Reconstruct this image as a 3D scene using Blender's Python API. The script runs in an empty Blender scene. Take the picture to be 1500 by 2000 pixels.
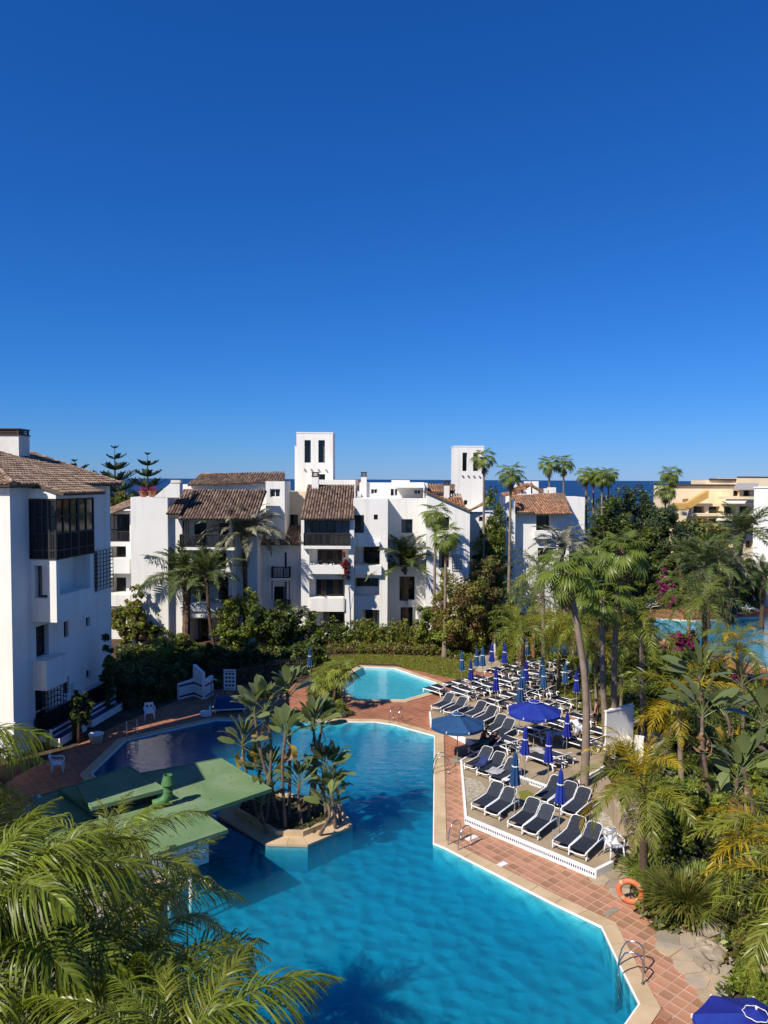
import bpy, math, random
import numpy as np
from mathutils import Vector, Matrix
from mathutils.geometry import tessellate_polygon
S = bpy.context.scene
COL = S.collection
R = math.radians
rnd = random.Random(7)

# ------------------------------------------------------------------ camera, sky, sun, exposure
CAM_H, FPX, PITCH, ROLL = 13.5, 1450.0, math.atan(64/1450), 0.005
_f = Vector((0, math.cos(PITCH), -math.sin(PITCH)))
_u0 = Vector((0, math.sin(PITCH), math.cos(PITCH)))
_x0 = Vector((1, 0, 0))
_r = _x0*math.cos(ROLL) + _u0*math.sin(ROLL)
_u = _u0*math.cos(ROLL) - _x0*math.sin(ROLL)
CAM = Vector((0, 0, CAM_H))
cd = bpy.data.cameras.new('camera'); co = bpy.data.objects.new('camera', cd); COL.objects.link(co)
co.matrix_world = Matrix(((_r.x, _u.x, -_f.x, 0), (_r.y, _u.y, -_f.y, 0), (_r.z, _u.z, -_f.z, CAM_H), (0, 0, 0, 1)))
cd.sensor_fit = 'VERTICAL'; cd.sensor_height = 24.0; cd.lens = 24.0*FPX/2000.0
cd.clip_start = 0.1; cd.clip_end = 90000
S.camera = co

SUN_AZ = (0.70, 0.71); SUN_EL = R(44)
w = bpy.data.worlds.new('World'); S.world = w; w.use_nodes = True
nt = w.node_tree; nt.nodes.clear()
sky = nt.nodes.new('ShaderNodeTexSky'); sky.sky_type = 'NISHITA'; sky.sun_disc = False
sky.sun_elevation = SUN_EL
sky.sun_rotation = math.atan2(-SUN_AZ[0], -SUN_AZ[1])
sky.altitude = 0; sky.air_density = 1.0; sky.dust_density = 0.0; sky.ozone_density = 8.0
hs = nt.nodes.new('ShaderNodeMix'); hs.data_type = 'RGBA'; hs.blend_type = 'MULTIPLY'; hs.inputs[0].default_value = 1.0; hs.inputs[7].default_value = (0.1134, 0.434, 1.0, 1)   # the deep clear blue of the whole sky
bg = nt.nodes.new('ShaderNodeBackground'); bg.inputs[1].default_value = 0.124
out = nt.nodes.new('ShaderNodeOutputWorld')
sp_ = nt.nodes.new('ShaderNodeSeparateColor'); cb_ = nt.nodes.new('ShaderNodeCombineColor'); nt.links.new(sky.outputs[0], sp_.inputs[0])
for k_, e_ in enumerate((1.376, 0.946, 0.835)):     # the photograph's tone curve for the sky, the same in every direction
    pw_ = nt.nodes.new('ShaderNodeMath'); pw_.operation = 'POWER'; pw_.inputs[1].default_value = e_; nt.links.new(sp_.outputs[k_], pw_.inputs[0]); nt.links.new(pw_.outputs[0], cb_.inputs[k_])
nt.links.new(cb_.outputs[0], hs.inputs[6]); nt.links.new(hs.outputs[2], bg.inputs[0]); nt.links.new(bg.outputs[0], out.inputs[0])
sl = bpy.data.lights.new('sun', 'SUN'); sl.energy = 5.0; sl.angle = R(0.53); sl.color = (1.0, 0.93, 0.82)
so = bpy.data.objects.new('sun', sl); COL.objects.link(so); so.location = (-60, -60, 90)
sd = Vector((SUN_AZ[0]*math.cos(SUN_EL), SUN_AZ[1]*math.cos(SUN_EL), -math.sin(SUN_EL)))
so.rotation_euler = sd.to_track_quat('-Z', 'Y').to_euler()
S.view_settings.view_transform = 'Standard'; S.view_settings.look = 'None'
S.view_settings.exposure = 0.3; S.view_settings.gamma = 1.0; S.view_settings.use_curve_mapping = False
S.render.engine = 'CYCLES'
S.cycles.max_bounces = 10; S.cycles.transparent_max_bounces = 12; S.cycles.diffuse_bounces = 5
S.cycles.glossy_bounces = 3; S.cycles.transmission_bounces = 6
S.cycles.caustics_reflective = False; S.cycles.caustics_refractive = False
S.cycles.use_denoising = True; S.cycles.volume_bounces = 3

# ------------------------------------------------------------------ geometry of the view (surveying the photograph)
def ray(px, py): return (_f + _r*((px-750)/FPX) - _u*((py-1000)/FPX))
def G(px, py, z=0.0):
    d = ray(px, py); t = (z-CAM_H)/d.z; p = CAM + d*t
    return Vector((p.x, p.y, z))
def P(px, py, D):
    d = ray(px, py); return CAM + d*(D/d.y)
class Fr:
    """a vertical wall frame: u along the wall, n outwards, z up"""
    def __init__(s, O, U, N): s.O = Vector((O[0], O[1], 0)); s.U = Vector((U[0], U[1], 0)).normalized(); s.N = Vector((N[0], N[1], 0)).normalized()
    def p(s, u, n, z): return s.O + s.U*u + s.N*n + Vector((0, 0, z))
    def uz(s, px, py, n=0.0):
        d = ray(px, py); o = s.O + s.N*n
        t = (o - CAM).dot(s.N)/d.dot(s.N); q = CAM + d*t
        return ((q-s.O).dot(s.U), q.z)
    def rect(s, x0, y0, x1, y1, n=0.0):
        a = s.uz(x0, y1, n); b = s.uz(x1, y0, n); return (a[0], b[0], a[1], b[1])
    def ring(s, x0, x1, y, n=0.0): return s.uz(x0, y, n)[0], s.uz(x1, y, n)[0]
def front(D): return Fr((0, D), (1, 0), (0, -1))

# ------------------------------------------------------------------ mesh helpers
def link(o, parent=None):
    COL.objects.link(o)
    if parent is not None: o.parent = parent
    return o
def tag(o, label=None, cat=None, group=None, kind=None):
    if label: o['label'] = label
    if cat: o['category'] = cat
    if group: o['group'] = group
    if kind: o['kind'] = kind
    return o
def empty(name, loc, rz=0.0):
    o = bpy.data.objects.new(name, None); o.empty_display_size = 0.2
    o.location = loc; o.rotation_euler = (0, 0, rz); COL.objects.link(o); return o
def kids(o): return [c for c in bpy.data.objects if c.parent == o]
class MB:
    def __init__(s): s.v = []; s.f = []; s.m = []; s.k = 0
    def quad(s, a, b, c, d): s.poly([a, b, c, d])
    def poly(s, pts):
        n = len(s.v); s.v += [tuple(p) for p in pts]; s.f.append(tuple(range(n, n+len(pts)))); s.m.append(s.k)
    def hexa(s, p):
        n = len(s.v); s.v += [tuple(q) for q in p]
        for f in ((0,3,2,1),(4,5,6,7),(0,1,5,4),(1,2,6,5),(2,3,7,6),(3,0,4,7)): s.f.append(tuple(n+i for i in f)); s.m.append(s.k)
    def box(s, x0, x1, y0, y1, z0, z1):
        s.hexa([(x0,y0,z0),(x1,y0,z0),(x1,y1,z0),(x0,y1,z0),(x0,y0,z1),(x1,y0,z1),(x1,y1,z1),(x0,y1,z1)])
    def fbox(s, fr, u0, u1, n0, n1, z0, z1):
        s.hexa([fr.p(u0,n1,z0),fr.p(u1,n1,z0),fr.p(u1,n0,z0),fr.p(u0,n0,z0),fr.p(u0,n1,z1),fr.p(u1,n1,z1),fr.p(u1,n0,z1),fr.p(u0,n0,z1)])
    def bar(s, a, b, w, h=None, up=(0,0,1)):
        a = Vector(a); b = Vector(b); h = h or w; d = (b-a).normalized(); x = d.cross(Vector(up))
        if x.length < 1e-4: x = d.cross(Vector((1,0,0)))
        x.normalize(); y = x.cross(d); x *= w/2; y *= h/2
        s.hexa([a-x-y, a+x-y, a+x+y, a-x+y, b-x-y, b+x-y, b+x+y, b-x+y])
    def tube(s, pts, rad, n=8, cap=True):
        pts = [Vector(p) for p in pts]; N = len(pts)
        if not hasattr(rad, '__len__'): rad = [rad]*N
        b = len(s.v); ref = None
        for i, p in enumerate(pts):
            t = (pts[min(i+1,N-1)]-pts[max(i-1,0)]).normalized()
            if ref is None:
                ref = t.cross(Vector((0,0,1)) if abs(t.z) < .9 else Vector((1,0,0))).normalized()
            x = (ref - t*ref.dot(t)).normalized(); y = t.cross(x); ref = x
            for k in range(n):
                a = 2*math.pi*k/n; s.v.append(tuple(p + (x*math.cos(a)+y*math.sin(a))*rad[i]))
        for i in range(N-1):
            for k in range(n):
                k2 = (k+1) % n
                s.f.append((b+i*n+k, b+i*n+k2, b+(i+1)*n+k2, b+(i+1)*n+k)); s.m.append(s.k)
        if cap:
            s.f.append(tuple(b+k for k in reversed(range(n)))); s.m.append(s.k)
            s.f.append(tuple(b+(N-1)*n+k for k in range(n))); s.m.append(s.k)
    def lathe(s, prof, n=16, c=(0,0,0), fn=None):
        b = len(s.v)
        for (r, z) in prof:
            for k in range(n):
                a = 2*math.pi*k/n; q = r*(fn(k, r, z) if fn else 1.0)
                s.v.append((c[0]+q*math.cos(a), c[1]+q*math.sin(a), c[2]+z))
        for i in range(len(prof)-1):
            for k in range(n):
                k2 = (k+1) % n
                s.f.append((b+i*n+k, b+i*n+k2, b+(i+1)*n+k2, b+(i+1)*n+k)); s.m.append(s.k)
    def prism(s, poly, z0, z1, bottom=True):
        P2 = [Vector((p[0], p[1])) for p in poly]
        ar = sum(P2[i].x*P2[(i+1)%len(P2)].y-P2[(i+1)%len(P2)].x*P2[i].y for i in range(len(P2)))
        if ar < 0: P2.reverse()
        b = len(s.v); n = len(P2)
        s.v += [(p.x,p.y,z0) for p in P2]+[(p.x,p.y,z1) for p in P2]
        for i in range(n):
            j = (i+1)%n; s.f.append((b+i, b+j, b+n+j, b+n+i)); s.m.append(s.k)
        for t in tessellate_polygon([[Vector((p.x,p.y,0)) for p in P2]]):
            t = list(t)
            a, c, d = P2[t[0]], P2[t[1]], P2[t[2]]
            if (c-a).cross(d-a) < 0: t.reverse()
            s.f.append(tuple(b+n+i for i in t)); s.m.append(s.k)
            if bottom: s.f.append(tuple(b+i for i in reversed(t))); s.m.append(s.k)
    def sheet(s, outer, holes, z):
        loops = [[Vector((p[0],p[1],0)) for p in outer]]+[[Vector((p[0],p[1],0)) for p in h] for h in holes]
        flat = [q for l in loops for q in l]; b = len(s.v)
        s.v += [(q.x,q.y,z) for q in flat]
        for t in tessellate_polygon(loops):
            t = list(t); a, c, d = flat[t[0]], flat[t[1]], flat[t[2]]
            cr = (c-a).cross(d-a).z
            if abs(cr) < 1e-9: continue
            if cr < 0: t.reverse()
            s.f.append(tuple(b+i for i in t)); s.m.append(s.k)
    def mesh(s, name, mats, smooth=False, origin=None):
        me = bpy.data.meshes.new(name); v = s.v
        if origin is not None:
            ox, oy, oz = origin; v = [(a-ox, b-oy, c-oz) for a, b, c in v]
        me.from_pydata(v, [], s.f)
        for m in (mats if isinstance(mats, (list, tuple)) else [mats]): me.materials.append(m)
        if s.k or any(s.m): me.polygons.foreach_set('material_index', s.m)
        if smooth: me.polygons.foreach_set('use_smooth', [True]*len(s.f))
        me.update(); return me
    def build(s, name, mats, parent=None, smooth=False, root=None, at=None):
        """child of parent (root gives the world origin of the whole thing) or, with at, a top-level object based there"""
        org = None
        if root is not None: org = root.location
        elif parent is not None: org = parent.location
        if at is not None: org = at
        o = bpy.data.objects.new(name, s.mesh(name, mats, smooth, org))
        if at is not None and parent is None: o.location = at
        return link(o, parent)
def npmesh(name, V, F, mats, smooth=False, midx=None):
    """V (n,3) float, F (m,4) int quads, quickly"""
    me = bpy.data.meshes.new(name); F = np.asarray(F, dtype=np.int32); k = F.shape[1]
    me.vertices.add(len(V)); me.vertices.foreach_set('co', np.asarray(V, dtype=np.float32).ravel())
    me.loops.add(F.size); me.loops.foreach_set('vertex_index', F.ravel())
    me.polygons.add(len(F)); me.polygons.foreach_set('loop_start', np.arange(0, F.size, k, dtype=np.int32))
    try: me.polygons.foreach_set('loop_total', np.full(len(F), k, dtype=np.int32))
    except Exception: pass
    for m in (mats if isinstance(mats, (list, tuple)) else [mats]): me.materials.append(m)
    if midx is not None: me.polygons.foreach_set('material_index', np.asarray(midx, dtype=np.int32))
    if smooth: me.polygons.foreach_set('use_smooth', np.ones(len(F), dtype=bool))
    me.update(calc_edges=True); me.validate(); return me
def child(name, me, parent, loc=(0,0,0), rot=None, sc=None):
    o = bpy.data.objects.new(name, me); link(o, parent); o.location = loc
    if rot is not None: o.rotation_euler = rot
    if sc is not None: o.scale = sc if hasattr(sc, '__len__') else (sc, sc, sc)
    return o
_kidmap = {}
def copy_tree(o, parent=None):
    c = o.copy(); COL.objects.link(c)
    if parent is not None: c.parent = parent
    if o.name not in _kidmap: _kidmap[o.name] = [k for k in o.children]
    for ch in _kidmap[o.name]: copy_tree(ch, c)
    return c

# ------------------------------------------------------------------ materials
def mat(name, col, rough=0.7, col2=None, nscale=3.0, namt=1.0, bump=0.0, bscale=20.0, spec=0.3, metal=0.0, island=0.0, orand=0.0, coord='Object', detail=6.0, dist=0.0):
    m = bpy.data.materials.new(name); m.use_nodes = True; T = m.node_tree; N = T.nodes; L = T.links
    b = N['Principled BSDF']; b.inputs['Roughness'].default_value = rough; b.inputs['Metallic'].default_value = metal
    b.inputs['Specular IOR Level'].default_value = spec
    tc = N.new('ShaderNodeTexCoord')
    c = N.new('ShaderNodeRGB'); c.outputs[0].default_value = (*col, 1); cur = c.outputs[0]
    if col2 is not None:
        no = N.new('ShaderNodeTexNoise'); no.inputs['Scale'].default_value = nscale; no.inputs['Detail'].default_value = detail
        no.inputs['Distortion'].default_value = dist
        L.new(tc.outputs[coord], no.inputs['Vector'])
        rp = N.new('ShaderNodeMapRange'); rp.inputs[1].default_value = 0.35; rp.inputs[2].default_value = 0.65; rp.inputs[4].default_value = namt
        L.new(no.outputs[0], rp.inputs[0])
        mx = N.new('ShaderNodeMix'); mx.data_type = 'RGBA'; L.new(rp.outputs[0], mx.inputs[0])
        L.new(cur, mx.inputs[6]); mx.inputs[7].default_value = (*col2, 1); cur = mx.outputs[2]
    for amt, kind in ((island, 'i'), (orand, 'o')):
        if amt:
            if kind == 'i': g = N.new('ShaderNodeNewGeometry').outputs['Random Per Island']
            else: g = N.new('ShaderNodeObjectInfo').outputs['Random']
            mr = N.new('ShaderNodeMapRange'); mr.inputs[3].default_value = 1-amt; mr.inputs[4].default_value = 1+amt; L.new(g, mr.inputs[0])
            hs = N.new('ShaderNodeHueSaturation'); L.new(mr.outputs[0], hs.inputs['Value']); L.new(cur, hs.inputs['Color'])
            mh = N.new('ShaderNodeMath'); mh.operation = 'MULTIPLY_ADD'; L.new(g, mh.inputs[0]); mh.inputs[1].default_value = 0.03*(1 if kind == 'i' else -.35); mh.inputs[2].default_value = 0.485 if kind == 'i' else 0.505
            L.new(mh.outputs[0], hs.inputs['Hue']); cur = hs.outputs[0]
    L.new(cur, b.inputs['Base Color'])
    if bump:
        bn = N.new('ShaderNodeTexNoise'); bn.inputs['Scale'].default_value = bscale; bn.inputs['Detail'].default_value = 6
        L.new(tc.outputs[coord], bn.inputs['Vector'])
        bp = N.new('ShaderNodeBump'); bp.inputs['Strength'].default_value = bump; bp.inputs['Distance'].default_value = 0.03
        L.new(bn.outputs[0], bp.inputs['Height']); L.new(bp.outputs[0], b.inputs['Normal'])
    return m
def leafmat(name, col, trans=0.35, tcol=None, rough=0.45, island=0.35, orand=0.15, spec=0.35, col2=None):
    m = mat(name, col, rough, col2=col2, nscale=1.2, island=island, orand=orand, spec=spec)
    T = m.node_tree; N = T.nodes; L = T.links; b = N['Principled BSDF']; o = N['Material Output']
    tr = N.new('ShaderNodeBsdfTranslucent'); mx = N.new('ShaderNodeMixShader'); mx.inputs[0].default_value = trans
    hs = N.new('ShaderNodeHueSaturation'); hs.inputs['Value'].default_value = 1.5; hs.inputs['Saturation'].default_value = 1.1; hs.inputs['Hue'].default_value = 0.485
    L.new(b.inputs['Base Color'].links[0].from_socket, hs.inputs['Color']); L.new(hs.outputs[0], tr.inputs['Color'])
    L.new(b.outputs[0], mx.inputs[1]); L.new(tr.outputs[0], mx.inputs[2]); L.new(mx.outputs[0], o.inputs['Surface'])
    return m
M = {}
M['stucco'] = mat('white_stucco', (0.80,0.78,0.73), 0.85, (0.72,0.69,0.63), 0.35, 0.6, 0.25, 9.0, 0.2)
M['stucco_old'] = mat('weathered_stucco', (0.78,0.75,0.67), 0.88, (0.62,0.57,0.48), 0.9, 0.6, 0.3, 9.0, 0.2)
def streaks(m, col, amt):
    T = m.node_tree; N = T.nodes; L = T.links; b = N['Principled BSDF']; src = b.inputs['Base Color'].links[0].from_socket; tc = N.new('ShaderNodeTexCoord'); mp = N.new('ShaderNodeMapping'); mp.inputs['Scale'].default_value = (1.6,1.6,0.10)
    L.new(tc.outputs['Object'], mp.inputs[0]); no = N.new('ShaderNodeTexNoise'); no.inputs['Scale'].default_value = 1.4; no.inputs['Detail'].default_value = 7; no.inputs['Roughness'].default_value = .65; L.new(mp.outputs[0], no.inputs['Vector'])
    rp = N.new('ShaderNodeMapRange'); rp.inputs[1].default_value = .52; rp.inputs[2].default_value = .78; rp.inputs[4].default_value = amt; L.new(no.outputs[0], rp.inputs[0])
    mx = N.new('ShaderNodeMix'); mx.data_type = 'RGBA'; L.new(rp.outputs[0], mx.inputs[0]); L.new(src, mx.inputs[6]); mx.inputs[7].default_value = (*col,1); L.new(mx.outputs[2], b.inputs['Base Color']); return m
streaks(M['stucco'], (.50,.46,.38), .55); streaks(M['stucco_old'], (.38,.33,.25), .7)
M['cream'] = mat('cream_stucco', (0.78,0.65,0.44), 0.85, (0.70,0.56,0.36), 0.5, 0.7, 0.2, 9.0, 0.2)
M['ochre'] = mat('ochre_stucco', (0.58,0.36,0.10), 0.85, (0.50,0.30,0.09), 0.8, 0.7, 0.2, 9.0, 0.2)
M['white'] = mat('white_paint', (0.80,0.79,0.76), 0.6, (0.70,0.69,0.66), 1.5, 0.5, 0.05, 20, 0.35)
M['plastic'] = mat('white_plastic', (0.80,0.80,0.79), 0.38, (0.72,0.72,0.70), 3, 0.4, 0, 1, 0.4, orand=0.04)
M['sling'] = mat('dark_sling_fabric', (0.020,0.025,0.038), 0.75, (0.032,0.036,0.05), 4, 0.6, 0.15, 90, 0.25, orand=0.3)
M['sling_dark'] = mat('black_sling_fabric', (0.014,0.016,0.022), 0.75, (0.03,0.03,0.04), 4, 0.6, 0.15, 90, 0.25, orand=0.3)
M['wood'] = mat('dark_stained_timber', (0.022,0.024,0.026), 0.6, (0.04,0.038,0.036), 6, 0.6, 0.2, 30, 0.3, island=0.25)
M['brownwood'] = mat('brown_timber', (0.075,0.05,0.035), 0.6, (0.05,0.035,0.025), 6, 0.6, 0.2, 30, 0.3, island=0.2)
M['glass'] = mat('dark_window_glass', (0.012,0.014,0.018), 0.06, None, spec=0.5)
M['iron'] = mat('black_iron', (0.018,0.018,0.02), 0.5, None, spec=0.4)
M['steel'] = mat('stainless_steel', (0.55,0.55,0.55), 0.22, None, metal=1.0)
M['tile_dark'] = mat('aged_brown_roof_tile', (0.20,0.13,0.095), 0.85, (0.115,0.08,0.065), 1.3, 0.8, 0.2, 25, 0.2, island=0.5)
M['tile_tan'] = mat('lichened_tan_roof_tile', (0.31,0.215,0.145), 0.85, (0.20,0.135,0.10), 1.3, 0.8, 0.2, 25, 0.2, island=0.45)
M['tile_red'] = mat('terracotta_roof_tile', (0.36,0.18,0.095), 0.85, (0.24,0.12,0.075), 1.0, 0.8, 0.2, 25, 0.2, island=0.4)
M['rooflath'] = mat('roof_mortar', (0.15,0.11,0.085), 0.9, (0.09,0.065,0.05), 4, 0.6, 0.2, 20, 0.1)
M['terracotta'] = mat('terracotta_floor_tile', (0.41,0.215,0.125), 0.7, (0.32,0.155,0.088), 1.6, 0.75, 0.15, 30, 0.3, orand=0.22, coord='Object')
M['mortar'] = mat('pink_mortar', (0.52,0.36,0.27), 0.9, (0.42,0.27,0.19), 2.5, 0.8, 0.3, 40, 0.15)
M['coping'] = mat('sand_coping_stone', (0.56,0.42,0.26), 0.8, (0.42,0.30,0.17), 1.2, 0.7, 0.3, 18, 0.2, orand=0.07)
M['concrete'] = mat('tan_terrace_concrete', (0.36,0.28,0.185), 0.9, (0.26,0.20,0.13), 1.0, 0.8, 0.3, 25, 0.15)
M['pebble'] = mat('washed_pebble_concrete', (0.50,0.44,0.33), 0.9, (0.24,0.20,0.14), 9.0, 0.9, 0.6, 40, 0.15)
M['flag'] = mat('flagstone', (0.42,0.32,0.20), 0.8, (0.22,0.21,0.19), 1.2, 0.7, 0.4, 15, 0.25, orand=0.25)
M['rock'] = mat('garden_rock', (0.38,0.31,0.23), 0.9, (0.20,0.16,0.12), 2.5, 0.8, 0.6, 8, 0.2, orand=0.15)
M['soil'] = mat('dry_soil', (0.11,0.075,0.048), 0.95, (0.055,0.038,0.026), 1.3, 0.8, 0.6, 12, 0.1)
M['lawn'] = mat('mown_lawn', (0.17,0.18,0.030), 0.9, (0.22,0.185,0.045), 0.35, 0.8, 0.6, 60, 0.1)
M['roofgreen'] = mat('green_roof_coating', (0.12,0.205,0.085), 0.7, (0.185,0.255,0.135), 0.8, 0.9, 0.25, 14, 0.3, dist=0.6)
M['ductgreen'] = mat('green_duct_paint', (0.06,0.17,0.05), 0.6, (0.075,0.15,0.055), 5, 0.5, 0.05, 20, 0.4)
M['blue'] = mat('royal_blue_canvas', (0.012,0.022,0.21), 0.8, (0.018,0.032,0.26), 3, 0.6, 0.12, 60, 0.2, orand=0.1)
M['teal'] = mat('faded_navy_canvas', (0.016,0.060,0.155), 0.8, (0.026,0.080,0.175), 3, 0.6, 0.12, 60, 0.2, orand=0.12)
M['navy'] = mat('navy_glazed_tile', (0.012,0.02,0.10), 0.35, None, spec=0.5)
M['orange'] = mat('orange_lifebuoy', (0.70,0.17,0.07), 0.55, (0.6,0.15,0.07), 6, 0.5, 0.0, 1, 0.35)
M['redbuoy'] = mat('red_lifebuoy', (0.45,0.06,0.035), 0.55, None)
M['grey'] = mat('grey_concrete_base', (0.30,0.26,0.21), 0.9, (0.2,0.17,0.13), 5, 0.7, 0.3, 25, 0.15)
M['bark'] = mat('grey_palm_bark', (0.27,0.205,0.155), 0.9, (0.17,0.125,0.095), 2.2, 0.8, 0.5, 14, 0.1)
M['barkdark'] = mat('brown_palm_bark', (0.115,0.075,0.05), 0.9, (0.06,0.04,0.028), 4, 0.8, 0.8, 12, 0.1)
M['barkthick'] = mat('scarred_date_palm_bark', (0.20,0.13,0.085), 0.9, (0.09,0.06,0.04), 7, 0.8, 1.0, 10, 0.1)
M['barkred'] = mat('rusty_palm_bark', (0.30,0.13,0.06), 0.9, (0.2,0.085,0.045), 4, 0.8, 0.5, 14, 0.1)
M['twig'] = mat('brown_bark', (0.085,0.06,0.042), 0.9, (0.05,0.035,0.025), 4, 0.7, 0.5, 14, 0.1)
M['thatch'] = leafmat('dead_frond', (0.23,0.145,0.07), 0.15, island=0.35)
M['queen'] = leafmat('queen_palm_leaf', (0.19,0.21,0.022), 0.34, island=0.32, rough=0.36, spec=0.5)
M['queen_yellow'] = leafmat('yellowing_palm_leaf', (0.40,0.29,0.014), 0.38, island=0.25, rough=0.4)
M['queen_mid'] = leafmat('olive_palm_leaf', (0.15,0.18,0.026), 0.30, island=0.3)
M['near'] = leafmat('glossy_palm_leaf', (0.165,0.205,0.020), 0.38, island=0.4, rough=0.42, spec=0.4)
M['date'] = leafmat('date_palm_leaf', (0.095,0.125,0.036), 0.22, island=0.3)
M['date_grey'] = leafmat('greyish_palm_leaf', (0.27,0.26,0.16), 0.22, island=0.3)
M['fan'] = leafmat('fan_palm_leaf', (0.145,0.195,0.030), 0.34, island=0.15, rough=0.4)
M['fan_dry'] = leafmat('drying_fan_leaf', (0.15,0.14,0.04), 0.28, island=0.2)
M['banana'] = leafmat('paddle_leaf', (0.15,0.185,0.065), 0.28, island=0.1, orand=0.3, rough=0.3, spec=0.55)
M['banana_yellow'] = leafmat('yellowed_paddle_leaf', (0.45,0.27,0.02), 0.3, island=0.1, orand=0.2)
M['bananastem'] = mat('ringed_plant_stem', (0.19,0.13,0.095), 0.8, (0.10,0.07,0.05), 6, 0.8, 0.5, 20, 0.2)
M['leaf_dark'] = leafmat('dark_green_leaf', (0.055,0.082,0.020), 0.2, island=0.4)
M['leaf_mid'] = leafmat('mid_green_leaf', (0.115,0.15,0.028), 0.28, island=0.4)
M['leaf_light'] = leafmat('light_green_leaf', (0.20,0.24,0.034), 0.32, island=0.4)
M['leaf_olive'] = leafmat('olive_leaf', (0.17,0.15,0.032), 0.28, island=0.4)
M['leaf_rust'] = leafmat('russet_leaf', (0.15,0.095,0.040), 0.25, island=0.4)
M['leaf_grey'] = leafmat('silver_green_leaf', (0.15,0.165,0.11), 0.2, island=0.3)
M['leaf_pine'] = leafmat('pine_needle_leaf', (0.045,0.070,0.034), 0.1, island=0.35)
M['magenta'] = leafmat('magenta_bract', (0.26,0.025,0.13), 0.3, island=0.4)
M['bougred'] = leafmat('crimson_bract', (0.26,0.03,0.05), 0.3, island=0.4)
M['grassblade'] = leafmat('grass_blade', (0.17,0.18,0.03), 0.3, island=0.4)
M['skin'] = mat('tanned_skin', (0.36,0.19,0.12), 0.55, None)
M['skin_dark'] = mat('brown_skin', (0.13,0.065,0.042), 0.55, None)
M['hair'] = mat('dark_hair', (0.02,0.014,0.01), 0.6, None)
M['hair_grey'] = mat('grey_hair', (0.30,0.28,0.26), 0.6, None)
M['redcloth'] = mat('red_cotton', (0.42,0.025,0.03), 0.85, None, bump=0.1, bscale=40)
M['tealcloth'] = mat('teal_cotton', (0.02,0.14,0.13), 0.85, None, bump=0.1, bscale=40)
M['whitecloth'] = mat('white_cotton', (0.72,0.72,0.72), 0.85, (0.6,0.6,0.62), 6, 0.5, 0.3, 12)
M['blackcloth'] = mat('black_cotton', (0.014,0.014,0.018), 0.85, None)
M['awning'] = mat('off_white_awning', (0.72,0.68,0.60), 0.8, None)
M['greyawning'] = mat('grey_awning', (0.33,0.30,0.28), 0.8, None)
M['pot'] = mat('terracotta_pot', (0.36,0.15,0.08), 0.8, None)
M['greenplastic'] = mat('green_lounger_fabric', (0.04,0.13,0.10), 0.7, None)
# ------------------------------------------------------------------ the setting: pools, decks, ground, sea
def offset(poly, d):
    """polygon moved outwards by d (poly counter-clockwise)"""
    n = len(poly); res = []
    for i in range(n):
        a, b, c = Vector(poly[i-1]), Vector(poly[i]), Vector(poly[(i+1)%n])
        e1 = (b-a).normalized(); e2 = (c-b).normalized()
        n1 = Vector((e1.y,-e1.x)); n2 = Vector((e2.y,-e2.x)); h = (n1+n2)
        if h.length < 1e-3: h = n1
        h.normalize(); res.append(tuple(b + h*(d/max(0.35, h.dot(n1)))))
    return res
def ccw(poly):
    a = sum(poly[i][0]*poly[(i+1)%len(poly)][1]-poly[(i+1)%len(poly)][0]*poly[i][1] for i in range(len(poly)))
    return list(poly) if a > 0 else list(reversed(poly))
def g2(px, py, z=0.0): v = G(px, py, z); return (v.x, v.y)
def inside(p, poly):
    c = False; n = len(poly); x, y = p[0], p[1]
    for i in range(n):
        x1, y1 = poly[i]; x2, y2 = poly[(i+1)%n]
        if (y1 > y) != (y2 > y) and x < (x2-x1)*(y-y1)/(y2-y1)+x1: c = not c
    return c
main_pool = ccw([g2(246,1447), g2(421,1407), g2(575,1409), g2(735,1411), g2(769,1416), g2(848,1438), g2(846,1648), g2(868,1657), g2(1082,1767), g2(1174,1811), g2(1210,1887), g2(1248,1962),
             (5.0,16.6), (2.2,13.2), (-3.0,12.5), (-7.3,16.0), (-7.3,25.0), (-9.6,28.2), g2(180,1511)])
kids_pool = ccw([g2(685,1316), g2(709,1303), g2(771,1306), g2(852,1334), g2(852,1349), g2(789,1367), g2(699,1366), g2(672,1352), g2(664,1334)])
far_pool = ccw([g2(1250,1210), g2(1290,1209), g2(1359,1214), g2(1437,1208), (46,74), (52,66), (40,56), g2(1500,1304), g2(1458,1292), g2(1419,1279), g2(1340,1262), g2(1275,1240)])

# world extents
MBd = MB
sea = MB(); sea.quad((-60000,150,-24),(60000,150,-24),(60000,80000,-24),(-60000,80000,-24))
def seamat():
    m = mat('sea_water', (0.008,0.035,0.10), 0.45, (0.010,0.045,0.125), 0.004, 0.8, 0.0, 1, 0.12); return m
tag(sea.build('sea', seamat()), kind='structure')

hole_m = offset(main_pool, 0.15); hole_k = offset(kids_pool, 0.12); hole_f = offset(far_pool, 0.15)
gr = MB()
gr.sheet([(-160,-25),(190,-25),(190,170),(-160,170)], [hole_m, hole_k, hole_f], -0.06)
gr.quad((-160,170,-0.06),(190,170,-0.06),(300,330,-26),(-300,330,-26))
gr.quad((190,-25,-0.06),(300,-25,-26),(300,330,-26),(190,170,-0.06))
gr.quad((-300,-25,-26),(-160,-25,-0.06),(-160,170,-0.06),(-300,330,-26))
tag(gr.build('ground', M['soil']), kind='structure')

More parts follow.
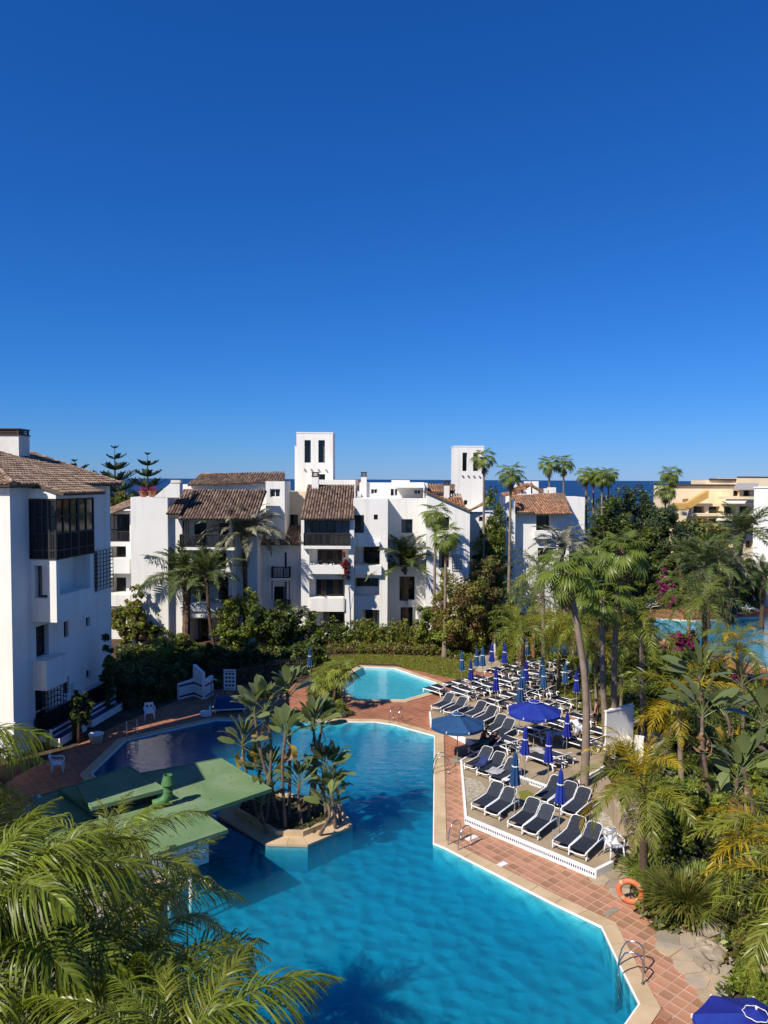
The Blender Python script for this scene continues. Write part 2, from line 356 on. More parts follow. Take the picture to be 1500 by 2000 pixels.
# terracotta deck round the pools
deck_poly = [g2(60,1500), g2(236,1412), g2(330,1375), g2(440,1325), g2(600,1335), g2(650,1322), g2(668,1330), g2(690,1306), g2(709,1299), g2(773,1301), g2(905,1330), g2(930,1310), g2(925,1262), g2(960,1262), g2(982,1312), g2(1010,1330),
             g2(1010,1480), g2(1163,1712), g2(1168,1722), g2(1221,1747), g2(1241,1787), g2(1300,1832), g2(1312,1870), g2(1353,1912), g2(1390,1950), (9.2,17.0), (6.0,11.0), (-12,11.0), (-15.4,20), (-16.6,33)]
deck_poly = ccw(deck_poly)
dk = MB(); dk.sheet(deck_poly, [offset(main_pool,0.2), offset(kids_pool,0.2)], -0.012)
def brickmat():
    m = mat('terracotta_paving', (0.34,0.145,0.080), 0.75, (0.24,0.10,0.06), 0.5, 0.7, 0.2, 20, 0.25)
    T = m.node_tree; N = T.nodes; L = T.links; b = N['Principled BSDF']
    src = b.inputs['Base Color'].links[0].from_socket
    tc = N.new('ShaderNodeTexCoord'); mp = N.new('ShaderNodeMapping'); mp.inputs['Rotation'].default_value[2] = math.atan2(0.78, 0.63)
    L.new(tc.outputs['Object'], mp.inputs[0])
    br = N.new('ShaderNodeTexBrick'); br.offset = 0.0; br.inputs['Scale'].default_value = 1.0; br.inputs['Brick Width'].default_value = 0.36; br.inputs['Row Height'].default_value = 0.36
    br.inputs['Mortar Size'].default_value = 0.012; br.inputs['Color1'].default_value = (0.8,0.8,0.8,1); br.inputs['Color2'].default_value = (1.15,1.1,1.05,1); br.inputs['Mortar'].default_value = (1.5,1.7,1.8,1)
    L.new(mp.outputs[0], br.inputs['Vector'])
    mx = N.new('ShaderNodeMix'); mx.data_type = 'RGBA'; mx.blend_type = 'MULTIPLY'; mx.inputs[0].default_value = 1
    L.new(src, mx.inputs[6]); L.new(br.outputs['Color'], mx.inputs[7]); L.new(mx.outputs[2], b.inputs['Base Color'])
    return m
M['paving'] = brickmat()
deck = dk.build('pool_deck', M['paving']); tag(deck, kind='structure')
far_deck = [g2(1245,1192), g2(1290,1172), g2(1345,1168), g2(1420,1180), (60,82), (60,50), (30,40), g2(1500,1330), g2(1450,1312), g2(1400,1295), g2(1330,1275), g2(1240,1245)]
fd = MB(); fd.sheet(ccw(far_deck), [offset(far_pool,0.2)], -0.014)
tag(fd.build('far_pool_deck', M['paving']), kind='structure')

# lawn
lawn_poly = ccw([g2(600,1312), g2(618,1290), g2(665,1279), g2(740,1277), g2(860,1283), g2(960,1300), g2(1010,1292), g2(1120,1290), g2(1215,1330), g2(1215,1420), g2(1120,1420), g2(1000,1345), g2(985,1312), g2(930,1322), g2(906,1334), g2(868,1328), g2(774,1297), g2(704,1295), g2(655,1322), g2(610,1330)])
lw = MB(); lw.sheet(lawn_poly, [], -0.022)
tag(lw.build('lawn', M['lawn']), kind='structure')

# pools: basin, water, coping
def poolmat(name, c1, c2):
    m = mat(name, c1, 0.6, c2, 0.25, 0.7, 0, 1, 0.3)
    return m
def caustic_bump(m, scale, strength):  # made-up floor relief; its shading imitates the web of caustic light
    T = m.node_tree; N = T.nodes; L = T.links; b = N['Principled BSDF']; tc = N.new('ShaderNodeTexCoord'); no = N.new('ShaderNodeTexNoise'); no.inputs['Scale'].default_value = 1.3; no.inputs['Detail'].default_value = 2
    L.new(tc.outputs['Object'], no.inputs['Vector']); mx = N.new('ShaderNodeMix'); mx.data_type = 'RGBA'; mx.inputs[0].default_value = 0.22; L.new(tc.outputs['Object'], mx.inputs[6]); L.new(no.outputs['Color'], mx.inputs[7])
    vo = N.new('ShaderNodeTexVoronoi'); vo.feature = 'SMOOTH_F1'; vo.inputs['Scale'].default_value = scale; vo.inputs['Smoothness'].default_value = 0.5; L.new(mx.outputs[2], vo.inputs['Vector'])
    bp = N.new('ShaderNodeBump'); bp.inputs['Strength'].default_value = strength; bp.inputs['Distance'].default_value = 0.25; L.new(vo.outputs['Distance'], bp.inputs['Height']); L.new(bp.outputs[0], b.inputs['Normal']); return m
M['basin'] = caustic_bump(poolmat('turquoise_pool_mosaic', (0.09,0.52,0.60), (0.07,0.44,0.53)), 2.3, 1.0)
M['basin_pale'] = poolmat('pale_pool_mosaic', (0.36,0.66,0.70), (0.30,0.60,0.66))
def watermat(name, absorb, dens, bs1, bs2, dist, rough=0.02, scat=0.27):
    """clear rippled water: mirror by Fresnel on top, light absorbed on its way through the volume"""
    m = bpy.data.materials.new(name); m.use_nodes = True; T = m.node_tree; N = T.nodes; L = T.links; N.clear()
    o = N.new('ShaderNodeOutputMaterial'); gl = N.new('ShaderNodeBsdfGlossy'); tp = N.new('ShaderNodeBsdfTransparent')
    gl.inputs['Roughness'].default_value = rough; gl.inputs[0].default_value = (0.95,0.95,0.95,1)
    fr = N.new('ShaderNodeFresnel'); fr.inputs[0].default_value = 1.33
    tc = N.new('ShaderNodeTexCoord'); n1 = N.new('ShaderNodeTexNoise'); n2 = N.new('ShaderNodeTexNoise'); ad = N.new('ShaderNodeMath'); ad.operation = 'MULTIPLY_ADD'
    n1.inputs['Scale'].default_value = bs1; n2.inputs['Scale'].default_value = bs2; n1.inputs['Detail'].default_value = 2; n2.inputs['Detail'].default_value = 3; n1.inputs['Distortion'].default_value = 0.6
    mp = N.new('ShaderNodeMapping'); mp.inputs['Scale'].default_value = (0.7,1.3,1); L.new(tc.outputs['Object'], mp.inputs[0])
    L.new(mp.outputs[0], n1.inputs['Vector']); L.new(mp.outputs[0], n2.inputs['Vector'])
    L.new(n2.outputs[0], ad.inputs[0]); ad.inputs[1].default_value = 0.35; L.new(n1.outputs[0], ad.inputs[2])
    bp = N.new('ShaderNodeBump'); bp.inputs['Strength'].default_value = 1.0; bp.inputs['Distance'].default_value = dist
    L.new(ad.outputs[0], bp.inputs['Height'])
    for k in (gl, fr): L.new(bp.outputs[0], k.inputs['Normal'])
    mx = N.new('ShaderNodeMixShader'); L.new(fr.outputs[0], mx.inputs[0]); L.new(tp.outputs[0], mx.inputs[1]); L.new(gl.outputs[0], mx.inputs[2])
    L.new(mx.outputs[0], o.inputs['Surface'])
    va = N.new('ShaderNodeVolumeAbsorption'); va.inputs[0].default_value = (*absorb, 1); va.inputs[1].default_value = dens; vs = N.new('ShaderNodeVolumeScatter'); vs.inputs['Color'].default_value = (0.25,0.85,0.95,1); vs.inputs['Density'].default_value = scat; vs.inputs['Anisotropy'].default_value = 0.3
    av = N.new('ShaderNodeAddShader'); L.new(va.outputs[0], av.inputs[0]); L.new(vs.outputs[0], av.inputs[1]); L.new(av.outputs[0], o.inputs['Volume'])
    return m
M['water'] = watermat('pool_water', (0.05,0.78,0.89), 1.40, 2.2, 7.5, 0.013)
M['water_pale'] = watermat('shallow_pool_water', (0.12,0.78,0.88), 1.0, 1.2, 5.0, 0.02)
M['water_far'] = watermat('far_pool_water', (0.05,0.72,0.93), 0.32, 2.0, 6.0, 0.05)
def pool(poly, depth, wm, bm, wz=-0.045):
    b = MB(); n = len(poly)
    for i in range(n):
        a, c = poly[i], poly[(i+1)%n]
        b.quad((c[0],c[1],-depth),(a[0],a[1],-depth),(a[0],a[1],0.0),(c[0],c[1],0.0))
    for t in [0]: b.sheet(poly, [], -depth)
    tag(b.build('pool_basin', bm), kind='structure')
    wt = MB(); pin = offset(poly, -.004); wt.sheet(pin, [], wz); 
    tag(wt.build('pool_water', wm), kind='structure')
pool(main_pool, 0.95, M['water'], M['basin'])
pool(kids_pool, 0.5, M['water_pale'], M['basin_pale'], -0.07)
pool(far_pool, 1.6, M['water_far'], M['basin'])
def coping(poly, w, z0, z1, name, nose=True, length=0.95):
    root = empty(name, (poly[0][0], poly[0][1], 0)); tag(root, kind='structure')
    inn = poly; outp = offset(poly, w); n = len(poly)
    lip = offset(poly, -0.012); lip2 = offset(poly, 0.032); ns = MB()
    for i in range(n):
        j = (i+1)%n; a, b_, c, d = [Vector(q) for q in (lip2[i], lip2[j], outp[j], outp[i])]
        L_ = (b_-a).length; k = max(1, round(L_/length))
        for q in range(k):
            t0, t1 = q/k + 0.006/max(L_,.1), (q+1)/k - 0.006/max(L_,.1)
            pa, pb = a.lerp(b_, t0), a.lerp(b_, t1); pc, pd = d.lerp(c, t1), d.lerp(c, t0)
            zz = z1 + rnd.uniform(-.003,.003)
            m = MB(); m.hexa([(pa.x,pa.y,z0),(pb.x,pb.y,z0),(pc.x,pc.y,z0),(pd.x,pd.y,z0),(pa.x,pa.y,zz),(pb.x,pb.y,zz),(pc.x,pc.y,zz-.004),(pd.x,pd.y,zz-.004)])
            m.build('coping_stone', M['coping'], root)
        e, f, g, h = lip[i], lip[j], lip2[j], lip2[i]
        ns.hexa([(*e,-.03),(*f,-.03),(*g,-.03),(*h,-.03),(*e,z1-.006),(*f,z1-.006),(*g,z1-.006),(*h,z1-.006)])
    ns.build('nosing', M['white'], root)
coping(main_pool, 0.50, -0.10, 0.035, 'pool_edge')
coping(kids_pool, 0.45, -0.08, 0.035, 'pool_edge')
coping(far_pool, 0.6, -0.08, 0.035, 'pool_edge', length=1.6)

# square terracotta tiles of the near deck, laid on the terrace grid
E1 = Vector((0.63,-0.78)).normalized(); E2 = Vector((-E1.y, E1.x)); ORG = Vector((3.8,30.07))
def AB(a, b, z=0.0): q = ORG + E1*a + E2*b; return Vector((q.x, q.y, z))
def ab(p): d = Vector((p[0],p[1]))-ORG; return d.dot(E1), d.dot(E2)
terr_front = [g2(900,1487,.25), g2(909,1597,.25), g2(1163,1703,.25), g2(1197,1686,.25)]
cop_out = offset(main_pool, 0.46)
TS = 0.36; cells = []
tile_zone = [g2(872,1500), g2(872,1640), g2(1200,1800), g2(1268,1925), g2(1300,1975), (8.2,15.5), (9.5,17.5), g2(1383,1937), g2(1353,1910), g2(1307,1850), g2(1240,1787), g2(1221,1747), g2(1165,1716), g2(908,1606), g2(896,1487)]
for i in range(-60, 90):
    for j in range(-60, 60):
        cpt = AB((i+.5)*TS, (j+.5)*TS)
        cs = [AB((i+a)*TS, (j+b)*TS) for a, b in ((0,0),(1,0),(1,1),(0,1))]
        if any(inside(c, cop_out) for c in cs) and all(inside(c, cop_out) for c in cs): continue
        if inside(cpt, main_pool) or any(inside(c, main_pool) for c in cs): continue
        if any(inside(c, tile_zone) for c in cs): cells.append((cpt.y, cpt, rnd.random()))
cells.sort(key=lambda t: t[0])
tm = MB(); h = TS/2-0.016; e = 0.012
tm.v = [(-h,-h,0),(h,-h,0),(h,h,0),(-h,h,0),(-h+e,-h+e,.012),(h-e,-h+e,.012),(h-e,h-e,.012),(-h+e,h-e,.012)]
tm.f = [(0,1,5,4),(1,2,6,5),(2,3,7,6),(3,0,4,7),(4,5,6,7)]; tm.m = [0]*5
tme = tm.mesh('tile', M['terracotta']); rot = math.atan2(E1.y, E1.x)
rest = MB()
mort = MB(); mort.sheet(ccw(tile_zone), [], -0.006); mort.build('mortar_bed', M['mortar'], deck)
for q, (d, cpt, r_) in enumerate(cells):
    dz = rnd.uniform(-.003,.002)-0.004
    if q < 300: child('tile', tme, deck, (cpt.x, cpt.y, dz), (rnd.uniform(-.006,.006), rnd.uniform(-.006,.006), rot+rnd.uniform(-.01,.01)))
    else:
        n0 = len(rest.v); c_, s_ = math.cos(rot), math.sin(rot)
        rest.v += [(cpt.x+x*c_-y*s_, cpt.y+x*s_+y*c_, z+dz) for x, y, z in tm.v]; rest.f += [tuple(n0+k for k in f) for f in tm.f]; rest.m += [0]*5
if rest.v: tag(rest.build('tile_field', M['terracotta'], deck), kind='stuff')
# two pale drain covers set in the tiles
for (px, py, ll) in ((978,1690,.55), (1194,1781,.6), (921,1637,.5)):
    c = G(px, py); m = MB(); n_ = Vector((E1.x, E1.y, 0)); t_ = Vector((E2.x, E2.y, 0))
    a = c - n_*.11 - t_*ll/2; b = c + n_*.11 - t_*ll/2
    m.hexa([a, b, b+t_*ll, a+t_*ll] + [q+Vector((0,0,.022)) for q in (a, b, b+t_*ll, a+t_*ll)])
    o = m.build('drain_cover', M['whitecloth'] if px < 1000 else M['grey'], at=c)
    tag(o, {978:'pale rectangular drain cover in the tiles below the terrace wall', 1194:'grey drain cover set in the tiles left of the orange lifebuoy', 921:'pale drain strip in the tiles beside the middle pool ladder'}[px], 'drain cover')

# raised sunbathing terrace with white kerb
TZ = 0.25
terr = ccw([g2(840,1390,TZ), g2(841,1409,TZ), g2(926,1452,TZ), g2(946,1459,TZ), g2(900,1487,TZ), g2(909,1597,TZ), g2(1163,1703,TZ), g2(1197,1686,TZ), g2(1225,1625,TZ), g2(1215,1560,TZ), g2(1175,1500,TZ), g2(1190,1440,TZ), g2(1120,1385,TZ), g2(1075,1345,TZ), g2(1090,1300,TZ), g2(1040,1297,TZ), g2(860,1362,TZ)])
tr = MB(); tr.prism(terr, -0.05, TZ, False)
terrace = tr.build('sun_terrace', M['concrete']); tag(terrace, kind='structure')
def kerb(pts, w, z0, z1, label, m=M['white'], dots=True):
    """white rendered kerb along a line of points with a row of dark glazed tiles on its face"""
    root = empty('terrace_kerb', (pts[0][0], pts[0][1], 0)); tag(root, label, 'kerb')
    for a, b in zip(pts[:-1], pts[1:]):
        a = Vector(a); b = Vector(b); d = (b-a).normalized(); n = Vector((-d.y, d.x))
        k = MB(); p = [a-n*w*.3, b-n*w*.3, b+n*w*.7, a+n*w*.7]
        k.hexa([(q.x,q.y,z0) for q in p]+[(q.x,q.y,z1) for q in p]); k.build('kerb_wall', m, root)
        if dots:
            L_ = (b-a).length; t = MB(); nn = int(L_/0.085)
            for i in range(nn):
                c = a.lerp(b, (i+.5)/nn) - n*(w*.3)
                for dz in (0.0,):
                    zc = z0+(z1-z0)*.62; s_ = 0.022
                    q = [c-d*s_, c+d*s_, c+d*s_-n*.006, c-d*s_-n*.006]
                    t.hexa([(x.x,x.y,zc-.055) for x in q]+[(x.x,x.y,zc+.035) for x in q])
            tag(t.build('glazed_tiles', M['navy'], root), kind='stuff')
W2 = lambda px, py: g2(px, py, TZ)
kerb([W2(909,1597), W2(1163,1703)], .12, 0.0, TZ+.05, 'long white kerb with dark tile pattern below the front loungers')
kerb([W2(900,1487), W2(909,1597)], .10, 0.0, TZ+.045, 'short white kerb running from the open faded parasol to the front kerb', dots=False)
kerb([W2(1163,1703), W2(1197,1686)], .12, 0.0, TZ+.07, 'stub of white kerb closing the terrace beside the plastic chair', dots=False)
kerb([W2(839,1391), W2(841,1409), W2(926,1452)], .10, 0.0, TZ+.04, 'white kerb under the upright loungers nearest the small pool', dots=False)
kerb([W2(900,1487), W2(945,1461)], .08, TZ-.02, TZ+.05, 'white kerb behind the red towel under the faded parasol', dots=False)
kerb([W2(1008,1522), W2(1085,1549)], .12, TZ-.02, TZ+.2, 'low white tiled step in the middle of the terrace')
kerb([W2(966,1481), W2(1017,1446)], .08, TZ-.02, TZ+.06, 'white kerb between the two lounger groups', dots=False)
kerb([W2(1180,1500), W2(1130,1530)], .10, TZ-.02, TZ+.12, 'pale kerb right of the leaning palm trunk', dots=False)
for poly, m_, nm in (([W2(905,1515),W2(912,1568),W2(952,1545),W2(940,1527)], M['pebble'], 'pebble_bed'), ([W2(1012,1546),W2(1018,1566),W2(1046,1568),W2(1052,1556),W2(1030,1543)], M['lawn'], 'grass_patch'), ([W2(1148,1590),W2(1143,1625),W2(1180,1645),W2(1205,1610),W2(1180,1585)], M['pebble'], 'gravel_bed')):
    k = MB(); k.sheet(ccw(poly), [], TZ+.006); tag(k.build(nm, m_), kind='structure')
# flagstone paths at the right of the deck
def flagpath(poly, z, size, seed, rootname='stone_path'):
    rr = random.Random(seed); b = MB(); b.sheet(ccw(poly), [], z); root = b.build(rootname, M['mortar']); tag(root, kind='structure')
    xs = [p[0] for p in poly]; ys = [p[1] for p in poly]; pts = []
    for _ in range(3000):
        p = Vector((rr.uniform(min(xs),max(xs)), rr.uniform(min(ys),max(ys))))
        if inside(p, poly) and all((p-q).length > size for q in pts): pts.append(p)
    for p in pts:
        near = sorted((q for q in pts if q is not p), key=lambda q: (q-p).length)[:12]
        cell = [p+Vector((math.cos(a), math.sin(a)))*size*1.0 for a in [k*math.pi/6 for k in range(12)]]
        for q in near:
            mid = (p+q)/2; nrm = (q-p).normalized(); res = []
            mid = mid - nrm*0.018
            for i in range(len(cell)):
                a, c = cell[i], cell[(i+1)%len(cell)]; da, dc = (a-mid).dot(nrm), (c-mid).dot(nrm)
                if da <= 0: res.append(a)
                if da*dc < 0: res.append(a.lerp(c, da/(da-dc)))
            cell = res
            if len(cell) < 3: break
        if len(cell) >= 3:
            m = MB(); m.prism(cell, z, z+.022+rr.uniform(0,.008), False); m.build('paving_stone', M['flag'], root)
flagpath([g2(1300,1830),g2(1312,1868),g2(1353,1912),g2(1395,1955),g2(1420,1900),g2(1395,1840),g2(1372,1808)], 0.005, .42, 3)
flagpath([g2(1168,1722),g2(1221,1747),g2(1232,1700),g2(1245,1640),g2(1225,1600),g2(1200,1690)], 0.006, .4, 4)
flagpath([g2(1255,1430),g2(1240,1448),g2(1290,1475),g2(1320,1440),g2(1280,1420)], 0.02, .5, 5)
flagpath([g2(925,1262),g2(934,1310),g2(980,1310),g2(962,1262)], 0.004, .6, 6)
# ------------------------------------------------------------------ buildings
wr = random.Random(12)
M['curtain'] = mat('net_curtain', (0.16,0.155,0.145), 0.9, None)
class Bld:
    def __init__(s, name, label, cat, loc):
        s.root = tag(empty(name, loc), label, cat); s.w = MB(); s.mat = M['stucco']
    def wall(s, fr, u0, u1, z0, z1, ops=()):
        us = sorted({u0, u1} | {q for o in ops for q in o[:2]}); zs = sorted({z0, z1} | {q for o in ops for q in o[2:4]})
        for a, b in zip(us[:-1], us[1:]):
            for c, d in zip(zs[:-1], zs[1:]):
                if b-a < 1e-5 or d-c < 1e-5: continue
                m = ((a+b)/2, (c+d)/2)
                if any(o[0] < m[0] < o[1] and o[2] < m[1] < o[3] for o in ops): continue
                s.w.quad(fr.p(a,0,c), fr.p(b,0,c), fr.p(b,0,d), fr.p(a,0,d))
        for o in ops:
            a, b, c, d, dep = o[:5]
            s.w.quad(fr.p(a,0,c), fr.p(a,0,d), fr.p(a,-dep,d), fr.p(a,-dep,c)); s.w.quad(fr.p(b,0,d), fr.p(b,0,c), fr.p(b,-dep,c), fr.p(b,-dep,d))
            s.w.quad(fr.p(a,0,c), fr.p(a,-dep,c), fr.p(b,-dep,c), fr.p(b,0,c)); s.w.quad(fr.p(a,0,d), fr.p(b,0,d), fr.p(b,-dep,d), fr.p(a,-dep,d))
            s.w.quad(fr.p(a,-dep,c), fr.p(a,-dep,d), fr.p(b,-dep,d), fr.p(b,-dep,c))
    def mass(s, fr, u0, u1, z0, z1, T, ops=()):
        s.wall(fr, u0, u1, z0, z1, ops); w = s.w
        w.quad(fr.p(u0,0,z0), fr.p(u0,0,z1), fr.p(u0,-T,z1), fr.p(u0,-T,z0)); w.quad(fr.p(u1,0,z1), fr.p(u1,0,z0), fr.p(u1,-T,z0), fr.p(u1,-T,z1))
        w.quad(fr.p(u0,-T,z0), fr.p(u0,-T,z1), fr.p(u1,-T,z1), fr.p(u1,-T,z0)); w.quad(fr.p(u0,0,z1), fr.p(u1,0,z1), fr.p(u1,-T,z1), fr.p(u0,-T,z1))
    def part(s, name, m, mt, parent=None, label=None):
        o = m.build(name, mt, parent or s.root, root=s.root)
        if label: o['label'] = label
        return o
    def window(s, fr, o, kind='dark', nm=1, nh=0, inset=0.04, fm=None):
        a, b, c, d, dep = o[:5]; n = -dep+inset; fm = fm or M['wood']; t = 0.055
        f = MB()
        f.fbox(fr, a+.004, a+t, n, n+.05, c+.004, d-.004); f.fbox(fr, b-t, b-.004, n, n+.05, c+.004, d-.004)
        f.fbox(fr, a+t, b-t, n, n+.05, c+.004, c+t); f.fbox(fr, a+t, b-t, n, n+.05, d-t, d-.004)
        for k in range(nm):
            x = a+(b-a)*(k+1)/(nm+1); f.fbox(fr, x-.03, x+.03, n+.002, n+.047, c+t, d-t)
        for k in range(nh):
            z = c+(d-c)*(k+1)/(nh+1); f.fbox(fr, a+t, b-t, n+.004, n+.04, z-.02, z+.02)
        fo = s.part('window', f, fm)
        g = MB(); g.quad(fr.p(a+.02,n+.01,c+.02), fr.p(b-.02,n+.01,c+.02), fr.p(b-.02,n+.01,d-.02), fr.p(a+.02,n+.01,d-.02)); s.part('pane', g, M['glass'], fo)
        if kind == 'dark' and b-a > .6 and wr.random() < .55:
            cu = MB(); s0 = a+.06; s1 = a+(b-a)*wr.uniform(.25,.5); zz = d-.06; nq = 8
            if wr.random() < .5: s0, s1 = b-(s1-a), b-.06
            for q in range(nq):
                x0, x1 = s0+(s1-s0)*q/nq, s0+(s1-s0)*(q+1)/nq; o0, o1 = (.014,.026) if q % 2 else (.026,.014)
                cu.quad(fr.p(x0,n+o0,c+.06), fr.p(x1,n+o1,c+.06), fr.p(x1,n+o1,zz), fr.p(x0,n+o0,zz))
            s.part('curtain', cu, M['curtain'], fo)
        if kind == 'shutter':
            for (x0, x1) in ((a+(b-a)*.18, a+(b-a)*.36), (a+(b-a)*.62, a+(b-a)*.80)):
                h = MB()
                h.fbox(fr, x0, x0+.05, n+.055, n+.10, c+.06, d-.06); h.fbox(fr, x1-.05, x1, n+.055, n+.10, c+.06, d-.06)
                k = c+.08
                while k < d-.1: h.fbox(fr, x0+.05, x1-.05, n+.065, n+.09, k, k+.055); k += .1
                s.part('shutter', h, M['brownwood'], fo)
        return fo
    def rail(s, fr, u0, u1, z0, z1, n, sides=0.0, mt=None, gap=0.12, name='railing'):
        m = MB(); mt = mt or M['wood']
        def run(pa, pb):
            d = (pb-pa); L_ = d.length
            for z in (z0+.03, z1-.04): m.bar(pa+Vector((0,0,z)), pb+Vector((0,0,z)), .06, .07)
            k = max(2, int(L_/gap))
            for i in range(k+1):
                q = pa.lerp(pb, i/k); m.bar(q+Vector((0,0,z0)), q+Vector((0,0,z1)), .045 if i % 8 else .09, up=(0,1,0))
        run(fr.p(u0,n,0), fr.p(u1,n,0))
        if sides: run(fr.p(u0,n,0), fr.p(u0,n-sides,0)); run(fr.p(u1,n,0), fr.p(u1,n-sides,0))
        return s.part(name, m, mt)
    def box(s, name, fr, u0, u1, n0, n1, z0, z1, mt=None, label=None):
        m = MB(); m.fbox(fr, u0, u1, n0, n1, z0, z1); return s.part(name, m, mt or s.mat, label=label)
    def roof(s, pts, mt, row=0.24, course=0.38, thick=0.12, under=None):
        pts = [Vector(p) for p in pts]; a, b = pts[0], pts[1]
        e = (b-a).normalized(); nrm = (b-a).cross(pts[-1]-a).normalized()
        if nrm.z < 0: nrm = -nrm
        up = nrm.cross(e)
        if up.z < 0: up = -up
        sl = MB(); lo = [p-nrm*thick for p in pts]; n = len(pts)
        cc = nrm.dot((pts[1]-pts[0]).cross(pts[2]-pts[1])) > 0
        sl.poly(pts if cc else pts[::-1]); sl.poly(lo[::-1] if cc else lo)
        for i in range(n):
            j = (i+1) % n; q = [lo[i], lo[j], pts[j], pts[i]]; sl.poly(q if cc else q[::-1])
        ro = s.part('roof', sl, M['rooflath'])
        poly = [((p-a).dot(e), (p-a).dot(up)) for p in pts]
        us = [p[0] for p in poly]; vs = [p[1] for p in poly]
        V = []; F = []; rr = random.Random(len(poly)*7+int(abs(a.x)*10))
        x = min(us)+row/2
        while x < max(us):
            jx = rr.uniform(-.012,.012); y = min(vs)
            while y < max(vs)-.05:
                if inside((x, y+course*.5), poly):
                    r0 = row*.40*rr.uniform(.93,1.07); r1 = r0*.82; y1 = y+course*1.06; k = len(V); j2 = jx+rr.uniform(-.008,.008)
                    lift = rr.uniform(0,.012)
                    for (yy, r_, h_) in ((y-.03, r0, .035+lift), (y1, r1, .004)):
                        for q in range(5):
                            an = math.pi*q/4; p = a + e*(x+j2+math.cos(an)*r_) + up*yy + nrm*(math.sin(an)*r_*.85+h_); V.append(p)
                    for q in range(4): F.append((k+q, k+5+q, k+6+q, k+1+q))
                    F.append((k, k+1, k+3, k+4))
                y += course
            x += row
        if V:
            me = npmesh('roof_tiles', np.array([tuple(p-s.root.location) for p in V]), F, mt)
            t = child('roof_tiles', me, ro); tag(t, kind='stuff')
        return ro
    def ridge(s, p, q, mt, r=.12):
        m = MB(); p = Vector(p); q = Vector(q); n = max(1, int((q-p).length/.42)); d = (q-p)/n
        for i in range(n):
            m.tube([p+d*i+Vector((0,0,.05)), p+d*(i+1.06)+Vector((0,0,.035))], [r, r*.85], 7)
        tag(s.part('ridge_tiles', m, mt), kind='stuff')
    def done(s): s.wo = s.part('wall', s.w, s.mat); return s

def chimney(b, fr, u0, u1, n0, n1, z0, z1, cap=True, capm=None):
    m = MB(); m.fbox(fr, u0, u1, n0, n1, z0, z1-.35 if cap else z1); c = b.part('chimney', m, b.mat)
    if cap:
        k = MB(); k.fbox(fr, u0-.05, u1+.05, n0-.05, n1+.05, z1-.35, z1-.28)
        for q in range(3): k.fbox(fr, u0+.03, u1-.03, n0+.03, n1-.03, z1-.24+q*.09, z1-.19+q*.09)
        for uu in (u0+.06, u1-.06):
            for nn in (n0+.06, n1-.06): k.fbox(fr, uu-.05, uu+.05, nn-.05, nn+.05, z1-.28, z1-.01)
        k.fbox(fr, u0-.04, u1+.04, n0-.04, n1+.04, z1-.01, z1+.05)
        b.part('chimney_cap', k, capm or M['brownwood'], c)
    return c

# ---- left building, wall seen in shade along the pool
FL = Fr((-17.5, 36.9), (0.157, 0.988), (0.988, -0.157))
LB = Bld('apartment_building', 'shaded white four storey apartment block with tiled hip roof at the left edge', 'building', (-17.5, 38, 0))
uc = FL.uz(23, 1200)[0]; uf = FL.uz(217.5, 1200)[0]
EZ = 13.0
o_win = lambda x0,y0,x1,y1,dep,n=0.0: (*FL.rect(x0,y0,x1,y1,n), dep)
door1 = o_win(71,1217,95,1287,.35); w2 = o_win(125,1212,133.5,1246,.25); w3 = o_win(168,1204,175.5,1224,.25); w4 = o_win(169,1307,176,1325,.2); w5 = o_win(125,1320,134,1357,.2); doorg = o_win(70,1336,95,1428,.3); wcage = o_win(185.5,1078,191,1152,.3)
LB.mass(FL, uc, uf, -.3, EZ, 12, [door1, w2, w3, w4, w5, doorg, wcage])
for o, k in ((door1,'d'),(w2,'d'),(w3,'d'),(w4,'d'),(doorg,'d'),(wcage,'d')): LB.window(FL, o, nm=0 if o[1]-o[0] < .6 else 1, nh=2 if o[3]-o[2] > 1.5 else 0, fm=M['brownwood'] if o is door1 else None)
LB.window(FL, w5, nm=0)
un = FL.uz(59, 1100)[0]
FS = Fr(FL.p(un,0,0)[:2], FL.N[:2], (-FL.U)[:2])
pb = FS.uz(111, 1200)[0]                       # bay projection
ub = FL.uz(183, 1150, pb)[0]
FB = Fr(FL.p(0,pb,0)[:2], FL.U[:2], FL.N[:2])
zb = FS.uz(109, 1216)[1]; z3 = FS.uz(111, 1092)[1]; ztop = EZ-.55
o1 = (*FS.rect(68,1105,92,1168), .9); o2 = (*FB.rect(117,1083,176,1163), .95)
LB.wall(FS, 0, pb, zb, z3, [o1]); LB.wall(FB, un, ub, zb, z3, [o2])
fe = Fr(FL.p(ub,0,0)[:2], FL.N[:2], FL.U[:2]); LB.w.quad(fe.p(0,0,zb), fe.p(0,0,z3), fe.p(pb,0,z3), fe.p(pb,0,zb))
LB.w.quad(FL.p(un,0,zb), FL.p(un,pb,zb), FL.p(ub,pb,zb), FL.p(ub,0,zb)); LB.w.quad(FL.p(un,0,z3), FL.p(ub,0,z3), FL.p(ub,pb,z3), FL.p(un,pb,z3))
LB.window(FS, o1, nm=0, inset=.55); LB.window(FB, (o2[0], o2[0]+(o2[1]-o2[0])*.22, o2[2], o2[3], .95), nm=0, fm=M['brownwood'])
